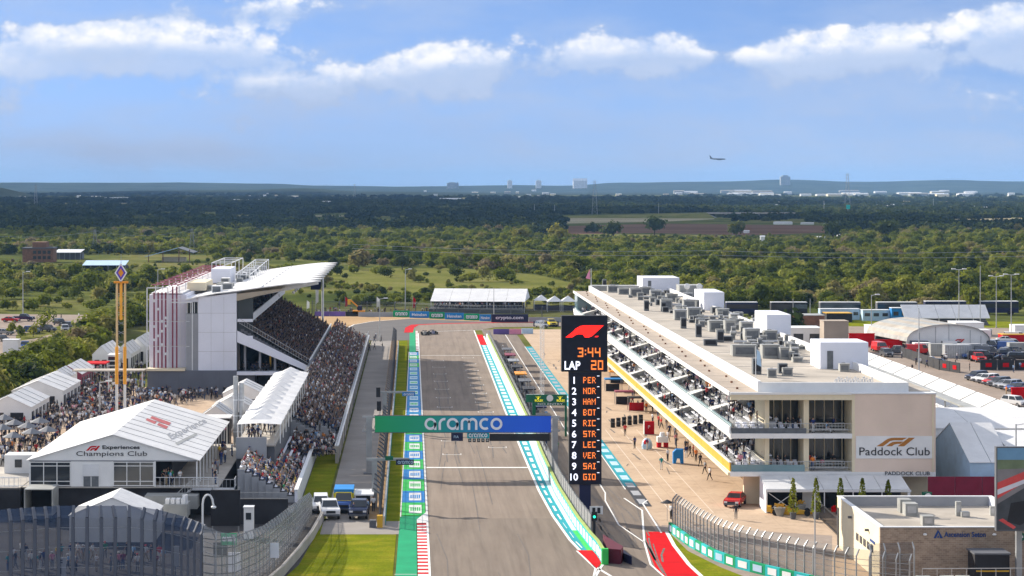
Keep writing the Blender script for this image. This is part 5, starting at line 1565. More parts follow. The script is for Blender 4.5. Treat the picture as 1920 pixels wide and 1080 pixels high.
# tents in front of the grandstand, dark stage, chimneys
for (xl, xr, yb, d, zz, lab) in [(418,492,778,9,3.4,'white tent with curved roof beside the grandstand base, rear one of three'),(398,470,800,8,3.0,'middle white tent of three beside the grandstand base'),(376,432,812,7,2.4,'front white tent of three beside the grandstand base, over the dark stall')]:
    px_tent(lab, xl, xr, yb, 0, d, zz, zz+1.5, group='white tents beside the grandstand base', bays=2)
X_, Y_, _ = g(364, 838)
stl = thing('merchandise_stall', 'black fronted stall with red and white script beside the big tent', 'stall', (X_, Y_, 0))
MB().box(X_, X_+4.8, Y_, Y_+4, .02, 3.9).build('wall', M('black'), stl); MB().box(X_-.2, X_+5, Y_-.2, Y_+4.2, 3.91, 4.05).build('roof', M('white_fabric'), stl)
put_text('F1', X_+.6, Y_-.05, 2.9, .5, M('bright_red'), stl); put_text('Fan Shop', X_+2.4, Y_-.05, 2.3, .9, M('pink'), stl, width=2.1)
for px, yt, lab in ((442,705,'front pale steel flue pipe rising beside the tent eave'),(453,718,'rear pale steel flue pipe next to the front one')):
    X_, Y_, _ = g(px, 885); h_ = zs(yt, Y_)
    fl = thing('flue_pipe', lab, 'pipe', (X_, Y_, 0), 0, 'flue pipes beside the tent')
    MB().tube((X_,Y_,.05),(X_,Y_,h_),.32,.32,10).build('pipe', M('galvanised'), fl)
    for k in range(5): MB().tube((X_,Y_,1+k*2),(X_,Y_,1.15+k*2),.37,.37,10).build('collar', M('white_metal'), fl)
for px, yb, yt, lab in ((187,783,716,'slim white pole at the left of the ride tower foot'),(43,597,510,'tall light mast in the car park on the left'),(296,600,505,'light mast behind the grandstand tower'),(760,582,505,'tall light mast at the outside of the last corner')):
    light_mast(px, yb, yt, lab, 'slim light masts')
# ================================================================ FENCES AND YARD, LEFT FOREGROUND
def net_mat(name, col, alpha, grid=.0, gy=.5):
    m = bpy.data.materials.new(name); m.use_nodes = True
    t = NT(m.node_tree); b = m.node_tree.nodes['Principled BSDF']; b.inputs['Base Color'].default_value = (*col, 1); b.inputs['Roughness'].default_value = .6
    geo = t.new('ShaderNodeNewGeometry'); sp = t.new('ShaderNodeSeparateXYZ'); t.link(geo.outputs['Position'], sp.inputs[0])
    a = None
    if grid:
        def ln_(o, w_): return t.smooth(t.math('ABSOLUTE', t.math('SUBTRACT', t.math('FRACT', t.math('DIVIDE', o, w_)), .5)), .10, .0)
        hh = t.math('ADD', sp.outputs[0], t.math('MULTIPLY', sp.outputs[1], .7))
        l_ = t.math('MAXIMUM', ln_(hh, grid), ln_(sp.outputs[2], gy))
        a = t.math('ADD', t.math('MULTIPLY', l_, 1 - alpha), alpha)
        t.link(t.mix(l_, (*col, 1), (.08,.085,.09,1)), b.inputs['Base Color'])
    t.put(b.inputs['Alpha'], a if a is not None else alpha)
    MATS[name] = m; return m
net_mat('net_blue', (.03,.06,.125), .70)
net_mat('net_pale', (.42,.43,.44), .38, .62, .75)
net_mat('net_dark', (.05,.052,.058), .38)
net_mat('net_grey', (.30,.31,.33), .78)
def catch_fence(name, label, pts, h, post_step, net, lean=.5, post='dark_grey', pw=.14, wires=3, gh=0.0, cat='fence'):
    """pts: ground path; cantilever-topped posts, net panels between them"""
    o = thing(name, label, cat, (pts[0][0], pts[0][1], 0))
    P = [Vector((q[0], q[1], q[2] if len(q) > 2 else h)) for q in pts]; out_ = []; 
    for a, b in zip(P[:-1], P[1:]):
        n = max(1, round((b-a).xy.length / post_step))
        for i in range(n): out_.append(a.lerp(b, i/n))
    out_.append(P[-1])
    HT = [p.z for p in out_]; out_ = [Vector((p.x, p.y, 0)) for p in out_]
    for i, p in enumerate(out_):
        h = HT[i]; hq = HT[min(i+1, len(out_)-1)]
        d = (out_[min(i+1, len(out_)-1)] - out_[max(i-1, 0)]).normalized(); nn = Vector((-d.y, d.x, 0)) * lean
        mb = MB(); mb.beam(p + Vector((0,0,gh)), p + Vector((0,0,h*.86)), pw, pw*1.3); mb.beam(p + Vector((0,0,h*.86)), p + nn*.6 + Vector((0,0,h*.95)), pw*.9, pw*1.1); mb.beam(p + nn*.6 + Vector((0,0,h*.95)), p + nn + Vector((0,0,h)), pw*.8, pw)
        mb.build('post', M(post), o)
        if i < len(out_)-1:
            q = out_[i+1]
            MB().add([p+Vector((0,0,gh)), q+Vector((0,0,gh)), q+Vector((0,0,hq*.86)), p+Vector((0,0,h*.86)), q+nn+Vector((0,0,hq)), p+nn+Vector((0,0,h))], [(0,1,2,3),(3,2,4,5)]).build('net_panel', M(net), o)
    wr = MB()
    for k in range(wires):
        f_ = (k+1)/(wires+.5)
        for a, b, ha, hb in zip(out_[:-1], out_[1:], HT[:-1], HT[1:]): wr.beam(a+Vector((0,0,gh+(ha*.86-gh)*f_)), b+Vector((0,0,gh+(hb*.86-gh)*f_)), .035)
    wr.build('cable', M('steel'), o)
    return o
def toppath(pts, h):
    return [((x-CX)/((y-CY)/(H-h)), F/((y-CY)/(H-h))) for x, y in pts]
def toppath2(pts):
    return [((x-CX)/((y-CY)/(H-h)), F/((y-CY)/(H-h)), h) for x, y, h in pts]
L1 = toppath2([(-60,962,7.2),(20,956,7.2),(110,950,7.2),(190,950,7.2),(242,950,7.0),(290,957,6.8)])
L2 = toppath2([(290,957,6.8),(340,970,6.4),(377,985,6.0)])
L3 = toppath2([(377,985,6.0),(405,997,5.6),(440,1003,5.2),(480,993,4.9),(500,985,4.7),(525,968,4.4),(555,945,3.9),(584,924,2.6)])
catch_fence('catch_fence', 'tall dark blue netted catch fence with curved tops, left foreground', L1, 4.8, 1.15, 'net_blue', .55, 'slate_base', .28)
catch_fence('catch_fence', 'short grey stretch where the blue netted fence turns to pale mesh', L2, 4.8, 1.0, 'net_blue', .5, 'slate_base', .20)
catch_fence('catch_fence', 'pale grey mesh catch fence curving up to the parked trucks', L3, 4.2, 1.5, 'net_pale', .3, 'steel', .10, 5)
# low white wall in front of it
WL = [g(606,972)[:2], g(600,985)[:2], g(585,1012)[:2], g(560,1045)[:2], g(528,1082)[:2], g(470,1130)[:2]]
lw = thing('barrier_wall', 'low pale curved barrier wall between the mesh fence and the lawn', 'barrier', (*WL[0], 0))
for a, b in zip(WL[:-1], WL[1:]):
    a = Vector((*a, .02)); b = Vector((*b, .02)); n = max(1, round((b-a).length/3))
    for i in range(n):
        p = a.lerp(b, i/n); q = a.lerp(b, (i+.985)/n); d = (q-p).normalized(); nn = Vector((-d.y,d.x,0))*.15
        MB().prism([p-nn, q-nn, q+nn, p+nn], (0,0,.95)).build('barrier_block', M('concrete'), lw)
# black pads, signs and the swan neck lamp by the fence
def board(name, label, px0, px1, py0, py1, Y, m, cat='sign', post=True, t=.08, group=None, posts=None):
    x0, x1, z1, z0 = xs(px0, Y), xs(px1, Y), zs(py0, Y), zs(py1, Y)
    o = thing(name, label, cat, ((x0+x1)/2, Y, 0), 0, group)
    MB().box(x0, x1, Y, Y+t, z0, z1).build('panel', M(m), o)
    if post:
        ps = MB()
        for xx in (posts or ([x0+.1, x1-.1] if x1-x0 > 1.2 else [(x0+x1)/2])): ps.box(xx-.05, xx+.05, Y+t+.003, Y+t+.10, 0.02, z1-.1)
        ps.build('post', M('steel'), o)
    return o, x0, x1, z0, z1
o, x0, x1, z0, z1 = board('sign_board', 'small green board with white lettering on the pale mesh fence', 414, 444, 1000, 1022, 204, 'green_paint')
rounded_word(x0+.15, 203.97, z0+.35, .42, M('letter_white'), o, width=1.2)
o, x0, x1, z0, z1 = board('sign_board', 'black board hanging below the green board', 400, 426, 1017, 1042, 204.6, 'black')
o, x0, x1, z0, z1 = board('sign_board', 'white upright board marked F 1 behind the blue netted fence', 107, 124, 1045, 1081, 205, 'white_paint')
put_text('F', x0+.2, 204.97, z0+1.0, .55, M('letter_black'), o, off=.02); put_text('1', x0+.28, 204.97, z0+.25, .55, M('letter_black'), o, off=.02)
board('sign_board', 'blank pale sheet on the left part of the mesh fence', 321, 336, 1024, 1062, 201, 'white_paint')
board('sign_board', 'large blank pale sheet at the foot of the mesh fence', 428, 451, 1036, 1073, 201.5, 'pale_grey_panel')
board('sign_board', 'blank pale sheet on the curving part of the mesh fence', 504, 523, 1018, 1046, 208, 'pale_grey_panel')
Yl = 214.0; Xl = xs(380, Yl)
lp = thing('street_lamp', 'white swan neck street lamp standing behind the mesh fence', 'street lamp', (Xl, Yl, 0))
pts = [(Xl,Yl,0.02),(Xl,Yl,zs(945,Yl))] + [(Xl+.5+.5*math.cos(R(a)), Yl, zs(945,Yl)+.9*math.sin(R(a))) for a in (150,120,90,60,30,0)] + [(Xl+1.05,Yl,zs(945,Yl)-.1)]
MB().path(pts, .10, 7).build('pole', M('white_metal'), lp); MB().ball((Xl+1.05,Yl,zs(945,Yl)-.3), .26, 8, 5, sz=.6).build('lamp_head', M('white_metal'), lp)

# yard: truck body, small tent, trailers, cabin
Yt = 243.0
bt = thing('box_truck', 'pale box truck with its dark rear open, below the big hospitality tent', 'truck', (-39.8, Yt-1, 0))
xa_, xb_ = xs(57, Yt), xs(110, Yt)
MB().box(xa_, xa_+.12, Yt-4, Yt, .9, 3.5).box(xb_-.12, xb_, Yt-4, Yt, .9, 3.5).box(xa_, xb_, Yt-.1, Yt, .9, 3.4).box(xa_, xb_, Yt-4, Yt, 3.51, 3.6).box(xa_, xb_, Yt-4, Yt, .8, .9).build('box_body', M('hvac'), bt)
MB().box(xa_+.2, xb_-.2, Yt-.3, Yt-.15, .95, 3.3).build('interior', M('black_cloth'), bt)
for sx in (xa_+.3, xb_-.5):
    for yy in (Yt-3.4, Yt-.8): MB().tube((sx,yy,.45),(sx+.28,yy,.45),.42,.42,12).build('wheel', M('tyre'), bt)
ST = gable_tent('marquee', 'small white gabled tent between the big tent and the blue netted fence', xs(130,226), xs(290,226), 226, 233, .02, 2.7, 4.5, M('white_fabric'), M('white_paint'), None, 'tent', 3)
tr_ = thing('generator_trailer', 'pale trailer carrying white air units, beside the steps of the big tent', 'trailer', (xs(338,238), 238, 0))
MB().box(xs(310,238), xs(355,238), 236, 239, 1.0, 2.4).build('body', M('hvac'), tr_)
for k in range(4): MB().box(xs(313,238)+k*.55, xs(313,238)+k*.55+.42, 236.4, 237.6, 2.41, 2.9).build('air_unit', M('white_paint'), tr_)
MB().tube((xs(349,238),237,2.41),(xs(349,238),237,3.3),.3,.3,10).build('tank', M('white_metal'), tr_)
for yy in (236.5, 238.3): MB().tube((xs(325,238),yy-.1,.4),(xs(325,238)+.3,yy-.1,.4),.4,.4,12).build('wheel', M('tyre'), tr_)
tk = thing('flat_trailer', 'long low pale trailer roof running under the tent steps', 'trailer', (xs(320,241), 242, 0))
MB().box(xs(271,241), xs(370,241), 241, 243.6, 1.2, 2.6).build('body', M('hvac'), tk)
for sx in (xs(290,241), xs(350,241)): MB().tube((sx,240.9,.45),(sx,241.2,.45),.42,.42,12).build('wheel', M('tyre'), tk)
cb = thing('ticket_cabin', 'small upright white cabin with a dark window in the service yard', 'cabin', (xs(466,228), 228, 0))
MB().box(xs(457,228), xs(475,228), 228, 229.2, .04, 3.2).build('body', M('white_paint'), cb); MB().box(xs(461,228), xs(471,228), 227.95, 227.99, 2.0, 2.7).build('window', M('dark_glass'), cb)
MB().box(xs(456,228), xs(476,228), 227.9, 229.3, 3.21, 3.3).build('roof', M('white_metal'), cb)
scn = thing('screen_frame', 'big black framed screen seen from behind in the service yard', 'screen', (xs(420,231), 231, 0))
MB().box(xs(395,231), xs(450,231), 231, 231.4, .9, 4.6).build('panel', M('black'), scn)
for px in (398, 447): MB().beam((xs(px,231),231.2,.04),(xs(px,231),231.2,4.9),.14).build('post', M('steel'), scn)
bl_ = thing('black_barrier', 'long low black clad wall across the service yard', 'barrier', (xs(445,234), 236, 0))
MB().box(xs(395,238), xs(540,238), 238, 238.3, .04, 2.7).build('panel', M('black_cloth'), bl_)
railing(bl_, [(xs(395,238),237.9,2.7),(xs(540,238),237.9,2.7)], .7, .9, 'steel')
fw = MB(); fw.box(-60, tx0-.7, 243.5, 243.8, .05, 3.0); o = fw.build('yard_wall', M('black_cloth')); tag(o, 'black cloth wall continuing left from the platform of the big tent', 'wall')
sk_ = thing('side_terrace', 'white railed terrace with a small hut at the far left of the big tent', 'terrace', (-48, 246, 0))
MB().box(-60, tx0-.8, 244.2, 262, .05, 3.0).build('platform', M('black_cloth'), sk_); MB().box(-60, tx0-.8, 244, 262, 3.01, 3.1).build('deck', M('concrete'), sk_)
MB().box(-46.5, -43, 256, 259, 3.11, 5.2).build('hut', M('white_paint'), sk_); MB().box(-45.3, -44.5, 255.95, 255.99, 3.8, 4.7).build('window', M('dark_glass'), sk_)
railing(sk_, [(-60,244.1,3.1),(-42.8,244.1,3.1)], 1.05, .5, 'white_metal')
# grey parasols left of the big tent
pr_ = random.Random(8)
for k, (px, py) in enumerate([(8,802),(28,812),(52,818),(75,808),(60,830),(25,838),(90,826),(5,822)]):
    X_, Y_, _ = g(px, py+18)
    u = thing('parasol', 'grey parasol over the tables beside the big tent, ' + ['rearmost left','second from the left at the back','in the middle of the group','rearmost right','nearest to the tent corner','front left','rightmost by the tent roof','leftmost at the frame edge'][k], 'parasol', (X_, Y_, 0), 0, 'grey parasols beside the big tent')
    mb = MB(); n = 8; top = (X_, Y_, 3.3)
    for i in range(n):
        a0, a1 = 6.283*i/n, 6.283*(i+1)/n
        mb.prism([(X_+1.5*math.cos(a0),Y_+1.5*math.sin(a0),2.6),(X_+1.5*math.cos(a1),Y_+1.5*math.sin(a1),2.6),top], (0,0,.04))
    mb.build('canopy', mat('parasol_grey', (.20,.205,.22), .8, .15, 1), u); MB().tube((X_,Y_,.02),(X_,Y_,3.3),.04,.04,6).build('pole', M('steel'), u)

# vehicles by the crossing
car('suv', -10.0, 248, .05, 'paint_white', 'white utility vehicle parked furthest back at the track crossing', 'service vehicles at the crossing', 'parked_car')
car('pickup', -8.9, 243.4, .1, 'paint_white', 'white pickup with an orange stripe, nose to the lawn', 'service vehicles at the crossing', 'pickup_truck', 'pickup')
car('ambulance', -7.45, 248.5, .0, 'paint_blue', 'yellow and blue ambulance between the white and the dark pickup', 'service vehicles at the crossing', 'ambulance', 'ambulance', roofpaint='paint_yellow')
car('pickup', -5.65, 243.4, -.03, 'paint_navy', 'dark navy pickup under the small flat shelter', 'service vehicles at the crossing', 'pickup_truck', 'pickup')
sh = thing('shelter', 'flat white roofed shelter behind the dark pickup', 'shelter', (-5.4, 250, 0))
MB().box(xs(647,249), xs(701,249), 247.5, 252, zs(926,249), zs(926,249)+.15).build('roof', M('white_metal'), sh)
po = MB(); [po.box(a, a+.12, b, b+.12, .03, zs(926,249)) for a in (xs(648,249), xs(699,249)) for b in (247.6, 251.8)]; po.build('post', M('steel'), sh)
MB().box(-6.2,-4.6,251.5,251.7,.05,1.9).build('back_panel', M('dark_glass'), sh)

# ================================================================ LEFT TRACKSIDE
TB = thing('track_barrier', 'long low white barrier with teal foot between verge and grass, left of the straight', 'barrier', (-2.9, 240, 0))
for k in range(65):
    MB().box(-2.98,-2.78,237+k*4.1,237+k*4.1+4.05,.03,1.0).build('barrier_block', M('grey_panel') if k % 2 else M('galvanised'), TB)
MB().box(-2.77,-2.73,237,503,.1,.45).build('teal_stripe', M('teal_deep'), TB)
catch_fence('catch_fence', 'long dark netted catch fence along the left side of the straight', [(-3.35,237),(-3.35,505)], 4.0, 4.0, 'net_dark', .7, 'dark_grey', .16, 5)
# overhead arms left of the track
def arm_sign(label, X0, Y0, h, X1, m, txt=None):
    o = thing('arm_gantry', label, 'gantry', (X0, Y0, 0))
    MB().box(X0-.3,X0+.3,Y0-.25,Y0+.25,.03,h).build('post', M('steel'), o)
    MB().box(X0-.9,X1,Y0-.12,Y0+.12,h+.01,h+.30).build('arm', M('steel'), o)
    return o
o = arm_sign('steel arm carrying a pale blue board over the left edge, beyond the main gantry', -3.9, 328, 5.6, .6, '')
MB().box(-1.3,.6,327.8,327.87,5.2,5.75).build('panel', M('mid_blue'), o); rounded_word(-1.1,327.77,5.3,.3,M('letter_white'),o,width=1.5)
for k in range(3): MB().box(-4.9-k*.1,-4.3-k*.1,326,326.5,1.2+k*2,2.6+k*2).build('speaker', M('black'), o)
o = arm_sign('slim arm with dark lettered board over the painted blocks, in front of the main gantry', -4.1, 250, 5.3, -.2, '')
MB().box(-1.7,.3,249.8,249.86,4.85,5.45).build('panel', M('navy'), o); rounded_word(-1.5,249.77,4.98,.34,M('pale_blue'),o,width=1.7)
MB().box(-2.9,-2.0,249.7,249.78,5.4,5.85).build('green_panel', M('dark_green'), o)
bx_ = thing('junction_box', 'small yellow cabinet at the near end of the left barrier', 'cabinet', (-3.3, 236, 0)); MB().box(-3.6,-3.0,235.4,236.2,.03,1.3).build('body', M('yellow'), bx_); MB().box(-4.4,-3.7,235.4,236.4,.03,.8).build('base', M('dark_grey'), bx_)

# ================================================================ MAIN GANTRY
YG = 279.0
GT = thing('start_gantry', 'green to blue overhead gantry across the straight with big white round lettering', 'gantry', (6.4, YG, 0))
gx0, gx1, gz0, gz1 = xs(703,YG), xs(1033,YG), zs(810.5,YG), zs(780,YG)
def grad_mat():
    m = bpy.data.materials.new('gantry_print'); m.use_nodes = True
    t = NT(m.node_tree); b = m.node_tree.nodes['Principled BSDF']; b.inputs['Roughness'].default_value = .5
    geo = t.new('ShaderNodeNewGeometry'); sp = t.new('ShaderNodeSeparateXYZ'); t.link(geo.outputs['Position'], sp.inputs[0])
    f_ = t.math('DIVIDE', t.math('SUBTRACT', sp.outputs[0], gx0), gx1-gx0)
    t.link(t.ramp(f_, [(0,(.005,.36,.12)),(.30,(.005,.33,.20)),(.52,(.005,.24,.42)),(.72,(.006,.12,.72)),(1,(.008,.11,.80))]), b.inputs['Base Color'])
    MATS['gantry_print'] = m; return m
grad_mat()
MB().box(gx0, gx1, YG, YG+.12, gz0, gz1).build('banner', M('gantry_print'), GT)
for z_ in (gz0-.08, gz1+.02): MB().box(gx0-.1, gx1+.1, YG-.03, YG+.15, z_, z_+.06).build('banner_edge', M('dark_grey'), GT)
rounded_word(xs(796,YG), YG-.02, zs(806,YG), zs(783.5,YG)-zs(806,YG), M('letter_white'), GT, width=xs(942,YG)-xs(796,YG))
gt = MB()
for z_ in (gz0+.1, gz1-.2):
    for y_ in (YG+.35, YG+1.5): gt.beam((-6.1,y_,z_),(18.6,y_,z_),.14)
for k in range(20):
    xx = -6 + k*1.25; gt.beam((xx,YG+.35,gz0+.1),(xx+.62,YG+.35,gz1-.2),.08).beam((xx+.62,YG+.35,gz1-.2),(xx+1.25,YG+.35,gz0+.1),.08)
gt.build('truss', M('steel'), GT)
for xx in (xs(692,YG), xs(1041,YG)):
    MB().box(xx-.35, xx+.35, YG+.2, YG+.75, .03, gz1-.3).build('leg', M('steel'), GT)
    MB().box(xx-.35, xx+.35, YG+1.2, YG+1.7, .03, gz1-.3).build('leg', M('steel'), GT)
    MB().box(xx-.7, xx+.7, YG+.1, YG+1.8, .02, .12).build('base_plate', M('dark_grey'), GT)
# boards hung under it
s1 = thing('hanging_sign', 'small navy square sign hanging under the gantry', 'sign', (xs(857,YG), YG, 5))
MB().box(xs(846,YG), xs(868,YG), YG+.05, YG+.12, zs(827,YG), zs(812,YG)).build('panel', M('navy'), s1); put_text('FIA', xs(851,YG), YG+.03, zs(821.5,YG), .32, M('pale_blue'), s1)
s2 = thing('hanging_sign', 'small green and blue lettered sign above the start lights', 'sign', (xs(896,YG), YG, 5))
MB().box(xs(876,YG), xs(917.4,YG), YG+.05, YG+.12, zs(822,YG), zs(811.3,YG)).build('panel', M('teal_deep'), s2); rounded_word(xs(879,YG), YG+.03, zs(820,YG), .48, M('letter_white'), s2, width=2.3)
s3 = thing('start_lights', 'row of five dark start light boxes under the small lettered sign', 'start lights', (xs(896,YG), YG, 4.8))
for k in range(5):
    xx = xs(881+k*8.2,YG); b_ = MB().box(xx-.2, xx+.2, YG+.02, YG+.2, zs(829,YG), zs(822.6,YG)).build('light_box', M('black'), s3); MB().tube((xx,YG-.02,zs(825.5,YG)),(xx,YG+.01,zs(825.5,YG)),.12,.12,8).build('lens', M('hvac'), b_)
s4 = thing('led_screen', 'long black screen hanging under the right part of the gantry', 'screen', (xs(975,YG), YG, 5))
MB().box(xs(917.8,YG), xs(1031,YG), YG+.04, YG+.2, zs(827,YG), zs(813.5,YG)).build('panel', M('black'), s4)
dsp = MB()
for k in range(44): dsp.box(xs(921+k*2.45,YG), xs(921+k*2.45+1.5,YG), YG-.01, YG+.03, zs(813,YG), zs(811.3 - (k*7 % 3)*.4,YG))
dsp.build('lamp_strip', M('white_metal'), s4)
shl = MB().box(1.95, 14.9, 262.3, 262.5, .071, .075)

# ================================================================ PIT WALL AND PIT LANE
PW = thing('pit_wall', 'pit wall faced with teal and white panels, curving out at its near end', 'wall', (17.3, 300, 0))
y_ = 213.0; k = 0
while y_ < 520:
    st_ = 2.6 if y_ < 300 else 6
    a = Vector((xw(y_), y_, .04)); b = Vector((xw(y_+st_)+.0, y_+st_, .04)); b = a.lerp(b, .985); d = (b-a).normalized(); nn = Vector((d.y,-d.x,0))*.30
    h_ = 1.35
    w_ = MB().prism([a, b, b+nn, a+nn], (0,0,h_)).build('wall_block', M('teal') if y_ < 300 else M('teal_white'), PW)
    if y_ < 300:
        a2 = a.lerp(b,.14)+Vector((0,0,.22))-nn*.05; b2 = a.lerp(b,.86)+Vector((0,0,.22))-nn*.05
        MB().prism([a2,b2,b2+nn*.04,a2+nn*.04], (0,0,.9)).build('white_panel', M('white_paint'), w_)
    y_ += st_; k += 1
MB().prism([(18.1,212.4,.04),(18.7,212.4,.04),(18.7,212.98,.04),(18.1,212.98,.04)], (0,0,1.5)).build('end_block', M('bright_green'), PW)
capb = MB(); ysq = list(np.linspace(213, 518, 60))
for a, b in zip(ysq[:-1], ysq[1:]): capb.beam((xw(a)+.15,a,1.45),(xw(b)+.15,b,1.45),.34,.08)
capb.build('wall_cap', mat('green_cap', (.35,.45,.12), .6, .1, 1), PW)
pad = thing('crash_pad', 'dark red and navy wedge shaped crash pad behind the near end of the pit wall', 'crash barrier', (19.5, 213, 0))
MB().prism([(18.75,213.2,.05),(19.9,212.6,.05),(20.3,214.5,.05),(19.0,222,.05)], (0,0,1.4)).build('red_pad', mat('dark_maroon', (.10,.005,.02), .6, .1, 1), pad)
MB().prism([(20.32,214.2,.05),(20.9,212.2,.05),(19.95,222,.05),(19.4,223,.05)], (0,0,.8)).build('navy_pad', M('navy'), pad)
dfp = [(xw(y)+.55, y) for y in (226,234,245,258,270,285,300,320,350,400,450,515)]
catch_fence('debris_fence', 'smooth grey debris fence standing on the pit side of the pit wall', dfp[:6], 3.3, 2.5, 'net_grey', .3, 'galvanised', .10, 2, gh=1.2)
catch_fence('debris_fence', 'debris fence behind the far half of the pit wall', dfp[5:], 2.6, 4.5, 'net_grey', .3, 'steel', .12, 2, gh=1.2)
# team stands on the pit wall
cols = [('black','black'),('navy','navy blue'),('steel','grey'),('black','plain black'),('dark_grey','charcoal'),('orange','orange'),('black','black'),('steel','steel grey'),('maroon','dark red'),('dark_grey','dark grey')]
where = ['at the green arch','second from the green arch','third from the green arch','fourth from the green arch','in the middle of the row','just past the middle of the row','fourth from the far end','third from the far end','second from the far end','at the far end']
for k in range(10):
    yy = 318 + k*14.5; xx = xw(yy) + 1.0
    o = thing('pit_stand', cols[k][1] + ' roofed team stand on the pit wall, ' + where[k], 'pit stand', (xx, yy, 0), 0, 'team stands along the pit wall')
    MB().box(xx, xx+1.6, yy, yy+5, .05, 1.2).build('base', M('dark_grey'), o)
    MB().box(xx-.1, xx+1.9, yy-.3, yy+5.3, 3.0, 3.2).build('roof', M(cols[k][0]), o)
    p_ = MB(); [p_.box(a, a+.1, b, b+.1, 1.21, 2.99) for a in (xx+.05, xx+1.5) for b in (yy, yy+4.9)]; p_.build('post', M('steel'), o)
    MB().box(xx+.05, xx+.15, yy+.2, yy+4.8, 1.5, 2.2).build('screen', M('black'), o)
    for q in range(3): MB().box(xx+.9, xx+1.3, yy+.5+q*1.6, yy+.9+q*1.6, 1.21, 1.9).build('seat', M('black'), o)
    MB().tube((xx+.8,yy+2,3.2),(xx+.8,yy+2,4.6),.05,.03,5).build('aerial', M('steel'), o)
# lattice mast in the pit lane, clock arch
X_, Y_, _ = g(1013,758)
lm = thing('lattice_mast', 'slim white lattice mast at the side of the pit lane', 'mast', (X_, Y_, 0)); mb = MB(); hh = zs(600, Y_)
for dx_, dy_ in ((0,0),(.6,0),(.3,.5)): mb.tube((X_+dx_,Y_+dy_,.05),(X_+dx_,Y_+dy_,hh),.05,.05,5)
for q in range(14):
    z_ = .4 + q*(hh-.6)/14; z2 = z_+(hh-.6)/14; mb.beam((X_,Y_,z_),(X_+.6,Y_,z2),.04).beam((X_+.6,Y_,z_),(X_,Y_,z_),.04)
mb.build('lattice', M('white_metal'), lm)
YA = 321.0
ar = thing('clock_arch', 'dark green arch over the pit lane with a round clock and yellow lettering', 'arch', (19.5, YA, 0))
ax0, ax1, az0, az1 = xs(998,YA), xs(1063,YA), zs(760,YA), zs(740,YA)
MB().box(ax0-.9, ax1, YA, YA+.25, az0+.45, az1).build('panel', M('dark_green'), ar); MB().box(ax0, ax0+.5, YA, YA+.3, .05, az0+.44).build('leg', M('dark_green'), ar)
MB().box(ax1-.3, ax1, YA+.02, YA+.3, .05, az0+.44).build('leg', M('dark_green'), ar)
MB().box(ax0+.1, ax1-.1, YA+.03, YA+.2, az0-.02, az0+.42).build('lower_panel', M('dark_green'), ar)
put_text('NO ENTRY', ax0+.8, YA-.0, az0+.06, .26, M('letter_white'), ar, width=3.6)
MB().tube((xs(1031,YA),YA-.05,zs(746.5,YA)),(xs(1031,YA),YA-.01,zs(746.5,YA)),.48,.48,16).build('clock', M('white_metal'), ar)
for q in (1009, 1050):
    put_text('ROLEX', xs(q-6,YA), YA-.04, zs(753,YA), .32, M('led_yellow'), ar, width=1.15)
    cr_ = MB(); 
    for a in range(5): cr_.beam((xs(q,YA),YA-.03,zs(748.5,YA)),(xs(q,YA)+(-.36+a*.18),YA-.03,zs(743,YA)),.07,.02)
    cr_.build('crown_emblem', M('led_yellow'), ar)

# timing tower
YP = 241.0
PT = thing('timing_tower', 'tall black timing tower showing lap 20 and the order of ten drivers', 'timing tower', (xs(1097,YP), YP, 0))
tx = lambda px: xs(px, YP); tz = lambda py: zs(py, YP)
MB().box(tx(1053), tx(1139), YP, YP+1.2, tz(697), tz(592)).build('upper_screen', M('black'), PT)
MB().box(tx(1054.2), tx(1137.8), YP-.03, YP-.003, tz(696), tz(593.5)).build('screen_face', mat('screen_navy', (.006,.008,.022), .35, .3, 1), PT)
MB().box(tx(1067), tx(1128), YP+.05, YP+1.15, tz(908.5), tz(697.3)).build('lower_screen', M('black'), PT)
MB().box(tx(1068), tx(1127), YP+.01, YP+.047, tz(907.5), tz(698.5)).build('screen_face', M('screen_navy'), PT)
MB().box(tx(1087), tx(1108), YP+.2, YP+.9, .05, tz(909)).build('column', M('navy'), PT)
MB().box(tx(1080), tx(1113), YP-.5, YP+1.6, .05, .6).build('foot', M('dark_grey'), PT)
MB().box(tx(1055), tx(1137), YP+1.21, YP+1.6, tz(690), tz(600)).build('back_box', M('dark_grey'), PT)
racing_logo(tx(1060), YP-.05, tz(632.5), tx(1132)-tx(1060), tz(610)-tz(632.5), M('led_red'), PT, full=True)
led_text('3:44', tx(1083), YP-.03, tz(670), tx(1126)-tx(1083), tz(652)-tz(670), M('led_orange'), PT)
put_text('LAP', tx(1058.5), YP-.04, tz(693), tz(677)-tz(693), M('led_white'), PT, width=tx(1088)-tx(1058.5), off=.02)
led_text('20', tx(1108), YP-.03, tz(694), tx(1131)-tx(1108), tz(675.5)-tz(694), M('led_orange'), PT)
for i, nm in enumerate(['PER','NOR','HAM','BOT','RIC','STR','LEC','VER','SAI','GIO']):
    yc = 713 + i*20.15
    put_text(str(i+1), tx(1076.5), YP-.0, tz(yc+6.6), tz(yc-6.6)-tz(yc+6.6), M('led_white'), PT, align='c', off=.015)
    led_text(nm, tx(1093.5), YP+.01, tz(yc+6), tx(1117)-tx(1093.5), tz(yc-6)-tz(yc+6), M('led_orange'), PT)
    MB().box(tx(1119.5), tx(1124), YP-.02, YP+.008, tz(yc-8.6), tz(yc-7.6)).build('lettering', M('led_white'), PT)

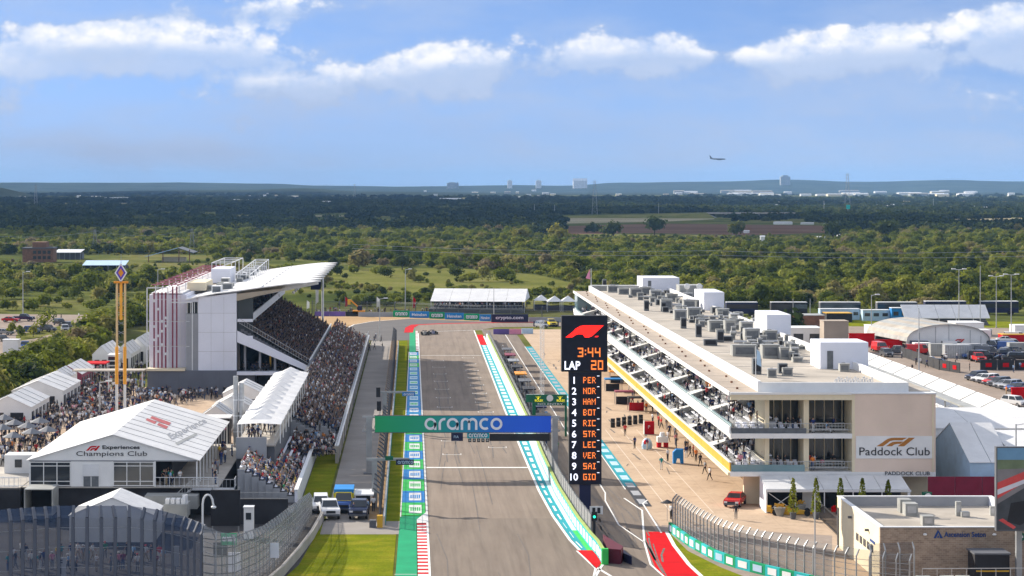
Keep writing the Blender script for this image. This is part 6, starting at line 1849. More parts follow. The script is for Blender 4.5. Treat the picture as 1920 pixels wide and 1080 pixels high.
# small things at the pit exit
pl = thing('pit_exit_lights', 'white signal board with two black windows beside the pit exit', 'signal', (*g(1119,980)[:2], 0)); X_, Y_, _ = g(1119,980)
MB().box(X_-.75,X_+.65,Y_,Y_+.15,.9,1.75).build('panel', M('white_paint'), pl)
for q in (-.32,.22): MB().box(X_+q-.16,X_+q+.16,Y_-.03,Y_-.004,1.0,1.6).build('window', M('black'), pl)
MB().box(X_-.05,X_+.05,Y_+.16,Y_+.25,.05,1.6).build('post', M('steel'), pl)
tl = thing('traffic_light', 'small green signal light on a black post at the pit exit', 'signal', (18.4,226,0)); MB().box(18.35,18.6,226,226.2,.05,2.2).build('post', M('black'), tl); MB().box(18.2,18.75,225.9,225.98,2.2,3.1).build('housing', M('black'), tl); MB().tube((18.47,225.85,2.6),(18.47,225.89,2.6),.14,.14,8).build('lens', mat('led_green',(.02,.9,.5),.5,0,1,emit=1.2), tl)
X_, Y_, _ = g(1251,978)
mu = thing('parasol', 'black umbrella over the marshal post at the end of the teal barrier', 'umbrella', (X_, Y_, 0)); mb = MB()
for i in range(8):
    a0, a1 = .7854*i, .7854*(i+1); mb.prism([(X_+.75*math.cos(a0),Y_+.75*math.sin(a0),2.0),(X_+.75*math.cos(a1),Y_+.75*math.sin(a1),2.0),(X_,Y_,2.35)], (0,0,.03))
mb.build('canopy', M('black'), mu); MB().tube((X_,Y_,.04),(X_,Y_,2.3),.03,.03,5).build('pole', M('steel'), mu)

# ================================================================ FAR CORNER
def ad_board(label, x0, x1, ybase, h, m, txt=None, tm='letter_white', round_=False, name='advertising_board', group='boards round the last corner'):
    X0, Y, _ = g(x0, ybase); X1 = xs(x1, Y)
    o = thing(name, label, 'advertising board', ((X0+X1)/2, Y, 0), 0, group)
    MB().box(X0, X1-.05, Y, Y+.3, .03, h).build('panel', M(m), o)
    MB().box(X0, X1-.05, Y+.31, Y+.6, .03, h*.6).build('backing', M('grey_panel'), o)
    if txt:
        if round_: rounded_word(X0+(X1-X0)*.14, Y-.05, h*.25, h*.52, M(tm), o, width=(X1-X0)*.72)
        else: put_text(txt, X0+(X1-X0)*.12, Y-.05, h*.28, h*.46, M(tm), o, width=(X1-X0)*.74, off=.02)
    return o
bs = [(737,768,594.5,'green_paint',1),(768,805,596,'mid_blue',0),(805,834,597.5,'green_paint',1),(834,870,599,'mid_blue',0),(870,899,600.5,'green_paint',1),(899,921,602,'mid_blue',0)]
nm_ = ['leftmost','second from the left','third from the left','fourth from the left','fifth from the left','sixth from the left, touching the navy board']
for k, (a, b, yb, m_, rd) in enumerate(bs):
    ad_board(('green' if rd else 'blue') + ' lettered advertising board at the last corner, ' + nm_[k], a, b, yb, 1.75, m_, 'Heineken' if not rd else 'aramco', 'letter_white', bool(rd))
ad_board('tall navy board reading crypto.com beyond the end of the straight', 921, 991, 604.5, 2.15, 'navy', 'crypto.com', 'letter_white', False, group=None)
X_, Y_, _ = g(935,604.5)
for k, (a, b, yb, lab, m_) in enumerate([(590,618,593,'purple banner on the outer fence, left of the orange crane','banner_purple'),(618,648,593,'second purple banner beside the orange crane','banner_purple'),(648,672,593,'dark banner under the orange crane','black'),(672,737,594,'plain grey barrier between orange crane and first green board','grey_panel')]):
    ad_board(lab, a, b, yb, 1.3, m_, group='banners on the outer fence')
for k, (a, b, yb, lab, m_) in enumerate([(925,955,627,'purple printed board behind the pit wall end','banner_purple'),(955,978,627,'pink printed board at the pit entry','pink'),(978,1000,626,'pale blue board at the pit entry','pale_blue'),(1000,1048,612,'long dark board right of the navy board','navy'),(991,1075,604,'long grey barrier right of the navy board','grey_panel')]):
    ad_board(lab, a, b, yb, 1.3, m_, group='boards at the pit entry')
catch_fence('catch_fence', 'far dark netted fence behind the boards of the last corner', [g(585,588)[:2], g(740,590)[:2], g(900,597)[:2], g(1075,600)[:2]], 3.6, 8.0, 'net_dark', .5, 'dark_grey', .22, 2)
# long white tent
YT = 640.0
LT2 = gable_tent('marquee', 'long white gabled marquee beyond the last corner', 6.8, 33.5, 634, 660, 1.3, 3.2, 6.2, M('white_fabric'), M('white_paint'), None, 'tent', 5, 'x', wall=False)
LT2.rotation_euler = (0, 0, R(-6))
mb = MB(); 
for k in range(6): mb.box(6.9+k*5.3-.08, 6.9+k*5.3+.08, 634, 634.2, .03, 3.2)
mb.build('post', M('white_metal'), LT2)
MB().box(6.5,33,631,647,.03,1.25).build('platform', M('dark_grey'), LT2); MB().box(7,32.4,641,641.2,1.3,3.4).build('back_wall', M('dark_glass'), LT2)
MB().prism([(33.5,634,3.2),(33.5,660,3.2),(33.5,647,6.15)], (.1,0,0)).build('gable', M('pale_grey_panel'), LT2)
mb = MB()
railing(LT2, [(6.6,631.1,1.25),(33,631.1,1.25)], 1.0, .9, 'white_metal')
for k, (px, py, w_, lab) in enumerate([(1015,582,4.2,'white peaked canopy right of the long marquee'),(1040,584,4.4,'second white peaked canopy right of the long marquee'),(1065,584,4.4,'third white peaked canopy next to the pit building')]):
    X_, Y_, _ = g(px, py); o = thing('peaked_canopy', lab, 'canopy', (X_, Y_, 0), 0, 'peaked canopies beyond the pit building'); mb = MB(); z_ = 2.9
    c4 = [(X_-w_/2,Y_-2.5,z_),(X_+w_/2,Y_-2.5,z_),(X_+w_/2,Y_+2.5,z_),(X_-w_/2,Y_+2.5,z_)]
    for a, b in zip(c4, c4[1:]+c4[:1]): mb.prism([a, b, (X_,Y_,z_+1.6)], (0,0,.05))
    mb.build('canopy', M('white_fabric'), o); p_ = MB(); [p_.box(a[0]-.06,a[0]+.06,a[1]-.06,a[1]+.06,.02,z_) for a in c4]; p_.build('post', M('white_metal'), o)
    MB().box(X_-w_/2,X_+w_/2,Y_+2.6,Y_+2.7,.03,1.6).build('screen_wall', M('navy'), o)
# orange telescopic crane
X_, Y_, _ = g(672,593)
oc = thing('mobile_crane', 'small orange crane with raised boom and yellow hook block at the last corner', 'crane', (X_, Y_, 0))
MB().box(X_-1.6,X_+1.8,Y_,Y_+2,.6,1.6).build('body', M('orange'), oc); MB().box(X_-.2,X_+1.0,Y_,Y_+1.4,1.61,2.8).build('cab', M('navy'), oc)
for q in (-1.0,1.2): MB().tube((X_+q,Y_-.1,.5),(X_+q,Y_+.25,.5),.5,.5,12).build('wheel', M('tyre'), oc)
MB().beam((X_+.4,Y_+.7,2.2),(X_-2.2,Y_+.7,4.4),.35).build('boom', M('orange'), oc); MB().box(X_-3.0,X_-2.2,Y_+.4,Y_+1,3.2,4.6).build('hook_block', M('yellow'), oc)
# feather flags
for px, yt, yb, c, lab in ((575,563,588,'white_fabric','white feather flag left of the orange crane'),(647,556,586,'red_paint','red feather flag just left of the orange crane'),(706,556,588,'white_fabric','white feather flag right of the orange crane'),(774,556,590,'red_paint','red feather flag behind the green boards'),(592,533,590,'galvanised','plain white mast under the grandstand roof tip')):
    X_, Y_, _ = g(px, yb); h_ = zs(yt, Y_); o = thing('feather_flag', lab, 'flag', (X_, Y_, 0), 0, 'feather flags at the last corner')
    MB().tube((X_,Y_,.02),(X_,Y_,h_),.06,.04,5).build('pole', M('steel'), o)
    MB().prism([(X_+.05,Y_,h_*.35),(X_+.75,Y_,h_*.42),(X_+.8,Y_,h_*.85),(X_+.1,Y_,h_*.99)], (0,.06,0)).build('cloth', M(c), o)
# recovery vehicles and equipment at the pit entry
car('suv', *g(1015,615)[:2], .3, 'paint_silver', 'silver recovery vehicle at the pit entry beside the dark boards', None, 'parked_car', 'car')
car('pickup', *g(1033,612)[:2], .2, 'paint_yellow', 'yellow and silver service truck at the pit entry', None, 'pickup_truck', 'pickup')
def race_car(x, y, rz, c, label, group=None):
    o = thing('race_car', label, 'race car', (x, y, .05), rz, group)
    def sub(nm, mb, m_): 
        b_ = mb.build(nm, M(m_), o, world=False); return b_
    mb = MB(); mb.add([(-.12,-2.7,.12),(.12,-2.7,.12),(.12,-2.7,.28),(-.12,-2.7,.28),(-.32,-.6,.08),(.32,-.6,.08),(.30,-.6,.62),(-.30,-.6,.62),(-.62,.4,.06),(.62,.4,.06),(.5,.4,.62),(-.5,.4,.62),(-.2,2.2,.12),(.2,2.2,.12),(.12,2.2,.5),(-.12,2.2,.5)],
        [(0,1,2,3)]+[f for b in (0,4,8) for f in ((b,b+4,b+5,b+1),(b+1,b+5,b+6,b+2),(b+2,b+6,b+7,b+3),(b+3,b+7,b+4,b))]+[(15,14,13,12)])
    sub('chassis', mb, c); sub('engine_cover', MB().prism([(-.06,-.1,.62),(-.06,.3,1.0),(-.06,1.9,.5),(-.06,.3,.6)], (.12,0,0)), c)
    sub('front_wing', MB().box(-.95,.95,-2.9,-2.45,.08,.16), 'black'); sub('rear_wing', MB().box(-.5,.5,2.2,2.55,.72,.86).box(-.52,-.48,2.1,2.6,.3,.9).box(.48,.52,2.1,2.6,.3,.9), c)
    sub('halo', MB().path([(-.28,.1,.85),(-.2,-.45,.88),(0,-.6,.72),(.2,-.45,.88),(.28,.1,.85)], .035, 5), 'black')
    for sx in (-1,1):
        for yy in (-1.75,1.7): 
            wv = MB().tube((sx*.62,yy,.33),(sx*.98,yy,.33),.33,.33,12); sub('wheel', wv, 'tyre')
    return o
race_car(xs(797,540), 540, 0.05, 'black', 'dark race car coming out of the last corner, left of two')
race_car(xs(812,543), 543, 0.1, 'navy', 'dark race car coming out of the last corner, right of two')
# ================================================================ PIT BUILDING
PB = thing('pit_building', 'long white pit building with terraces, yellow balcony band and a roof full of air units', 'building', (40, 251, 0))
A0, A1 = 251.0, 492.0
def pb(name, m, *a): return MB().box(*a).build(name, M(m), PB)
pb('garage_wall', 'cream_wall', 41.0, 58.6, A0+2, A1, .03, 3.54); pb('garage_wall', 'cream_wall', 37.6, 40.99, A0+2.2, A0+2.8, .03, 3.54)
for k in range(30):
    d_ = pb('garage_door', 'hvac_dark', 40.9, 40.98, A0+5+k*7.9, A0+11+k*7.9, .04, 3.2)
pb('floor_slab', 'white_paint', 35.7, 58.6, A0-.2, A1, 3.7, 3.95)
for k in range(40):
    y0 = A0 + k*6.02
    pb('yellow_panel', 'yellow', 35.68, 35.82, y0+.02, y0+5.97, 3.96, 4.95)
pb('balcony_cap', 'white_metal', 35.6, 35.95, A0, A1, 4.96, 5.04)
pb('slab_edge', 'cream_wall', 35.45, 35.68, A0-.2, A1, 3.55, 3.9)
pb('floor_slab', 'white_paint', 35.7, 58.6, A0-.2, A1, 7.75, 8.2)
pb('balcony_front', 'white_paint', 35.62, 35.80, A0, A1, 8.21, 9.0)
pb('glass_rail', 'blue_glass', 35.85, 35.90, A0, A1, 9.0, 9.35)
pb('back_wall', 'cream_wall', 41.6, 41.8, A0+8, A1, 3.96, 7.74)
pb('back_wall', 'cream_wall', 41.6, 41.8, A0+8, A1, 8.21, 12.35)
for fl in (3.97, 8.22):
    for k in range(46):
        y0 = A0+9+k*5.05
        pb('glazing', 'dark_glass', 41.54, 41.58, y0, y0+3.7, fl+.2, fl+3.0)
    for k in range(30):
        y0 = A0+1+k*8.0
        for r_ in range(5):
            pb('bench', 'pale_grey_panel' if (k+r_) % 3 else 'hvac', 36.5+r_*.95, 36.85+r_*.95, y0+.4, y0+7.4, fl+.45+r_*.28, fl+.55+r_*.28) if fl < 5 or True else None
    st = MB()
    for r_ in range(5): st.box(36.3+r_*.95, 37.2+r_*.95, A0+.8, A1-.5, fl, fl+.12+r_*.28)
    st.build('terrace_step', M('grey_panel'), PB)
    for k in range(12):
        y0 = A0+19+k*20
        MB().prism([(35.82,y0,fl),(41.5,y0,fl),(41.5,y0,fl+3.4),(38.6,y0,fl+1.6),(35.82,y0,fl+1.1)], (0,.3,0)).build('partition', M('white_paint'), PB)
        MB().prism([(35.83,y0-3.2,fl+.98),(40.8,y0-.3,fl+2.2),(35.83,y0-.3,fl+.98)], (0,0,.1)).build('landing_roof', M('white_paint'), PB)
pb('roof_slab', 'white_paint', 35.7, 58.6, A0, A1, 12.36, 12.75)
pb('roof_edge', 'white_paint', 35.55, 35.72, A0-.1, A1, 12.45, 12.92)
pb('roof_walk', 'roof_tan', 35.75, 38.95, A0, A1, 12.76, 12.83)
pb('parapet', 'white_paint', 38.98, 39.35, A0+1, A1, 12.78, 14.0)
pb('parapet', 'white_paint', 39.36, 55.55, A0+1, A0+1.35, 12.78, 13.85)
pb('parapet', 'white_paint', 55.56, 55.95, A0+1, A1, 12.78, 13.85)
pb('roof_membrane', 'roof_membrane', 39.36, 58.5, A0+1.36, A1-.1, 12.76, 12.9)
jm = MB()
for k in range(30): jm.box(35.76, 38.94, A0+6+k*8, A0+6.09+k*8, 12.835, 12.84)
jm.build('roof_joint', M('dark_grey'), PB)
for k in range(30):
    MB().box(37.0+(k%3)*.5, 37.25+(k%3)*.5, A0+4+k*8, A0+4.25+k*8, 12.84, 13.05).build('roof_vent', M('rust'), PB)
# near face: two storeys of open balconies
Yn = A0
for fl, ht in ((3.96, 3.78), (8.21, 4.14)):
    pb('glazing', 'dark_glass', xs(1445,Yn), 49.45, Yn+4.2, Yn+4.3, fl, fl+ht)
    pb('inner_wall', 'cream_wall', xs(1436,Yn), xs(1444,Yn), Yn+.6, Yn+8, fl, fl+ht)
    pb('column', 'cream_wall', xs(1508,Yn), xs(1518,Yn), Yn+.4, Yn+4.1, fl, fl+ht)
    for px in (1447, 1462, 1478, 1494, 1522, 1540, 1558, 1576, 1592): pb('mullion', 'cream_wall', xs(px,Yn)-.05, xs(px,Yn)+.05, Yn+4.08, Yn+4.18, fl, fl+ht)
    pb('balcony_glass', 'blue_glass', 35.9, xs(1509,Yn)-.0, Yn+.05, Yn+.1, fl, fl+.75) if fl < 5 else pb('balcony_glass', 'hvac_dark', 35.9, xs(1512,Yn), Yn+.05, Yn+.1, fl, fl+.6)
    railing(PB, [(35.9,Yn+.15,fl+.3),(49.3,Yn+.15,fl+.3)], .8, .35, 'galvanised')
    for r_ in range(3):
        pb('seat_row', 'hvac', xs(1520,Yn), xs(1590,Yn), Yn+.6+r_*.9, Yn+.95+r_*.9, fl+.35+r_*.25, fl+.5+r_*.25)
        for q in range(9): pb('seat', 'pale_grey_panel', xs(1385+q*13.5,Yn), xs(1385+q*13.5+7,Yn), Yn+.7+r_*.8, Yn+1.0+r_*.8, fl+.15+r_*.2, fl+.65+r_*.2)
pb('end_wall', 'beige_wall', xs(1602,Yn), 58.7, Yn-.3, Yn+12, 3.6, 12.65)
pb('wall_return', 'cream_wall', 49.35, xs(1602,Yn)-.003, Yn-.3, Yn+10, 3.6, 12.64)
pb('wall_coping', 'white_metal', 49.3, 58.8, Yn-.4, Yn+12.1, 12.66, 12.8)
pb('fascia', 'cream_wall', 35.75, 49.34, Yn-.35, Yn-.05, 12.0, 12.6)
pb('fascia_cap', 'white_paint', 35.7, 49.29, Yn-.45, Yn-.02, 12.61, 12.86)
pb('slab_cap', 'white_paint', 35.7, 49.34, Yn-.35, Yn-.21, 7.7, 8.25)
pb('slab_cap', 'white_paint', 35.7, 58.7, Yn-.36, Yn-.31, 3.45, 3.95)
for zz in (6.4, 9.2): pb('wall_joint', 'cream_wall', xs(1602,Yn)+.01, 58.69, Yn-.308, Yn-.302, zz, zz+.03)
for xx in (52.6, 55.7): pb('wall_joint', 'cream_wall', xx, xx+.03, Yn-.309, Yn-.303, 3.96, 12.6)
pb('downpipe', 'cream_wall', 58.3, 58.45, Yn-.42, Yn-.31, 3.96, 12.6)
# the white sign on the end wall
sx0, sx1 = xs(1604,Yn), xs(1750,Yn)
pb('sign_panel', 'white_paint', sx0, sx1, Yn-.36, Yn-.31, zs(859,Yn), zs(817,Yn))
racing_logo(xs(1642,Yn), Yn-.39, zs(836,Yn), xs(1714,Yn)-xs(1642,Yn), zs(820,Yn)-zs(836,Yn), M('gold'), PB)
put_text('Paddock Club', xs(1610,Yn), Yn-.39, zs(853,Yn), zs(838,Yn)-zs(853,Yn), M('letter_black'), PB, width=xs(1742,Yn)-xs(1610,Yn))
put_text('PADDOCK CLUB', xs(1658,Yn), Yn-.42, zs(890,Yn), zs(883,Yn)-zs(890,Yn), M('dark_grey'), PB, width=xs(1742,Yn)-xs(1658,Yn), off=.01)
# far end glass
MB().box(35.9, 39, A1-8, A1-.3, 8.3, 12.3).build('end_glass', M('blue_glass'), PB)
# penthouses
def pxbox(name, m, x0, x1, yt, yb, zb, dep, parent=PB):
    s = (yb-CY)/(H-zb); Y = F/s
    return MB().box((x0-CX)/s, (x1-CX)/s, Y, Y+dep, zb, H-(yt-CY)/s).build(name, M(m), parent), Y, s
b_, Y_, s_ = pxbox('penthouse', 'pale_grey_panel', 1538, 1628, 642, 692, 12.91, 7)
dd = MB().box((1551-CX)/s_, (1562-CX)/s_, Y_-.06, Y_-.01, 12.95, 15.2).build('door', M('hvac_dark'), b_)
b_, Y_, s_ = pxbox('penthouse', 'pale_grey_panel', 1438, 1483, 590, 634, 12.91, 12)
b_, Y_, s_ = pxbox('penthouse', 'pale_grey_panel', 1320, 1358, 548, 582, 12.91, 14)
b_, Y_, s_ = pxbox('penthouse', 'pale_grey_panel', 1205, 1274, 521, 548, 12.91, 12)
dd = MB().box((1215-CX)/s_, (1221-CX)/s_, Y_-.06, Y_-.01, 12.95, 15.4).build('door', M('hvac_dark'), b_)
b_, Y_, s_ = pxbox('roof_duct', 'hvac', 1110, 1205, 536, 545, 12.91, 5)
b_, Y_, s_ = pxbox('roof_duct', 'hvac', 1274, 1318, 535, 556, 12.91, 6)
# air units in rows
ru = random.Random(17)
def air_unit(px, py, w_, d_, h_, dark=False):
    s = (py-CY)/(H-12.91); X_, Y_ = (px-CX)/s, F/s
    X_ = min(X_, 57.5 - w_)
    b_ = MB().box(X_, X_+w_, Y_, Y_+d_, 12.92, 12.92+h_).build('air_unit', M('hvac_dark' if dark else 'hvac'), PB)
    MB().box(X_+w_*.12, X_+w_*.88, Y_-.05, Y_-.01, 12.92+h_*.2, 12.92+h_*.85).build('louvre', M('hvac_dark' if not dark else 'black'), b_)
    if not dark: MB().tube((X_+w_*.5,Y_+d_*.78,12.92+h_),(X_+w_*.5,Y_+d_*.78,12.92+h_+.16), min(w_,d_)*.2, None, 10).build('fan', M('hvac_dark'), b_)
    if not dark: MB().box(X_-.06, X_+w_+.06, Y_-.1, Y_+d_*.55, 12.921+h_, 12.92+h_+.12).build('hood', M('galvanised' if ru.random() < .5 else 'hvac'), b_)
for px, py, w_, d_, h_, dk in [(1374,668,4.4,3,1.9,0),(1430,672,3.0,3,2.3,0),(1463,674,1.6,2,2.0,0),(1397,640,3.0,3,2.4,0),(1435,640,2.4,3,2.0,0),(1330,622,3.4,3,2.2,0),(1360,625,2.2,3,2.6,0),(1390,622,2.6,3,2.0,0),
    (1265,600,2.8,3,2.2,0),(1290,597,3.0,3,2.4,0),(1345,596,2.8,3,2.0,0),(1370,602,2.0,3,1.5,0),(1240,580,2.8,3,2.4,0),(1282,580,3.0,3,2.3,0),(1305,578,2.4,3,2.0,0),(1250,566,3.0,3,2.0,0),(1220,560,3.0,3,2.2,0),
    (1182,556,3.4,3,2.2,0),(1200,552,3.2,3,2.0,0),(1140,548,3.0,3,1.8,0),(1160,552,3.0,3,1.6,0),(1345,642,1.3,1.3,2.4,1),(1305,632,1.2,1.2,2.6,1),(1277,616,1.2,1.2,2.4,1),(1240,584,1.2,1.2,2.4,1),(1208,583,1.2,1.2,2.6,1),(1130,540,1.2,1.2,2.6,1),(1145,546,1.4,1.4,2.0,1),
    (1412,702,1.4,1.4,2.6,1),(1460,700,1.5,1.2,1.6,1),(1440,708,1.4,1.0,1.3,0),(1468,705,1.6,1.0,1.2,0),(1350,640,2.6,2.2,1.0,1),(1310,608,2.4,2,1.2,1),(1320,648,2.6,1.2,1.2,1),(1340,612,1.2,1.2,1.2,0),(1395,655,1.2,1.2,1.2,0),(1410,655,1.2,1.2,1.1,0),
    (1575,697,1.6,1.4,1.2,0),(1480,612,2.0,3,1.6,0),(1420,598,2.0,3,1.4,0),(1295,560,2.4,3,1.4,0),(1335,588,2.4,3,1.5,1),(1230,572,3,2,1.4,1)]:
    air_unit(px, py, w_*.74, d_*.85, h_*.74, bool(dk))
for k in range(190):
    px = ru.uniform(1150, 1500); py = 545 + (px-1170)*.40 + ru.uniform(-25, 12)
    if py < 548: continue
    air_unit(px, py, ru.uniform(.4,1.3), ru.uniform(.5,1.5), ru.uniform(.3,1.2), ru.random() < .3)
dc = MB()
for (a, b, c, d) in [(1240,575,1330,578),(1300,598,1400,602),(1345,612,1440,618),(1375,646,1470,650),(1200,560,1300,560)]:
    s = (b-CY)/(H-12.91); dc.tube(((a-CX)/s, F/s, 13.3), (min(57,(c-CX)/s), F/s+1, 13.3), .22, .22, 6)
dc.build('duct', M('galvanised'), PB)
for k in range(9):
    y_ = 262 + k*24; MB().box(39.4, 55.5, y_, y_+.12, 12.905, 12.93).build('roof_seam', M('hvac'), PB)
for k in range(7):
    pb('walkway_pad', 'dark_grey', 40.2, 41.1, A0+8+k*33, A0+36+k*33, 12.905, 12.935)
# coiled white pipes on the near roof edge
cp = MB()
for k in range(14):
    xx = xs(1568,255)+k*.32; cp.path([(xx,256,12.92),(xx,256,13.7+.4*((k*5)%3)/3),(xx+.2,256,13.9+.4*((k*5)%3)/3),(xx+.2,256,12.92)], .06, 5)
cp.build('pipework', M('white_metal'), PB)
flg = thing('flag', 'white and blue flag on a pole on the pit building roof', 'flag', (xs(1417,268), 268, 12.9))
MB().tube((xs(1417,268),268,12.9),(xs(1417,268),268,16.8),.05,.04,5).build('pole', M('white_metal'), flg); MB().prism([(xs(1419,268),268,14.6),(xs(1428,268),268,14.3),(xs(1425,268),268,16.1),(xs(1419,268),268,16.4)], (0,.05,0)).build('cloth', M('pale_blue'), flg)
flg = thing('flag', 'limp pale flag on a pole at the far end of the pit building', 'flag', (39, 488, 12.9))
MB().tube((39.2,488,12.9),(39.2,488,18),.07,.05,5).build('pole', M('white_metal'), flg); MB().prism([(39.0,488,15.6),(38.0,488,15.8),(38.9,488,17.8)], (0,.05,0)).build('cloth', M('pink'), flg)
for px, lab in ((1288,'white satellite dish at the left of the far roof edge'),(1311,'white satellite dish at the right of the far roof edge')):
    X_ = xs(px, 440); o = thing('satellite_dish', lab, 'satellite dish', (X_, 440, 12.9), 0, 'satellite dishes on the far roof edge')
    MB().tube((X_,440,12.9),(X_,440,16.0),.06,.06,5).build('pole', M('steel'), o); MB().ball((X_,439.9,16.2), .6, 10, 6, sy=.35).build('dish', M('white_paint'), o)

# ================================================================ IN FRONT OF THE PIT BUILDING
mq = thing('marquee', 'low white flat marquee with open black front at the foot of the pit building', 'tent', (46.5, 248, 0))
nbq = 5
for k in range(nbq):
    xa_ = 39 + k*15.8/nbq; xb_ = 39 + (k+1)*15.8/nbq - .05
    MB().prism([(xa_,246,2.6),(xb_,246,2.6),(xb_,250.4,3.55),(xa_,250.4,3.55)], (0,0,.07)).build('roof_panel', M('white_fabric'), mq)
    MB().box(xa_, xa_+.1, 245.9, 246.05, .05, 2.58).build('post', M('white_metal'), mq)
MB().box(38.9, 54.9, 245.86, 245.98, 2.35, 2.59).build('eave_beam', M('white_metal'), mq)
MB().prism([(38.95,246,.05),(38.95,250.4,.05),(38.95,250.4,3.5),(38.95,246,2.55)], (.05,0,0)).build('end_wall', M('pale_grey_panel'), mq)
MB().box(39.2, 54.6, 249.8, 249.95, .05, 3.2).build('back_wall', M('black_cloth'), mq)
MB().beam((39.3,246.2,.3),(42.0,246.2,2.2),.07).beam((42.0,246.2,.3),(39.3,246.2,2.2),.07).build('cross_brace', M('white_metal'), mq)
MB().box(54.5,54.8,245.9,246.1,.05,2.6).build('post', M('white_metal'), mq)
for k, px in enumerate((1487,1530,1576,1617,1665)):
    Yc = 241.5; Xc = xs(px, Yc); hgt = zs(897 + (3 if k == 4 else 0), Yc)
    o = thing('cypress_tree', 'slim cypress in a pot before the low marquee, ' + ['first','second','third','fourth','fifth'][k] + ' from the left', 'tree', (Xc, Yc, 0), 0, 'potted cypresses before the low marquee')
    mb = MB(); rn = random.Random(k)
    for i in range(260):
        t_ = rn.random(); rad = (.50*(1-t_)**.7+.06)*rn.uniform(.6,1.1); a = rn.uniform(0,6.28); p = Vector((Xc+rad*math.cos(a), Yc+rad*math.sin(a), .8+t_*(hgt-.8)))
        e1 = Vector((rn.uniform(-1,1),rn.uniform(-1,1),rn.uniform(-.3,1))).normalized(); e2 = e1.cross(Vector((rn.uniform(-1,1),rn.uniform(-1,1),.2))).normalized(); q = .12
        mb.poly([p-e1*q, p+e2*q, p+e1*q, p-e2*q])
    mb.build('crown', M('leaves'), o); MB().tube((Xc,Yc,.5),(Xc,Yc,hgt*.8),.06,.03,5).build('trunk', M('bark'), o); MB().tube((Xc,Yc,.04),(Xc,Yc,.75),.28,.38,8).build('pot', M('dark_grey'), o)
car('sedan', *g(1379,948)[:2], -.35, 'paint_red', 'bright red car parked by the cream lift at the pit building corner', None, 'parked_car', 'car')
X_, Y_, _ = g(1398,938)
ty_ = thing('telehandler', 'cream telescopic loader parked under the pit building corner behind the red car', 'loader', (X_+.6, Y_+2, 0))
MB().prism([(X_,Y_,.5),(X_+2.3,Y_,.5),(X_+2.2,Y_,1.3),(X_+1.4,Y_,1.7),(X_+.2,Y_,1.5)], (0,2,0)).build('body', M('cream_wall'), ty_)
MB().box(X_+.1,X_+1.0,Y_+.3,Y_+1.5,1.71,3.1).build('cab', M('dark_glass'), ty_); MB().beam((X_+2.0,Y_+1.8,1.3),(X_-.6,Y_-1.2,2.9),.35).build('boom', M('cream_wall'), ty_)
for a in (.35,1.9):
    for b in (0,1.9): MB().tube((X_+a,Y_+b-.1,.5),(X_+a,Y_+b+.25,.5),.5,.5,12).build('wheel', M('tyre'), ty_)
# show cars and furniture under the marquee
race_car(41.5, 244.8, 1.4, 'yellow', 'yellow nosed show car under the left end of the low marquee')
race_car(48.5, 244.2, 1.2, 'bright_red', 'red show car under the low marquee, right of the white booth')
X_, Y_, _ = g(1513, 958)
bo = thing('booth', 'white angled booth wall standing in the opening of the low marquee', 'booth', (X_, Y_, 0)); MB().prism([(X_-.5,Y_,.05),(X_+.5,Y_-.6,.05),(X_+.55,Y_-.5,.05),(X_-.45,Y_+.1,.05)], (0,0,2.6)).build('wall', M('white_paint'), bo); MB().prism([(X_+.56,Y_-.5,.05),(X_+1.3,Y_+.5,.05),(X_+1.25,Y_+.6,.05),(X_+.5,Y_-.4,.05)], (0,0,2.5)).build('wall', M('pale_blue'), bo)
for k, (px, py) in enumerate(((1462,968),(1500,962))):
    X_, Y_, _ = g(px, py); o = thing('planter', ['grey planter bowl left of the white booth','grey planter bowl right at the white booth'][k], 'planter', (X_, Y_, 0)); MB().tube((X_,Y_,.04),(X_,Y_,.95),.35,.65,10).build('bowl', M('hvac'), o)
    mb = MB(); rn = random.Random(k+40)
    for i in range(60):
        p = Vector((X_+rn.uniform(-.5,.5),Y_+rn.uniform(-.5,.5),1+rn.uniform(0,.35))); q = .1; mb.poly([p+Vector((-q,0,0)),p+Vector((0,-q,.05)),p+Vector((q,0,0)),p+Vector((0,q,.1))])
    mb.build('flowers', M('yellow'), o)
fr_ = thing('gate_railing', 'black railing with white top leading along the brick building', 'railing', (40.5, 226, 0))
railing(fr_, [g(1518,955), g(1560,995), g(1575,1010)], 1.8, .35, 'black'); MB().beam(Vector(g(1528,965))+Vector((0,0,2.6)), Vector(g(1541,975))+Vector((0,0,1.5)),.12).build('handrail', M('white_paint'), fr_)
rw = thing('red_wall', 'dark red banner wall behind the brick building', 'wall', (62, 247, 0))
for k in range(4): MB().box(57+k*3.0, 59.95+k*3.0, 247, 247.15, .05, 3.9).build('panel', mat('crimson', (.20,.01,.035), .6, .12, 1), rw)
X_ = xs(1738, 244); ccb = thing('round_badge_kiosk', 'small dark green kiosk with a round white badge beside the red wall', 'kiosk', (X_, 244, 0)); MB().tube((X_,244,.05),(X_,244,2.6),.55,.55,10).build('body', M('dark_green'), ccb); MB().tube((X_,243.4,2.2),(X_,243.44,2.2),.38,.38,12).build('badge', M('white_paint'), ccb)

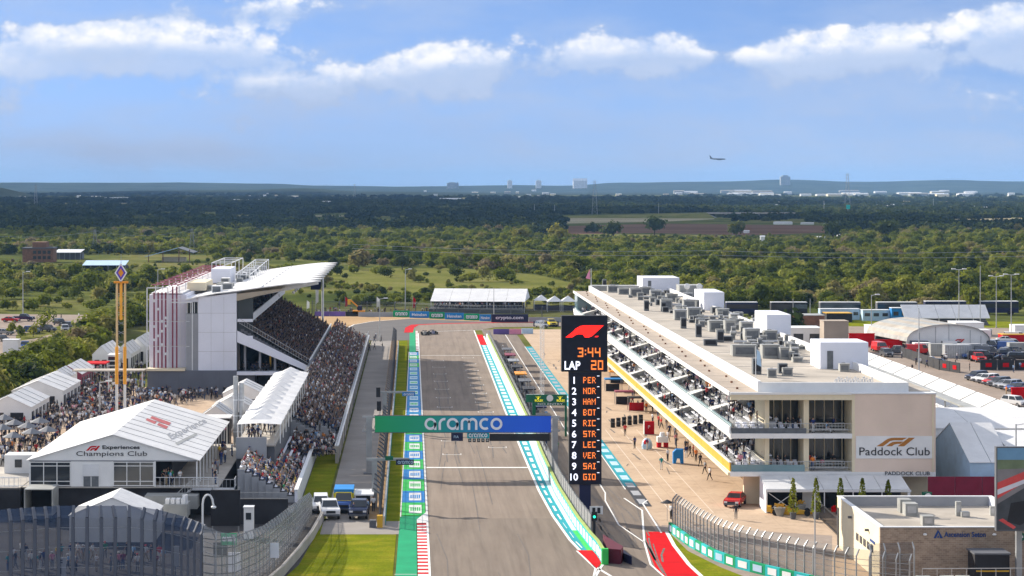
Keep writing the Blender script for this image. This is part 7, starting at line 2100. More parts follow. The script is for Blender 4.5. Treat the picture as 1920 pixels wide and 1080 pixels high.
# ---------------------------------------------------------------- brick building
BB = thing('brick_building', 'flat roofed brick medical building with a cream side wall and blue lettering', 'building', (50, 203, 0))
bx0, bx1, by0, by1, zt_, zr0 = 42.5, 57.5, 203.0, 223.4, 5.0, 4.1
def bb(name, m, *a): return MB().box(*a).build(name, M(m) if isinstance(m, str) else m, BB)
def brick_mat():
    m = bpy.data.materials.new('brick_face'); m.use_nodes = True
    t = NT(m.node_tree); b = m.node_tree.nodes['Principled BSDF']; b.inputs['Roughness'].default_value = .9
    geo = t.new('ShaderNodeNewGeometry'); sp = t.new('ShaderNodeSeparateXYZ'); t.link(geo.outputs['Position'], sp.inputs[0])
    c = t.new('ShaderNodeCombineXYZ'); t.link(t.math('ADD', sp.outputs[0], sp.outputs[1]), c.inputs[0]); t.link(sp.outputs[2], c.inputs[1])
    br = t.new('ShaderNodeTexBrick'); t.link(c.outputs[0], br.inputs['Vector']); br.inputs['Scale'].default_value = 1
    br.inputs['Brick Width'].default_value = .42; br.inputs['Row Height'].default_value = .17; br.inputs['Mortar Size'].default_value = .012
    br.inputs['Color1'].default_value = (.40,.30,.22,1); br.inputs['Color2'].default_value = (.28,.20,.145,1); br.inputs['Mortar'].default_value = (.45,.38,.31,1)
    n = t.ramp(t.noise(geo.outputs['Position'], .7, 6), [(.3,(.85,.85,.85)),(.7,(1.12,1.1,1.08))])
    t.link(t.mix(1.0, br.outputs['Color'], n, 'MULTIPLY'), b.inputs['Base Color'])
    MATS['brick_face'] = m; return m
brick_mat()
bb('side_wall', 'cream_wall', bx0, bx0+.35, by0+.36, by1, .05, zt_)
bb('front_wall', 'brick_face', bx0, bx1+8, by0, by0+.35, .05, zt_-.02)
bb('back_wall', 'grey_panel', bx0+.36, bx1+.35, by1-.35, by1, .05, zt_)
bb('right_wall', 'pale_grey_panel', bx1, bx1+.35, by0+.36, by1-.36, .05, zt_-.01)
bb('roof', 'roof_membrane', bx0+.36, bx1-.01, by0+.36, by1-.36, 3.9, zr0)
bb('coping', 'white_metal', bx0-.05, bx0+.4, by0-.05, by1+.05, zt_+.005, zt_+.09)
bb('coping', 'white_metal', bx0+.41, bx1+8, by0-.05, by0+.4, zt_+.003, zt_+.09)
bb('coping', 'white_metal', bx0+.41, bx1+.4, by1-.4, by1+.05, zt_+.004, zt_+.09)
bb('coping', 'white_metal', bx1-.05, bx1+.4, by0+.41, by1-.41, zt_+.004, zt_+.09)
for k in range(5): bb('window', 'dark_glass', bx0-.04, bx0-.01, by0+3.0+k*1.7, by0+4.1+k*1.7, 2.2, 2.9)
for k in range(2): bb('wall_lamp', 'dark_grey', bx0-.35, bx0-.01, by0+5+k*8, by0+5.3+k*8, 3.9, 4.1)
bb('wall_sign', 'letter_blue', bx0-.05, bx0-.01, by0+2.2, by0+4.4, 3.1, 3.35)
bb('downpipe', 'dark_grey', bx0-.14, bx0-.01, by1-.8, by1-.6, .05, 4.0)
for px, py, w_, h_, d_ in ((1688,962,1.1,1.3,1.4),(1698,968,1.2,1.2,1.4),(1730,986,1.1,.9,1.2),(1793,968,.5,1.4,.5),(1803,970,.8,.5,.8),(1857,967,.4,.9,.4)):
    s = (py-CY)/(H-zr0); X_, Y_ = (px-CX)/s, F/s; u_ = bb('roof_unit', 'hvac', X_, X_+w_, Y_, Y_+d_, zr0+.005, zr0+h_)
    MB().box(X_+w_*.15, X_+w_*.85, Y_-.03, Y_-.008, zr0+h_*.25, zr0+h_*.8).build('louvre', M('galvanised'), u_)
bb('roof_rail', 'steel', xs(1736,210), xs(1792,210), 212, 212.06, zr0+.3, zr0+.36)
put_text('Ascension Seton', xs(1770,by0), by0-.04, zs(1007,by0), zs(997,by0)-zs(1007,by0), M('letter_blue'), BB, width=xs(1848,by0)-xs(1770,by0), off=.02)
lx, lz = xs(1759,by0), zs(1009,by0); mb = MB()
mb.prism([(lx-.42,by0-.04,lz),(lx-.2,by0-.04,lz),(lx+.05,by0-.04,lz+.55),(lx-.05,by0-.04,lz+.75)], (0,.03,0)).prism([(lx+.42,by0-.04,lz),(lx+.18,by0-.04,lz),(lx+.08,by0-.04,lz+.35),(lx,by0-.04,lz+.78)], (0,.03,0)).prism([(lx-.12,by0-.04,lz+.05),(lx+.12,by0-.04,lz+.05),(lx,by0-.04,lz+.25)], (0,.03,0))
mb.build('emblem', M('letter_blue'), BB)
for px in (1734, 1864): MB().ball((xs(px,by0),by0-.1,zs(1002,by0)), .2, 8, 5, sz=.6).build('wall_lamp', M('white_paint'), BB)
cxm = xs(1912,by0); cz_ = zs(1006,by0); cr_ = MB().tube((cxm,by0-.10,cz_),(cxm,by0-.02,cz_),.45,.45,16).build('medical_sign', M('dark_green'), BB)
MB().box(cxm-.28,cxm+.28,by0-.14,by0-.11,cz_-.10,cz_+.10).box(cxm-.10,cxm+.10,by0-.15,by0-.141,cz_-.28,cz_+.28).build('cross', M('white_paint'), cr_)
cb_ = thing('stage_truck', 'black open sided vehicle with yellow stripes in front of the brick wall', 'truck', (xs(1860,199), 199, 0))
MB().box(xs(1828,199), xs(1893,199), 199, 201.5, .6, zs(1040,199)).build('body', M('black'), cb_); MB().box(xs(1826,199), xs(1895,199), 198.8, 201.7, zs(1040,199)+.01, zs(1040,199)+.15).build('roof', M('dark_grey'), cb_)
for z_ in (1.0, 1.7): MB().box(xs(1830,199), xs(1892,199), 198.9, 198.98, z_, z_+.12).build('yellow_stripe', M('yellow'), cb_)
for px in (1838,1884): MB().tube((xs(px,199),198.9,.45),(xs(px,199),199.2,.45),.42,.42,12).build('wheel', M('tyre'), cb_)
# big screen at the right edge
YS = 197.5
SC = thing('big_screen', 'large outdoor screen at the right edge showing a stretch of track', 'screen', (xs(1915,YS), YS, 0))
vx = lambda px: xs(px, YS); vz = lambda py: zs(py, YS)
MB().box(vx(1868), vx(2060), YS, YS+.6, vz(996), vz(838)).build('cabinet', M('dark_grey'), SC)
mat('scr_dark', (.05,.055,.065), .5, .3, .8, emit=.08); mat('scr_grey', (.14,.13,.14), .5, .2, .5, emit=.15); mat('scr_red', (.40,.05,.05), .5, .1, 1, emit=.15); mat('scr_blue', (.10,.20,.32), .5, .1, 1, emit=.15); mat('scr_pale', (.42,.42,.48), .5, .1, 1, emit=.15); mat('scr_green', (.10,.13,.08), .5, .2, 1, emit=.15)
def sc(m, *p): MB().prism([(vx(a), YS-.02-.004*sc.n, vz(b)) for a, b in p], (0,.002,0)).build('screen_picture', M(m), SC); sc.n += 1
sc.n = 0
sc('scr_grey', (1870,840),(2055,840),(2055,993),(1870,993)); sc('scr_blue', (1870,840),(2055,840),(2055,862),(1870,862)); sc('scr_green', (1870,862),(2055,862),(2055,874),(1870,880))
sc('scr_red', (1870,905),(1930,880),(2055,875),(2055,885),(1940,893),(1870,935)); sc('scr_pale', (1870,918),(1925,897),(1935,900),(1870,928)); sc('scr_dark', (1870,945),(1920,915),(2055,900),(2055,993),(1870,993))
sc('scr_red', (1872,975),(1880,972),(1905,988),(1900,992)); sc('black', (1895,943),(1925,938),(1930,975),(1912,985),(1888,978))
for px in (1915, 2030): MB().box(vx(px)-.25, vx(px)+.25, YS+.65, YS+1.1, .05, vz(845)).build('leg', M('steel'), SC)

# right barrier, fence and railings
BT = [(1256,979),(1294,1006),(1341,1031),(1381,1045),(1437,1059),(1519,1078),(1600,1093),(1700,1104)]
bp = toppath(BT, 1.05)
RB = thing('advertising_barrier', 'teal and green barrier with white blocks curving along the pit exit', 'barrier', (*bp[0], 0))
k = 0
for a, b in zip(bp[:-1], bp[1:]):
    a = Vector((*a,.05)); b = Vector((*b,.05)); n = max(1, round((b-a).length/2.1))
    for i in range(n):
        p = a.lerp(b, i/n); q = a.lerp(b, (i+.99)/n); d = (q-p).normalized(); nn = Vector((-d.y,d.x,0))*.15
        w_ = MB().prism([p-nn, q-nn, q+nn, p+nn], (0,0,1.0)).build('barrier_block', M('teal' if k % 2 else 'green_paint'), RB)
        off_ = nn*1.06 if nn.y < 0 else -nn*1.06
        if (Vector((0,0,0))-p).dot(off_) < 0: off_ = -off_
        p2 = p.lerp(q,.2)+Vector((0,0,.2))+off_; q2 = p.lerp(q,.8)+Vector((0,0,.2))+off_
        MB().prism([p2,q2,q2+off_*.15,p2+off_*.15], (0,0,.62)).build('white_panel', M('white_paint' if k % 3 else 'pale_blue'), w_); k += 1
fp_ = [(x+.35, y+.45) for x, y in bp]
catch_fence('catch_fence', 'curving steel catch fence with leaning tops above the teal barrier, right foreground', fp_, 3.9, 1.25, 'net_dark', .45, 'steel', .11, 6)
f2 = [g(1650,1095)[:2], g(1700,1090)[:2]]
catch_fence('catch_fence', 'stub of steel fence running back towards the brick building', [(fp_[-2][0]+1.5, fp_[-2][1]+1), (44.8, 199.5)], 4.2, 1.2, 'net_dark', .4, 'steel', .11, 4)
rs = thing('steel_barrier', 'grey steel crowd barrier and cabinets before the brick wall', 'barrier', (47, 196, 0))
railing(rs, [(44.5,195,.05),(60,195.5,.05)], 2.6, 1.2, 'galvanised')
for px in (1720, 1765, 1795): MB().box(xs(px,197), xs(px+26,197), 197, 197.8, .05, 1.6).build('cabinet', M('hvac'), rs)
light_mast(1528, 1120, 925, 'slim navy mast rising in front of the right catch fence', None, arms=0, r=.09)

# ================================================================ PADDOCK TENTS
gable_tent('marquee', 'shaded white tent with steep gable beside the pit building end wall', 62.0, 66.6, 248.5, 266.7, .05, 5.3, 8.7, M('white_fabric'), M('pale_blue'), None, 'tent', 2, 'x')  # white tent: its shade is put into the walls as pale blue
gable_tent('marquee', 'large white marquee roof behind the big screen', 66.8, 96, 250, 267.8, .05, 6.6, 7.7, M('white_fabric'), M('white_paint'), None, 'tent', 5, 'x')
gable_tent('marquee', 'large rear white marquee roof reaching the frame edge', 61, 100, 268.5, 292, .05, 6.9, 8.2, M('white_fabric'), M('white_paint'), None, 'tent', 6, 'x')
gt_ = MB().tube((60.5,258,6.3),(60.5,296,6.3),.2,.2,6)
nmz = ['nearest','second','third','fourth','fifth','sixth','seventh','eighth','ninth','tenth','eleventh']
for k in range(11):
    y0 = 296 + k*11.5
    gable_tent('marquee', 'white team tent in the long row behind the pit building, ' + nmz[k] + ' from the camera', 78.5, 88, y0, y0+10.3, .05, 3.2, 5.6, M('white_fabric'), M('white_paint'), 'row of white team tents behind the pit building', 'tent', 2, 'y')
gu = thing('covered_walkway', 'long pale flat walkway roof between the team tents and the pit building', 'walkway', (76.3, 296, 0))
MB().box(75.4, 77.2, 293, 424, 5.6, 5.85).build('roof', M('hvac'), gu); mb = MB(); [mb.box(76.2,76.4,296+k*8,296.2+k*8,.05,5.6) for k in range(16)]; mb.build('post', M('steel'), gu)
# ================================================================ BACK OF THE PADDOCK
coach_me = {}
def coach(px, yb, w_, c, label, group='dark coaches parked at the wood edge'):
    X_, Y_, _ = g(px, yb); o = thing('coach', label, 'bus', (X_, Y_, .03), 0, group); L = w_; 
    key = round(L)
    MB().box(0, L, 0, 2.6, .5, 3.6).build('body', M(c), o, world=False)
    MB().box(.1, L-.1, -.02, -.005, 1.9, 3.1).build('window_band', M('dark_glass'), o, world=False)
    MB().box(0.05, L-.05, .05, 2.55, 3.61, 3.75).build('roof', M('white_paint'), o, world=False)
    for q in (L*.2, L*.75, L*.83): MB().tube((q,-.05,.5),(q,.3,.5),.5,.5,12).build('wheel', M('tyre'), o, world=False)
    return o
for k, (x0, x1, yt, yb, c, lab) in enumerate([(1362,1421,568,592,'navy','dark coach nearest the pit building roof'),(1446,1514,568,592,'black','black coach behind the roof antennas'),(1538,1614,567,592,'dark_grey','dark coach with white roof left of the yellow marquee'),(1645,1720,566,592,'dark_grey','long dark coach above the printed blue trailers'),(1735,1812,563,590,'navy','navy coach behind the long white grandstand roof'),(1838,1910,561,590,'navy','navy coach nearest the right edge')]):
    X0, Y_, _ = g(x0, yb); X1 = xs(x1, Y_); coach(x0, yb, X1-X0, c, lab)
def block(name, label, cat, x0, x1, yt, yb, dep, m, roof=None, group=None, win=0):
    X0, Y_, _ = g(x0, yb); X1 = xs(x1, Y_); h_ = zs(yt, Y_)
    o = thing(name, label, cat, ((X0+X1)/2, Y_, 0), 0, group)
    MB().box(X0, X1, Y_, Y_+dep, .03, h_).build('body', M(m), o)
    MB().box(X0-.08, X1+.08, Y_-.08, Y_+dep+.08, h_+.004, h_+.14).build('roof', M(roof or 'white_metal'), o)
    n = win
    for k in range(n):
        a = X0 + (X1-X0)*(k+.2)/n; b = X0 + (X1-X0)*(k+.8)/n
        MB().box(a, b, Y_-.06, Y_-.01, h_*.45, h_*.75).build('window', M('dark_glass'), o)
    return o
block('trailer', 'pale blue printed trailer behind the yellow marquee', 'trailer', 1538, 1612, 580, 600, 3, 'pale_blue', win=5, group='printed hospitality trailers')
block('trailer', 'blue and white printed trailer right of the yellow marquee', 'trailer', 1618, 1668, 582, 602, 3, 'pale_blue', win=3, group='printed hospitality trailers')
block('trailer', 'long grey blue printed trailer left of the white grandstand roof', 'trailer', 1672, 1735, 578, 603, 3, 'mid_blue', win=4, group='printed hospitality trailers')
block('house', 'small pale house with brown gable behind the roof antennas', 'building', 1482, 1546, 592, 612, 8, 'rust', 'hvac')
block('hut', 'brown cube shaped hut rising behind the pit building roof', 'building', 1545, 1591, 603, 660, 5, 'roof_tan', 'roof_tan')
block('hut', 'white flat building with a red round sign, behind the roof units', 'building', 1482, 1542, 616, 655, 8, 'white_paint', win=2)
block('container', 'white container cabins inside the red banner fence', 'container', 1630, 1688, 612, 640, 6, 'white_paint', win=2, group='white containers in the paddock')
block('container', 'tall white container with a red corner in the paddock', 'container', 1692, 1748, 610, 636, 6, 'white_paint', win=1, group='white containers in the paddock')
block('container', 'row of white containers behind the arched hall', 'container', 1792, 1845, 606, 630, 8, 'white_paint', group='white containers in the paddock')
block('container', 'white low container right of the arched hall', 'container', 1812, 1858, 620, 638, 5, 'white_metal', group='white containers in the paddock')
block('container', 'white box container at the right edge above the cars', 'container', 1903, 1945, 611, 628, 5, 'white_paint', group='white containers in the paddock')
block('truck', 'long red truck by the right edge', 'truck', 1880, 1940, 628, 642, 4, 'red_paint', 'yellow')
block('marquee', 'small yellow marquee with dark front in front of the coaches', 'tent', 1550, 1598, 588, 604, 6, 'black', 'yellow')
block('yard_wall', 'long grey wall behind the containers', 'wall', 1690, 1860, 618, 628, .4, 'hvac')
for k, (a, b, yt, yb, lab) in enumerate([(1592,1640,626,650,'bright red banner fence left part beside the brown hut'),(1640,1692,638,655,'bright red banner fence right part before the white containers')]):
    block('banner_fence', lab, 'fence', a, b, yt, yb, .2, 'bright_red', 'bright_red', 'bright red banner fence')
# long white roof over a small stand
wr_ = thing('stand_roof', 'long white tilted roof over a small crowded stand in front of the coaches', 'stand', (*g(1775,612)[:2], 0))
Y_ = 575.0
for k in range(5):
    x0, x1 = xs(1696+k*32.2,Y_), xs(1696+k*32.2+31.6,Y_)
    MB().prism([(x0,Y_,zs(597,Y_)),(x1,Y_,zs(597,Y_)),(x1,Y_+5,zs(574,Y_)),(x0,Y_+5,zs(574,Y_))], (0,0,.12)).build('roof_panel', M('white_fabric'), wr_)
    MB().box(x0,x0+.12,Y_,Y_+.12,.03,zs(597,Y_)).build('post', M('white_metal'), wr_)
for k in range(4): MB().box(xs(1700,Y_),xs(1856,Y_),Y_+.5+k*1.2,Y_+1.7+k*1.2,.03,.4+k*.4).build('seating_step', M('dark_grey'), wr_)
# arched hall
Yh = 488.0; hx0, hx1 = xs(1700,Yh), xs(1857,Yh)
ah = thing('arched_hall', 'grey arched hall with a red emblem on its white curved end', 'hall', ((hx0+hx1)/2, Yh, 0))
def archp(t, lift=0): 
    a = math.pi*(1-t); return ((hx0+hx1)/2 + (hx1-hx0)/2*math.cos(a), 2.0 + lift + 3.7*math.sin(a)**.9 if 0 < t < 1 else 2.0+lift)
NA = 16
for k in range(NA):
    p0, p1 = archp(k/NA), archp((k+1)/NA)
    MB().prism([(p0[0],Yh,p0[1]),(p1[0],Yh,p1[1]),(p1[0],Yh,p1[1]+.12),(p0[0],Yh,p0[1]+.12)], (-3.5,26,0)).build('roof_panel', M('roof_membrane' if k % 2 else 'hvac'), ah)
pts = [(archp(k/NA)[0], Yh+.6, archp(k/NA)[1]-.02) for k in range(NA+1)]
MB().prism([(hx0,Yh+.6,.05)] + pts + [(hx1,Yh+.6,.05)], (0,.1,0)).build('end_wall', M('white_paint'), ah)
racing_logo(xs(1788,Yh), Yh+.5, zs(642,Yh), xs(1810,Yh)-xs(1788,Yh), zs(636,Yh)-zs(642,Yh), M('bright_red'), ah)
for px in (1725,1755,1780,1820,1840): MB().box(xs(px,Yh),xs(px,Yh)+.08,Yh+.5,Yh+.58,.05,archp((px-1700)/157)[1]-.1).build('frame_post', M('grey_panel'), ah)
# dark banner fence with red emblems
bf = thing('banner_fence', 'black banner fence with a row of red emblems before the arched hall', 'fence', (*g(1690,680)[:2], 0))
P0, P1, P2 = Vector(g(1690,668)), Vector(g(1762,694)), Vector(g(1800,700))
def bpanel(a, b, o, n, emb=True):
    for i in range(n):
        p = a.lerp(b, i/n); q = a.lerp(b, (i+.97)/n); d = (q-p).normalized(); nn = Vector((d.y,-d.x,0))
        if nn.y > 0: nn = -nn
        w_ = MB().prism([p, q, q-nn*.12, p-nn*.12], (0,0,2.0)).build('panel', M('black'), o)
        if emb:
            p2 = p.lerp(q,.32)+Vector((0,0,.6))+nn*.03; q2 = p.lerp(q,.68)+Vector((0,0,.6))+nn*.03
            MB().prism([p2, q2, q2+nn*.02, p2+nn*.02], (0,0,.8)).build('emblem', M('bright_red'), w_)
bpanel(P0, P1, bf, 7); bpanel(P1, P2, bf, 2)
bf = thing('banner_fence', 'black banner fence with one long red emblem behind the car row', 'fence', (*g(1870,692)[:2], 0)); bpanel(Vector(g(1838,694)), Vector(g(1935,694)), bf, 3)
rb_ = block('banner_fence', 'bright red panel wall by the orange dressed steward', 'fence', 1897, 1935, 728, 752, .3, 'bright_red', 'bright_red')
# cars in the paddock
rc = random.Random(31); cc = ['paint_white','paint_black','paint_silver','paint_grey','paint_red','paint_blue','paint_navy']
cn_ = {'paint_white':'white','paint_black':'black','paint_silver':'silver','paint_grey':'dark grey','paint_red':'red','paint_blue':'blue','paint_navy':'navy'}
kinds = ['suv','sedan','pickup','van']
seq = ['paint_navy','paint_white','paint_white','paint_red','paint_grey','paint_silver','paint_silver','paint_blue','paint_navy','paint_black','paint_red','paint_silver']
for k in range(12):
    px = 1832 + k*10.5; py = 713 + k*2.9
    car(['suv','sedan','suv','sedan'][k%4], *g(px, py)[:2], -.95, seq[k], cn_[seq[k]] + ' car in the slanting row by the black banner fence, ' + ORD[k] + ' from the left', 'cars in the slanting row', detail=False)
for k, (px, py, kd, c, rz, lab) in enumerate([(1700,646,'sedan','paint_black',1.2,'black car beside the red banner fence'),(1660,644,'suv','paint_grey',1.4,'dark grey car left of the black one by the red banner fence'),(1826,676,'pickup','paint_white',-.1,'white truck standing between the two black banner fences'),(1903,762,'suv','paint_white',.5,'white jeep at the right frame edge under the red wall'),
     (1850,668,'van','paint_grey',1.5,'grey van behind the black banner fence'),(1880,672,'pickup','paint_navy',1.6,'navy pickup behind the black banner fence'),(1910,676,'suv','paint_black',1.5,'black car behind the black banner fence'),(1860,655,'van','paint_white',1.6,'white van right of the arched hall'),(1895,655,'van','paint_silver',1.6,'silver van by the right edge behind the fence'),
     (1745,682,'sedan','paint_white',1.2,'white car behind the emblem banner fence'),(1762,686,'sedan','paint_black',1.2,'black car behind the emblem banner fence'),(1840,645,'suv','paint_red',1.5,'red car right of the arched hall'),(1905,640,'van','paint_white',1.5,'white van near the red truck')]):
    car(kd, *g(px, py)[:2], rz, c, lab, 'vehicles parked in the paddock', detail=False)
for k, (px, py, w_, h_, m_) in enumerate([(1745,668,5,2.6,'hvac'),(1772,672,5.5,2.8,'galvanised'),(1800,668,4.5,2.6,'grey_panel'),(1715,664,3.5,2.4,'white_paint'),(1893,664,5,2.4,'hvac'),(1730,655,5,2.2,'white_paint')]):
    X_, Y_, _ = g(px, py); o = thing('container', ['grey container left before the arched hall','large ribbed grey container before the arched hall','darker grey container right before the arched hall','white tent shaped box at the left end of the banner fence','grey container behind the navy pickup','low white cabin at the left foot of the arched hall'][k], 'container', (X_, Y_, 0), 0, 'containers before the arched hall')
    MB().box(X_, X_+w_, Y_, Y_+2.4, .05, h_).build('body', M(m_), o); r_ = MB(); [r_.box(X_+.15+q*.5, X_+.3+q*.5, Y_-.05, Y_-.005, .2, h_-.15) for q in range(int(w_/.5)-0)]; r_.build('rib', M('steel'), o)
for k in range(34):
    px, py = (rc.uniform(1812,1925), rc.uniform(640,682)) if k % 3 else (rc.uniform(1640,1790), rc.uniform(656,672))
    c = rc.choice(cc); kd = rc.choice(kinds)
    car(kd, *g(px, py)[:2], rc.choice([0,1.57,1.5,.2])+rc.uniform(-.1,.1), c, '%s %s parked in the paddock around the arched hall, %s of many' % (cn_[c], {'suv':'car','sedan':'car','pickup':'truck','van':'van'}[kd], ORD[k]), 'vehicles packed round the arched hall', detail=False)
# masts
for px, yb, yt, lab, arms in [(1634,640,553,'white light mast by the red banner fence',1),(1723,718,578,'slim mast rising beside the white team tents',0),(1798,612,505,'tall mast in the paddock, left one of the tall three',2),(1838,612,498,'tall mast in the paddock, middle one of the tall three',0),(1896,628,515,'tall mast in the paddock, right one of the tall three',2),(1868,615,518,'thin mast with a red light frame left of the right tall mast',2),
        (1487,600,560,'short white mast behind the roof antennas',0),(1519,600,560,'short pale mast right of the roof antennas',0),(1905,1010,795,'grey lamp mast with a flat head over the white marquee',1),(926,600,540,'white camera mast in front of the long marquee',0),(712,640,560,'short pole beside the dark runoff',1)]:
    light_mast(px, yb, yt, lab, 'masts and poles of the circuit', arms=arms, r=.13)
# ================================================================ CAR PARK, LEFT
for k, (px, py, kd, c, rz, lab) in enumerate([(45,602,'pickup','paint_navy',1.3,'big dark truck at the foot of the light mast'),(20,604,'sedan','paint_red',1.4,'dark red car at the left edge of the car park'),(52,626,'pickup','paint_blue',1.7,'blue pickup on the left of the car park lawn'),(66,624,'suv','paint_navy',.3,'navy car next to the blue pickup'),(122,622,'suv','paint_silver',.2,'silver car by the road right of the lawn'),(130,616,'suv','paint_grey',.2,'grey car behind the silver car by the road'),
      (5,640,'sedan','paint_black',.5,'black car at the frame edge below the lawn'),(47,656,'pickup','paint_blue',.1,'blue truck beside the white box trailer'),(8,628,'sedan','paint_silver',1.2,'silver car at the frame edge'),(90,622,'suv','paint_grey',.8,'grey car under the small tree on the lawn'),(112,610,'suv','paint_black',.6,'black car far right in the car park')]):
    car(kd, *g(px, py)[:2], rz, c, lab, 'cars in the left car park', detail=False)
bx_ = block('trailer', 'white box trailer at the left of the car park', 'trailer', 5, 34, 638, 662, 3, 'white_paint')
bx_ = block('canopy', 'small white canopy tent on the edge of the car park', 'tent', 40, 62, 660, 668, 4, 'white_fabric')
for k, (px, py, r_) in enumerate(((62,632,1.6),(38,633,1.4),(20,628,1.5),(88,616,2.6),(80,622,2.2))):
    X_, Y_, _ = g(px, py); o = thing('small_tree', ['small tree beside the navy car','small tree beside the blue pickup','small tree left of the blue pickup','bushy tree on the car park lawn','lower bush on the car park lawn'][k], 'tree', (X_, Y_, 0), 0, 'small trees in the car park')
    c = bpy.data.objects.new('crown', crown_mesh('crown', 200+k, 200, r_, r_, r_*1.2, M('leaves'), .25, 4)); COL.objects.link(c); c.parent = o
    d = bpy.data.objects.new('trunk', trunk_mesh('trunk', k, r_*1.6, .1)); COL.objects.link(d); d.parent = o
# ================================================================ BUILDINGS BEHIND, LEFT
bk = thing('brown_building', 'brown two storey building with a stepped gable in the trees, far left', 'building', (*g(68,492)[:2], 0)); X_, Y_, _ = g(42,492); k_ = Y_/F
def bbx(nm, m, x0, x1, yt, yb, y0=0, dep=10, par=None): return MB().box(xs(x0,Y_), xs(x1,Y_), Y_+y0, Y_+y0+dep, max(.03, zs(yb,Y_)), zs(yt,Y_)).build(nm, M(m), par or bk)
bbx('wall', 'rust', 42, 100, 466, 492); bbx('gable', 'rust', 60, 85, 454, 466, 1); bbx('roof', 'dark_grey', 41, 101, 464, 466.4, -.4, 11)
for q in range(4): bbx('window', 'dark_glass', 62+q*9, 68+q*9, 470, 476, -.1, .08); bbx('window', 'dark_glass', 62+q*9, 68+q*9, 480, 486, -.1, .08)
def shed(label, x0, x1, yt, ye, yb, dep, m='white_metal', wall='slate_base', open_=True):
    X0, Y_, _ = g(x0, yb); X1 = xs(x1, Y_); o = thing('shed', label, 'shed', ((X0+X1)/2, Y_, 0), 0, 'sheds among the trees')
    ze_ = zs(ye, Y_); zr_ = zs(yt, Y_+dep)
    MB().prism([(X0,Y_,ze_),(X1,Y_,ze_),(X1,Y_+dep,zr_),(X0,Y_+dep,zr_)], (0,0,.2)).build('roof', M(m), o)
    MB().box(X0+.3,X1-.3,Y_+dep*.5,Y_+dep-.1,.03,ze_-.1).build('wall', M(wall), o)
    for q in range(6): MB().box(X0+(X1-X0)*q/5-.1, X0+(X1-X0)*q/5+.1, Y_, Y_+.2, .03, ze_).build('post', M('steel'), o)
shed('white roofed open shed among the trees right of the brown building', 101, 151, 468, 474, 487, 14)
shed('pale blue roofed shed with dark blue wall on the meadow, far left', 154, 235, 489, 498, 509, 12, 'pale_blue', 'navy')
pv_ = thing('pavilion', 'open pavilion with a long sloping metal roof among the trees', 'pavilion', (*g(320,492)[:2], 0)); X_, Y_, _ = g(272,492)
rfm = [(272,482),(333,465.5),(362,475)]
w3 = [(xs(a,Y_), zs(b,Y_)) for a, b in rfm]
MB().prism([(w3[0][0],Y_,w3[0][1]),(w3[1][0],Y_,w3[1][1]),(w3[1][0],Y_+22,w3[1][1]),(w3[0][0],Y_+22,w3[0][1])], (0,0,.3)).build('roof_panel', M('pale_blue'), pv_)
MB().prism([(w3[1][0]+.05,Y_,w3[1][1]),(w3[2][0],Y_,w3[2][1]),(w3[2][0],Y_+22,w3[2][1]),(w3[1][0]+.05,Y_+22,w3[1][1])], (0,0,.3)).build('roof_panel', M('hvac_dark'), pv_)
for px in (278,305,335,355): MB().box(xs(px,Y_)-.2,xs(px,Y_)+.2,Y_+1,Y_+1.4,.03,3.8 if px < 300 else 6.0).build('post', M('rust'), pv_)
MB().box(xs(300,Y_),xs(345,Y_),Y_+8,Y_+12,.03,2.2).build('stage', M('cream_wall'), pv_)
# ================================================================ PYLONS AND WIRES
def pylon(px, yb, yt, label, group='lattice pylons', w_=None):
    X_, Y_, _ = g(px, yb); h_ = zs(yt, Y_); w_ = w_ or h_*.16; t_ = Y_/F*.35
    o = thing('pylon', label, 'pylon', (X_, Y_, 0), 0, group); mb = MB()
    n = 7
    for a, b in ((-1,-1),(1,-1),(1,1),(-1,1)): mb.beam((X_+a*w_/2,Y_+b*w_/2,0),(X_+a*w_*.12,Y_+b*w_*.12,h_),t_)
    for k in range(n):
        z0, z1 = h_*k/n, h_*(k+1)/n; r0 = w_/2*(1-.76*k/n); r1 = w_/2*(1-.76*(k+1)/n)
        for s in (-1,1): mb.beam((X_-r0*s,Y_-r0,z0),(X_+r1*s,Y_-r1,z1),t_*.6)
    mb.build('tower', M('steel'), o); ar_ = MB()
    for z_ in (.72,.84,.95): ar_.beam((X_-w_*.7,Y_,h_*z_),(X_+w_*.7,Y_,h_*z_),t_*.9)
    ar_.build('cross_arm', M('steel'), o); return X_, Y_, h_, w_
pylon(1115, 402, 338, 'dark lattice pylon standing before the horizon, centre right')
pylon(1589, 386, 325, 'lattice pylon on the plain at the right')
pylon(67, 388, 347, 'lattice pylon on the plain at the far left')
pylon(665, 372, 345, 'small lattice pylon far off, left of centre')
pA = pylon(360, 476, 428, 'nearer lattice pylon among the trees above the grandstand tower', w_=3)
pB = pylon(178, 476, 430, 'nearer lattice pylon among the trees at the left', w_=3)
for px, yb, yt in ((1002,402,383),(1040,404,384),(1235,400,380),(1545,404,376),(1750,396,372)):
    light_mast(px, yb, yt, 'thin roadside mast far off, near x ' if False else {1002:'thin roadside mast left of the dark pylon',1040:'thin roadside mast close left of the dark pylon',1235:'thin roadside mast right of the dark pylon',1545:'thin mast before the white warehouses',1750:'thin mast on the far right plain'}[px], 'thin far masts', arms=0, r=.35)
def wire(a, b, sag, label, r=.055):
    mb = MB(); pts = []
    for k in range(17):
        t_ = k/16; p = Vector(a).lerp(Vector(b), t_); p.z -= sag*4*t_*(1-t_); pts.append(p)
    mb.path(pts, r, 4); o = mb.build('power_line', M('steel')); tag(o, label, 'power line', 'power lines over the woods')
wire((pB[0]-75,pB[1]+20,zs(436,pB[1])),(pB[0],pB[1],pB[2]-1),3,'power line running to the left pylon from the frame edge')
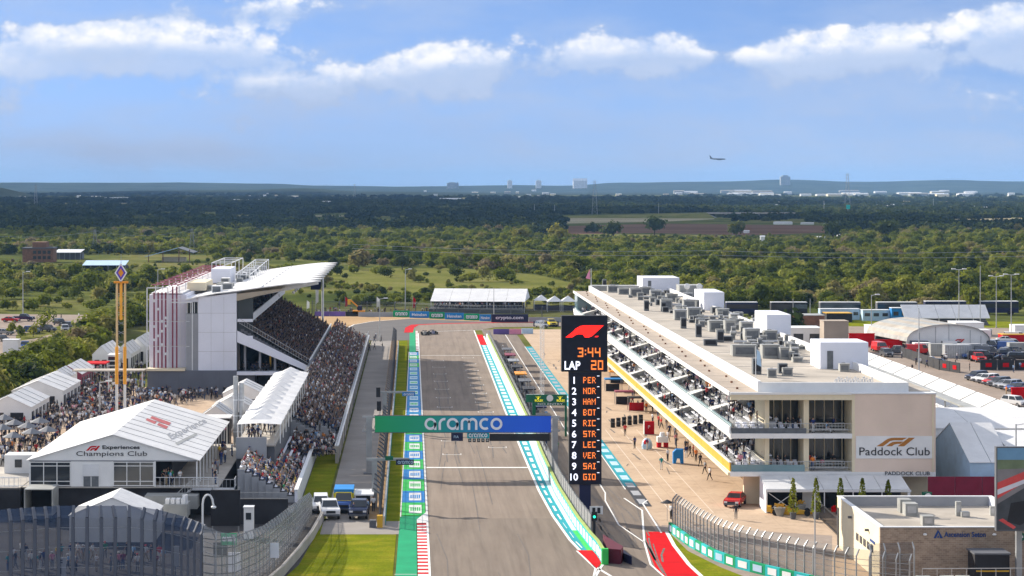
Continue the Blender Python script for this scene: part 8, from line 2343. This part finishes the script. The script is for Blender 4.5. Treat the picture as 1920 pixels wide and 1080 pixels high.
wire((pB[0],pB[1],pB[2]-1),(pA[0],pA[1],pA[2]-1),2.5,'power line between the two nearer pylons')
for q, (ya_, yb_) in enumerate(((470,462),(478,472))):
    wire((xs(660,900),900,zs(ya_-12,900)),(xs(1330,900),900,zs(ya_,900)),1.2,['upper power line crossing behind the stand roof and tower','lower power line crossing behind the stand roof and tower'][q],.07)
    wire((xs(1330,900),900,zs(ya_,900)),(xs(2000,900),900,zs(yb_+6,900)),1.2,['upper power line crossing the woods at the right','lower power line crossing the woods at the right'][q],.07)
# ================================================================ HIGHWAY BRIDGE
YB = 2520.0
br = thing('highway_bridge', 'long low highway bridge on short piers beyond the ploughed field', 'bridge', (xs(1410,YB), YB, 0))
bz0, bz1 = zs(401.2,YB), zs(398.4,YB)
MB().box(xs(1328,YB), xs(1492,YB), YB, YB+14, bz0, bz1).build('deck', M('concrete'), br)
for px in (1362,1395,1425,1452): MB().box(xs(px,YB)-.9,xs(px,YB)+.9,YB+2,YB+11,.03,bz0-.01).build('pier', M('concrete'), br)
for a, b in ((1328,1345),(1492,1474)): MB().prism([(xs(a,YB),YB,.03),(xs(b,YB),YB,.03),(xs(a,YB),YB,bz0)], (0,14,0)).build('abutment', M('grey_panel'), br)
def bank(a, b):
    mb = MB(); za = bz0 + .8; hi, lo = xs(a,YB), xs(b,YB); n = 24
    for k in range(n):
        xa_, xb_ = hi+(lo-hi)*k/n, hi+(lo-hi)*(k+1)/n; ha, hb = za*(1-k/n), za*(1-(k+1)/n)
        mb.poly([(xa_,YB-14*ha-2,0),(xb_,YB-14*hb-2,0),(xb_,YB,hb),(xa_,YB,ha)]); mb.poly([(xa_,YB,ha),(xb_,YB,hb),(xb_,YB+14,hb),(xa_,YB+14,ha)]); mb.poly([(xa_,YB+14,ha),(xb_,YB+14,hb),(xb_,YB+60,0),(xa_,YB+60,0)])
    return tag(mb.build('embankment', M('meadow')), kind='structure')
bank(1327, 950); bank(1493, 1950)
st_ = block('lorry', 'white lorry with long trailer driving on the highway at the right', 'truck', 1796, 1828, 386, 392, 3, 'white_paint')
tq = thing('road_sign', 'teal motorway sign over the woods, right of centre', 'sign', (xs(1590,2700),2700,0)); MB().box(xs(1587,2700),xs(1594,2700),2700,2700.4,zs(392,2700),zs(384,2700)).build('panel', M('teal'), tq); MB().box(xs(1590,2700)-.25,xs(1590,2700)+.25,2700.5,2701,.03,zs(386,2700)).build('post', M('steel'), tq)
# ================================================================ HOUSES AND HALLS ON THE PLAIN
rh = random.Random(77)
def far_house(px, yb, w_px, h_px, dep=None, m='white_paint', label='white building', grp='pale buildings scattered on the plain', name='far_building', tower=False, top=None):
    X_, Y_, _ = g(px, yb)
    if top: Y_ = 13300.0; X_ = xs(px, Y_); h_px = zs(top, Y_)*F/Y_
    s = F/Y_; w_ = w_px/s; h_ = h_px/s + (2.2 if Y_ > 2500 and h_px < 5 and not (1380 < px < 1550 and yb > 415) else 0); dep = dep or min(w_*.8, 40)
    o = thing(name, label, 'building', (X_, Y_, 0), 0, grp)
    MB().box(-w_/2, w_/2, 0, dep, 0, h_).build('wall', M(m), o, world=False)
    if tower: MB().box(-w_*.3, w_*.3, dep*.2, dep*.8, h_+.1, h_*1.08).build('roof', M(m), o, world=False)
    else: MB().prism([(-w_/2-.3,-.5,h_+.02),(w_/2+.3,-.5,h_+.02),(w_/2+.3,dep/2,h_*1.25),(-w_/2-.3,dep/2,h_*1.25)], (0,0,h_*.04)).prism([(-w_/2-.3,dep+.5,h_+.02),(w_/2+.3,dep+.5,h_+.02),(w_/2+.3,dep/2+.01,h_*1.25),(-w_/2-.3,dep/2+.01,h_*1.25)], (0,0,h_*.04)).build('roof', M('white_metal' if m != 'hvac' else 'roof_membrane'), o, world=False)
    return o
far_house(956, 352, 9, 13, m='white_paint', label='pale tower block on the horizon, left one of two near the centre', tower=True, grp=None, name='tower_block', top=339)
far_house(1010, 353, 10, 14, m='white_paint', label='pale tower block on the horizon, right one of two near the centre', tower=True, grp=None, name='tower_block', top=339)
far_house(1088, 352, 26, 10, m='white_paint', label='bright white wide hall on the horizon left of the dark pylon', grp=None, top=340)
far_house(848, 352, 20, 6, m='hvac', label='pale cluster of city blocks on the horizon above the gantry', grp=None, tower=True, top=343)
far_house(858, 352, 4, 11, m='hvac', label='thin pale city tower on the horizon above the gantry', grp=None, tower=True, top=343)
far_house(1473, 351, 18, 22, m='hvac', label='block shaped building on the crest of the right hills', grp=None, tower=True, top=331)
far_house(1443, 356, 9, 9, m='cream_wall', label='cream building near the warehouses right of centre', grp=None, tower=True)
far_house(1462, 357, 12, 8, m='cream_wall', label='wide cream building near the warehouses right of centre', grp=None, tower=True)
for (px, yb, w_, h_, lab) in [(285,430,32,4,'long white flat hall in the dark woods at the left'),(720,437,28,5,'white flat hall in the dark woods, centre left'),(876,438,26,6,'white hall with a round roof in the woods left of the timing tower'),(612,385,16,4,'white gabled barn on the dark plain left of centre'),(218,376,44,3,'long white building on the left plain'),(465,378,70,1.6,'very long low white building on the left plain'),
        (845,379,40,4,'white pavilion group on the plain left of centre'),(985,393,26,3,'white caravans in the dark woods left of the dark pylon'),(1400,437,10,4,'white house at the edge of the ploughed field'),(1470,421,32,4,'white roofed farm sheds on the ploughed field'),(1515,421,22,3,'small white farm shed right of the others'),(1590,444,34,4,'row of white houses at the edge of the woods'),
        (1640,447,18,3,'white house right of the white row'),(1683,442,20,4,'white sheds half hidden by dark trees'),(1700,438,8,5,'small white shed among dark trees'),(1540,447,14,3,'low white building left of the white row'),(1430,452,8,8,'white upright hut in the woods')]:
    far_house(px, yb, w_, h_, label=lab)
seen = 0
for k in range(105):
    if k < 62: px, yb, w_, h_ = rh.uniform(1240,1940), rh.uniform(355,369), rh.uniform(8,40), rh.uniform(1.5,4)
    elif k < 88: px, yb, w_, h_ = rh.uniform(420,1200), rh.uniform(354,372), rh.uniform(3,14), rh.uniform(1.2,3)
    else: px, yb, w_, h_ = rh.uniform(0,500), rh.uniform(357,372), rh.uniform(4,18), rh.uniform(1,2.2)
    c = rh.choice(['white_paint','white_paint','hvac','cream_wall'])
    zone = 'right' if k < 62 else 'centre' if k < 88 else 'left'
    far_house(px, yb, w_, h_, m=c, label={'right':'pale warehouse in the industrial strip under the right hills','centre':'small pale building scattered below the central horizon','left':'small pale building below the left horizon'}[zone], grp={'right':'warehouses under the right hills','centre':'small buildings below the central horizon','left':'small buildings below the left horizon'}[zone])
for k in range(22):
    px, yb = rh.uniform(1400,1880), rh.uniform(386,398); far_house(px, yb, rh.uniform(3,8), rh.uniform(1.5,2.6), label='small white caravan or house along the highway', grp='small white houses along the highway')
# ================================================================ AIRLINER
Yp = 6500.0; k_ = Yp/F
pc = thing('airplane', 'grey four engined airplane climbing to the left above the right horizon', 'airplane', (xs(1346,Yp), Yp, zs(298,Yp)))
MB_ = MB(); c0 = (xs(1331,Yp), Yp, zs(297,Yp)); c1 = (xs(1361,Yp), Yp, zs(298.5,Yp))
MB_.tube(c0, (xs(1338,Yp),Yp,zs(298,Yp)), .6*k_, 1.2*k_, 8); MB_.tube((xs(1338,Yp),Yp,zs(298,Yp)), (xs(1357,Yp),Yp,zs(298.3,Yp)), 1.2*k_, 1.2*k_, 8); MB_.tube((xs(1357,Yp),Yp,zs(298.3,Yp)), c1, 1.2*k_, .3*k_, 8)
MB_.build('fuselage', M('dark_grey'), pc, smooth=True)
zz_ = zs(298.6,Yp)
for s in (-1, 1):
    MB().prism([(xs(1352,Yp),Yp,zz_),(xs(1345,Yp),Yp,zz_),(xs(1339,Yp),Yp+s*15*k_,zz_+1.2),(xs(1342,Yp),Yp+s*15*k_,zz_+1.2)], (0,0,.5)).build('wing', M('dark_grey'), pc)
    MB().prism([(xs(1335,Yp),Yp,zs(297.5,Yp)),(xs(1332,Yp),Yp,zs(297.5,Yp)),(xs(1330,Yp),Yp+s*5*k_,zs(297.3,Yp)),(xs(1332,Yp),Yp+s*5*k_,zs(297.3,Yp))], (0,0,.4)).build('tailplane', M('dark_grey'), pc)
    for q in (1, 2): MB().tube((xs(1351-q*2.6,Yp),Yp+s*q*5*k_,zz_-1.4),(xs(1354.5-q*2.6,Yp),Yp+s*q*5*k_,zz_-1.4),.9*k_*.8,.9*k_*.8,8).build('engine', M('dark_grey'), pc)
MB().prism([(xs(1336,Yp),Yp,zs(297,Yp)),(xs(1332,Yp),Yp,zs(297,Yp)),(xs(1330,Yp),Yp,zs(291.5,Yp)),(xs(1331.5,Yp),Yp,zs(291.5,Yp))], (0,.8,0)).build('fin', M('dark_grey'), pc)
# ================================================================ THE CROWD
SC_ = list(SHIRTS); TC = list(TROUS)
wts = [24,7,22,15,2,13,8,3,3,2,5,2]
def rshirt(): return rp.choices(SC_, wts)[0]
used = {}
def who(shirt, trous, act, place):
    """a label that singles this person out: clothing first, then the place"""
    base = 'person in %s shirt and %s %s %s' % (shirt, trous, act, place)
    n = used.get(base, 0); used[base] = n + 1
    return base, n
# 1. the spectators on the near bleachers, one by one
cnt = 0
for i in range(8):
    xa_ = -12.95 - i*.80 - .45; zt = 1.35 + i*.40
    n = 0; y_ = 249.2 + i*.25
    while y_ < 282 and n < 16:
        if rp.random() < .86:
            s, t_ = rshirt(), rp.choice(TC)
            lab = '%s shirted spectator on bleacher row %s from the track, %s from the near end' % (s, ORD[i], ORD[n])
            person('sit', (xa_, y_, zt), math.pi/2 + rp.uniform(-.3,.3), s, t_, lab, 'spectators on the near bleachers', cap=(rp.choice(['white','black','red','navy blue']) if rp.random() < .35 else None)); n += 1; cnt += 1
        y_ += rp.uniform(1.05, 1.9)
# 2. people on the pit apron and in the pit lane
place = 0
for k, (px, py, s, t_, ps, lab) in enumerate([
 (1331,902,'white','black trousers','walk','person in white shirt and black trousers walking below the yellow balcony band'),
 (1313,876,'black','black trousers','walk','person in black shirt and trousers walking behind the white shirted walker'),
 (1240,882,'teal','white shorts','stand','person in teal shirt standing alone left of the blue booth'),
 (1190,842,'navy blue','black trousers','stand','person in navy shirt standing alone on the apron near the teal blocks'),
 (1172,818,'red','black trousers','walk','person in red shirt and black trousers walking on the apron by the timing tower'),
 (1268,842,'black','grey trousers','phone','person in black shirt beside the red and white booth, holding a phone'),
 (1213,845,'navy blue','white shorts','stand','person in navy shirt and white shorts by the round red tent'),
 (1252,866,'white','black trousers','stand','person in white shirt standing before the blue booth'),
 (1305,866,'orange','black trousers','stand','person in orange shirt by the garages'),
 (1322,890,'grey','black trousers','walk','person in grey shirt walking by the garages'),
 (1300,858,'red','black trousers','stand','person in red shirt by the garages'),
 (1290,848,'black','black trousers','stand','person in black shirt standing at the garage edge'),
 (1235,800,'red','black trousers','stand','person in red shirt behind the red booth'),
 (1212,775,'orange','black trousers','stand','person in orange shirt beside the tyre stacks'),
 (1196,770,'black','black trousers','stand','person in black shirt beside the tyre stacks'),
 (1186,760,'red','black trousers','walk','person in red shirt left of the tyre stacks'),
 (1258,975,'white','black trousers','stand','marshal in white shirt under the black umbrella'),
 (1380,975,'black','grey trousers','stand','person in black shirt near the catch fence, right of the red car'),
 (1720,668,'black','black trousers','stand','person in black shirt near the slim mast in the paddock'),
 (1668,664,'orange','khaki shorts','walk','person in orange shirt crossing the paddock road'),
 (1887,742,'orange','orange','stand','steward in orange overalls beside the red panel wall'),
 (1818,696,'black','black trousers','stand','person in black shirt standing between the two black banner fences')]):
    X_, Y_, _ = g(px, py); person(ps, (X_, Y_, .05), rp.uniform(-3,3), s, t_ if t_ in TROUS else 'khaki shorts', lab, None)
for k in range(26):
    t_ = k/25; px = 1145 + t_*150 + rp.uniform(-14, 8); py = 690 + t_*165 + rp.uniform(-4, 10)
    s = rshirt(); tr_ = rp.choice(TC)
    X_, Y_, _ = g(px, py); person(rp.choice(['stand','walk','phone','stand']), (X_, Y_, .05), rp.uniform(-3,3), s, tr_, '%s shirted crew member beside the garages, %s from the far end' % (s, ORD[k]), 'crew members beside the garages')
for k in range(18):
    Y_ = 300 + k*11 + rp.uniform(-3,3); X_ = rp.uniform(18.6, 21.0); s = rshirt()
    person(rp.choice(['stand','phone','walk']), (X_, Y_, .05), rp.uniform(-3,3), s, rp.choice(TC), '%s shirted team member behind the pit wall, %s from the camera' % (s, ORD[k]), 'team members behind the pit wall')
# 3. spectators behind the blue netted fence
for k in range(36):
    px = 14 + k*8.4 + rp.uniform(-3,3); py = rp.uniform(1048, 1078); s = rshirt() if k % 6 else 'teal'
    X_, Y_, _ = g(px, py); X_, Y_ = X_, max(Y_, 208.5)
    person(rp.choice(['stand','stand','walk','phone']), (X_, Y_, .05), rp.uniform(-3,3), s, rp.choice(TC), '%s shirted spectator behind the blue netted fence, %s from the left' % (s, ORD[k]), 'spectators behind the blue netted fence', cap=(rp.choice(['white','black','red']) if rp.random() < .4 else None))
# 4. guests on the open terrace of the big tent
for k in range(24):
    X_ = rp.uniform(-27.6, -23.9) if k < 10 else rp.uniform(-23.2, -21.3); Y_ = rp.uniform(245.3, 248.6) if k < 10 else rp.uniform(246, 276); s = rshirt()
    person(rp.choice(['stand','phone','stand']), (X_, Y_, 3.1), rp.uniform(-3,3), s, rp.choice(TC), '%s shirted guest %s, %s from the front' % (s, 'in the open bay of the big tent' if k < 10 else 'on the terrace along the big tent', ORD[k if k < 10 else k-10]), 'guests on the terrace of the big tent')
# 5. pit building balconies, near part
for k in range(34):
    lo = k % 2; fl = 3.97 if lo else 8.22; X_ = rp.uniform(36.4, 48.8); Y_ = A0 + rp.uniform(.6, 3.6); s = rshirt()
    if X_ < 40: r_ = int((X_-36.3)/.95)
    else: r_ = 0
    person(rp.choice(['stand','sit','phone']) if X_ > 40 else 'stand', (X_, Y_, fl + .12 + r_*.28 if X_ < 41 else fl), rp.uniform(-3,3), s, rp.choice(TC), '%s shirted guest on the near %s balcony of the pit building, %s counted' % (s, 'lower' if lo else 'upper', ORD[k//2]), 'guests on the near balconies of the pit building')
# vehicles' attendants by the crossing
for k, (px, py, s) in enumerate(((664,972,'navy blue'),(690,966,'light blue'),(700,960,'white'),(612,855,'navy blue'))):
    X_, Y_, _ = g(px, py); person('stand', (X_, Y_, .05), rp.uniform(-3,3), s, 'black trousers', ['person in navy shirt before the dark pickup','person in light blue shirt right of the dark pickup','person in white shirt under the shelter','person in navy shirt at the top of the grass bank'][k], None)

# ---- booths, tyres and tents on the apron
def apron(px, py): return g(px, py)
X_, Y_, _ = g(1210,815); o = thing('booth', 'red board booth with a white emblem on the pit apron', 'booth', (X_, Y_, 0)); MB().box(X_-.1,X_+1.3,Y_,Y_+.5,.05,1.9).build('panel', M('red_paint'), o); MB().box(X_-.2,X_-.11,Y_-.1,Y_+.6,.05,2.0).build('side', M('white_paint'), o); put_text('P', X_+.4, Y_-.03, .9, .45, M('letter_white'), o)
X_, Y_, _ = g(1243,840); o = thing('booth', 'red and white rounded booth on the pit apron', 'booth', (X_, Y_, 0)); MB().box(X_-.75,X_+.75,Y_,Y_+1.2,.75,1.5).build('top', M('white_paint'), o); MB().box(X_-.75,X_-.2,Y_,Y_+1.2,.05,.74).box(X_+.2,X_+.75,Y_,Y_+1.2,.05,.74).build('base', M('red_paint'), o); MB().tube((X_,Y_+.6,1.5),(X_,Y_+.6,2.1),.5,.3,8).build('cap', M('white_paint'), o)
X_, Y_, _ = g(1271,870); o = thing('booth', 'blue arched booth on the pit apron', 'booth', (X_, Y_, 0)); MB().prism([(X_-.6,Y_,.05),(X_-.25,Y_,.05),(X_-.1,Y_,.7),(X_+.3,Y_,.7),(X_+.4,Y_,.05),(X_+.75,Y_,.05),(X_+.7,Y_,1.9),(X_-.2,Y_,1.9),(X_-.6,Y_,1.5)], (0,.8,0)).build('panel', M('mid_blue'), o)
X_, Y_, _ = g(1213,842); o = thing('small_tent', 'small round red and blue tent on the pit apron', 'tent', (X_, Y_, 0)); MB().ball((X_,Y_,.5), .75, 10, 6, sz=1.4).build('shell', M('pale_blue'), o); MB().ball((X_-.1,Y_-.3,.9), .45, 8, 5).build('cap', M('red_paint'), o)
n_ = 0
for a in range(6):
    for b in range(2):
        X_, Y_, _ = g(1149+a*10.5, 795+b*7-a*1.5)
        o = thing('tyre_stack', 'stack of race tyres on the pit apron, %s column of the %s row' % (ORD[a], ['rear','front'][b]), 'tyres', (X_, Y_, 0), 0, 'race tyre stacks on the pit apron')
        for q in range(2): MB().tube((X_,Y_,.06+q*.4),(X_,Y_,.42+q*.4),.34,.34,10).build('tyre', M('tyre'), o); 
for k, (px, py, c, lab) in enumerate(((1170,760,'maroon','dark red garage canopy beside the tyre stacks'),(1195,772,'black','black garage canopy beside the tyre stacks'),(1150,735,'mid_blue','blue garage canopy near the timing tower'),(1158,720,'orange','orange garage canopy beyond the blue one'))):
    X_, Y_, _ = g(px, py); o = thing('garage_canopy', lab, 'canopy', (X_, Y_, 0), 0, 'garage canopies on the apron'); MB().box(X_-1.4,X_+1.6,Y_,Y_+2.4,2.1,2.3).build('roof', M(c), o); p_ = MB(); [p_.box(X_+a,X_+a+.08,Y_+b,Y_+b+.08,.05,2.1) for a in (-1.35,1.5) for b in (0,2.3)]; p_.build('post', M('steel'), o)
    MB().box(X_-1.2,X_+1.2,Y_+1.4,Y_+1.7,.05,1.3).build('cabinet', M('black' if c != 'black' else 'red_paint'), o)

# 6. everybody else: too many to name
srcS = [crowd_source('sit', False, (-11.1, 303, 2.0), math.pi/2, 'spectator at the near end of the lower stand', None),
        crowd_source('stand', False, (-12.4, 303.5, 2.7), 1.4, 'person standing at the near end of the lower stand', None),
        crowd_source('phone', False, (-13.6, 304, 3.4), 1.6, 'spectator with a phone at the near end of the lower stand', None)]
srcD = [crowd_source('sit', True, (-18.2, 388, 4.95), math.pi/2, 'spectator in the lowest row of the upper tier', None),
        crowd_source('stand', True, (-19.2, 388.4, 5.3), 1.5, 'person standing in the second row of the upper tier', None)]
srcW = [crowd_source('walk', False, (-50, 350, .03), 1.0, 'person walking on the vendor concourse near the ride tower', None),
        crowd_source('stand', False, (-52, 352, .03), 2.0, 'person standing on the vendor concourse near the ride tower', None),
        crowd_source('phone', False, (-54, 349, .03), 2.6, 'person with a phone on the vendor concourse', None)]
pts, sc__, ix, rot = [], [], [], []
def add(x, y, z, n, r_): pts.append((x, y, z)); sc__.append(rp.uniform(.93,1.08)); ix.append(rp.randrange(n) if rp.random() < .45 else 0); rot.append(r_)
for i in range(NL):
    xa_ = -9.9 - i*.62 - .38; zt = 1.3 + i*.36; y_ = y0_ + (13 if i < 5 else .8)
    while y_ < y1_ - 1:
        if rp.random() < .93: add(xa_ + rp.uniform(-.1,.1), y_, zt, 3, math.pi/2 + rp.uniform(-.5,.5))
        y_ += rp.uniform(.50, .68)
for k in range(620):   # standing crowd on the aisle behind and between the stands
    X_ = rp.uniform(-20, -16.9) if k % 3 else rp.uniform(-15.4,-10.2); Y_ = rp.uniform(283, 300); add(X_, Y_, .05 + (2.2 if X_ < -15 else 1.6), 3, rp.uniform(-3,3))
geo_scatter('spectators', pts, sc__, ix, srcS, rots=rot)
pts, sc__, ix, rot = [], [], [], []
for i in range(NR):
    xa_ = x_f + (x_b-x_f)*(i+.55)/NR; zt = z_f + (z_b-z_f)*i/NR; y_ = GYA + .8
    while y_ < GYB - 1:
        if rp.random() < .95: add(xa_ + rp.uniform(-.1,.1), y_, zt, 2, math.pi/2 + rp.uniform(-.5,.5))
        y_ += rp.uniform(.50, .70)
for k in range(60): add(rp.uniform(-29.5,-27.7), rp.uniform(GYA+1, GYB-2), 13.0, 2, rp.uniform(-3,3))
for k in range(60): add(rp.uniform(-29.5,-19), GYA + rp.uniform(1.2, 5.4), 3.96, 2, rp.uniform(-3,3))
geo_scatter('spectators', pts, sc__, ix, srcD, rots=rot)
pts, sc__, ix, rot = [], [], [], []
# vendor concourse crowd, denser along the middle
conc = [(0,800),(60,770),(130,735),(165,700),(215,690),(275,690),(275,745),(350,745),(360,760),(290,770),(230,800),(130,838),(60,870),(0,880)]
n_ = 0; 
while n_ < 900:
    px, py = rp.uniform(-10, 365), rp.uniform(690, 880)
    if not inpoly(px, py, conc): continue
    if rp.random() > .35 + .65*math.exp(-((px-190)/90)**2 - ((py-745)/45)**2): continue
    X_, Y_, _ = g(px, py); add(X_, Y_, .03, 3, rp.uniform(-3,3)); n_ += 1
while n_ < 980:
    X_, Y_ = rp.uniform(-46, -30), rp.uniform(372, 385); add(X_, Y_, .03, 3, rp.uniform(-3,3)); n_ += 1
# pit building balconies beyond the near end
for k in range(450):
    fl = rp.choice((3.97, 8.22)); r_ = rp.randrange(5); add(36.75+r_*.95, A0 + 8 + rp.random()**1.3*225, fl+.12+r_*.28, 3, rp.uniform(-3,3))
for k in range(150): add(rp.uniform(62,86), rp.uniform(573.5,574.8) if k % 2 else rp.uniform(576,580), .6 + (0 if k % 2 else .6), 3, rp.uniform(-3,3))   # small stand in the paddock
for k in range(90): add(rp.uniform(66,105), rp.uniform(578,600), .05, 3, rp.uniform(-3,3))
for k in range(90): add(rp.uniform(6.5,33), rp.uniform(631.5,638), 1.3, 3, rp.uniform(-3,3))
for k in range(60): add(rp.uniform(-20.2,-16.4), rp.uniform(264.5,339), 5.5, 3, rp.uniform(-3,3))
for k in range(46): 
    X_, Y_, _ = g(rp.uniform(1690,1920), rp.uniform(650,700)); add(X_, Y_, .05, 3, rp.uniform(-3,3))
for k in range(40): X_, Y_, _ = g(rp.uniform(590,820), rp.uniform(586,592)); add(X_, Y_, .05, 3, rp.uniform(-3,3))
for k in range(14): X_, Y_, _ = g(rp.uniform(60,190), rp.uniform(598,640)); add(X_, Y_, .05, 3, rp.uniform(-3,3))
for k in range(30): X_, Y_, _ = g(rp.uniform(590,720), rp.uniform(632,660)); add(X_ , Y_, .05, 3, rp.uniform(-3,3))
geo_scatter('spectators', pts, sc__, ix, srcW, rots=rot)
# ---------------------------------------------------------------- the air
hz = MB().box(-14000, 15000, -30, 28000, -3, 190).build('haze', [])
vm = bpy.data.materials.new('haze_air'); vm.use_nodes = True
t = NT(vm.node_tree); t.n.clear()
o_ = t.new('ShaderNodeOutputMaterial'); pv = t.new('ShaderNodeVolumePrincipled')
pv.inputs['Density'].default_value = 4.0e-5
pv.inputs['Color'].default_value = (.29, .55, .95, 1)
pv.inputs['Anisotropy'].default_value = 0.1
t.link(pv.outputs[0], o_.inputs['Volume'])
hz.data.materials.append(vm)
tag(hz, kind='stuff')
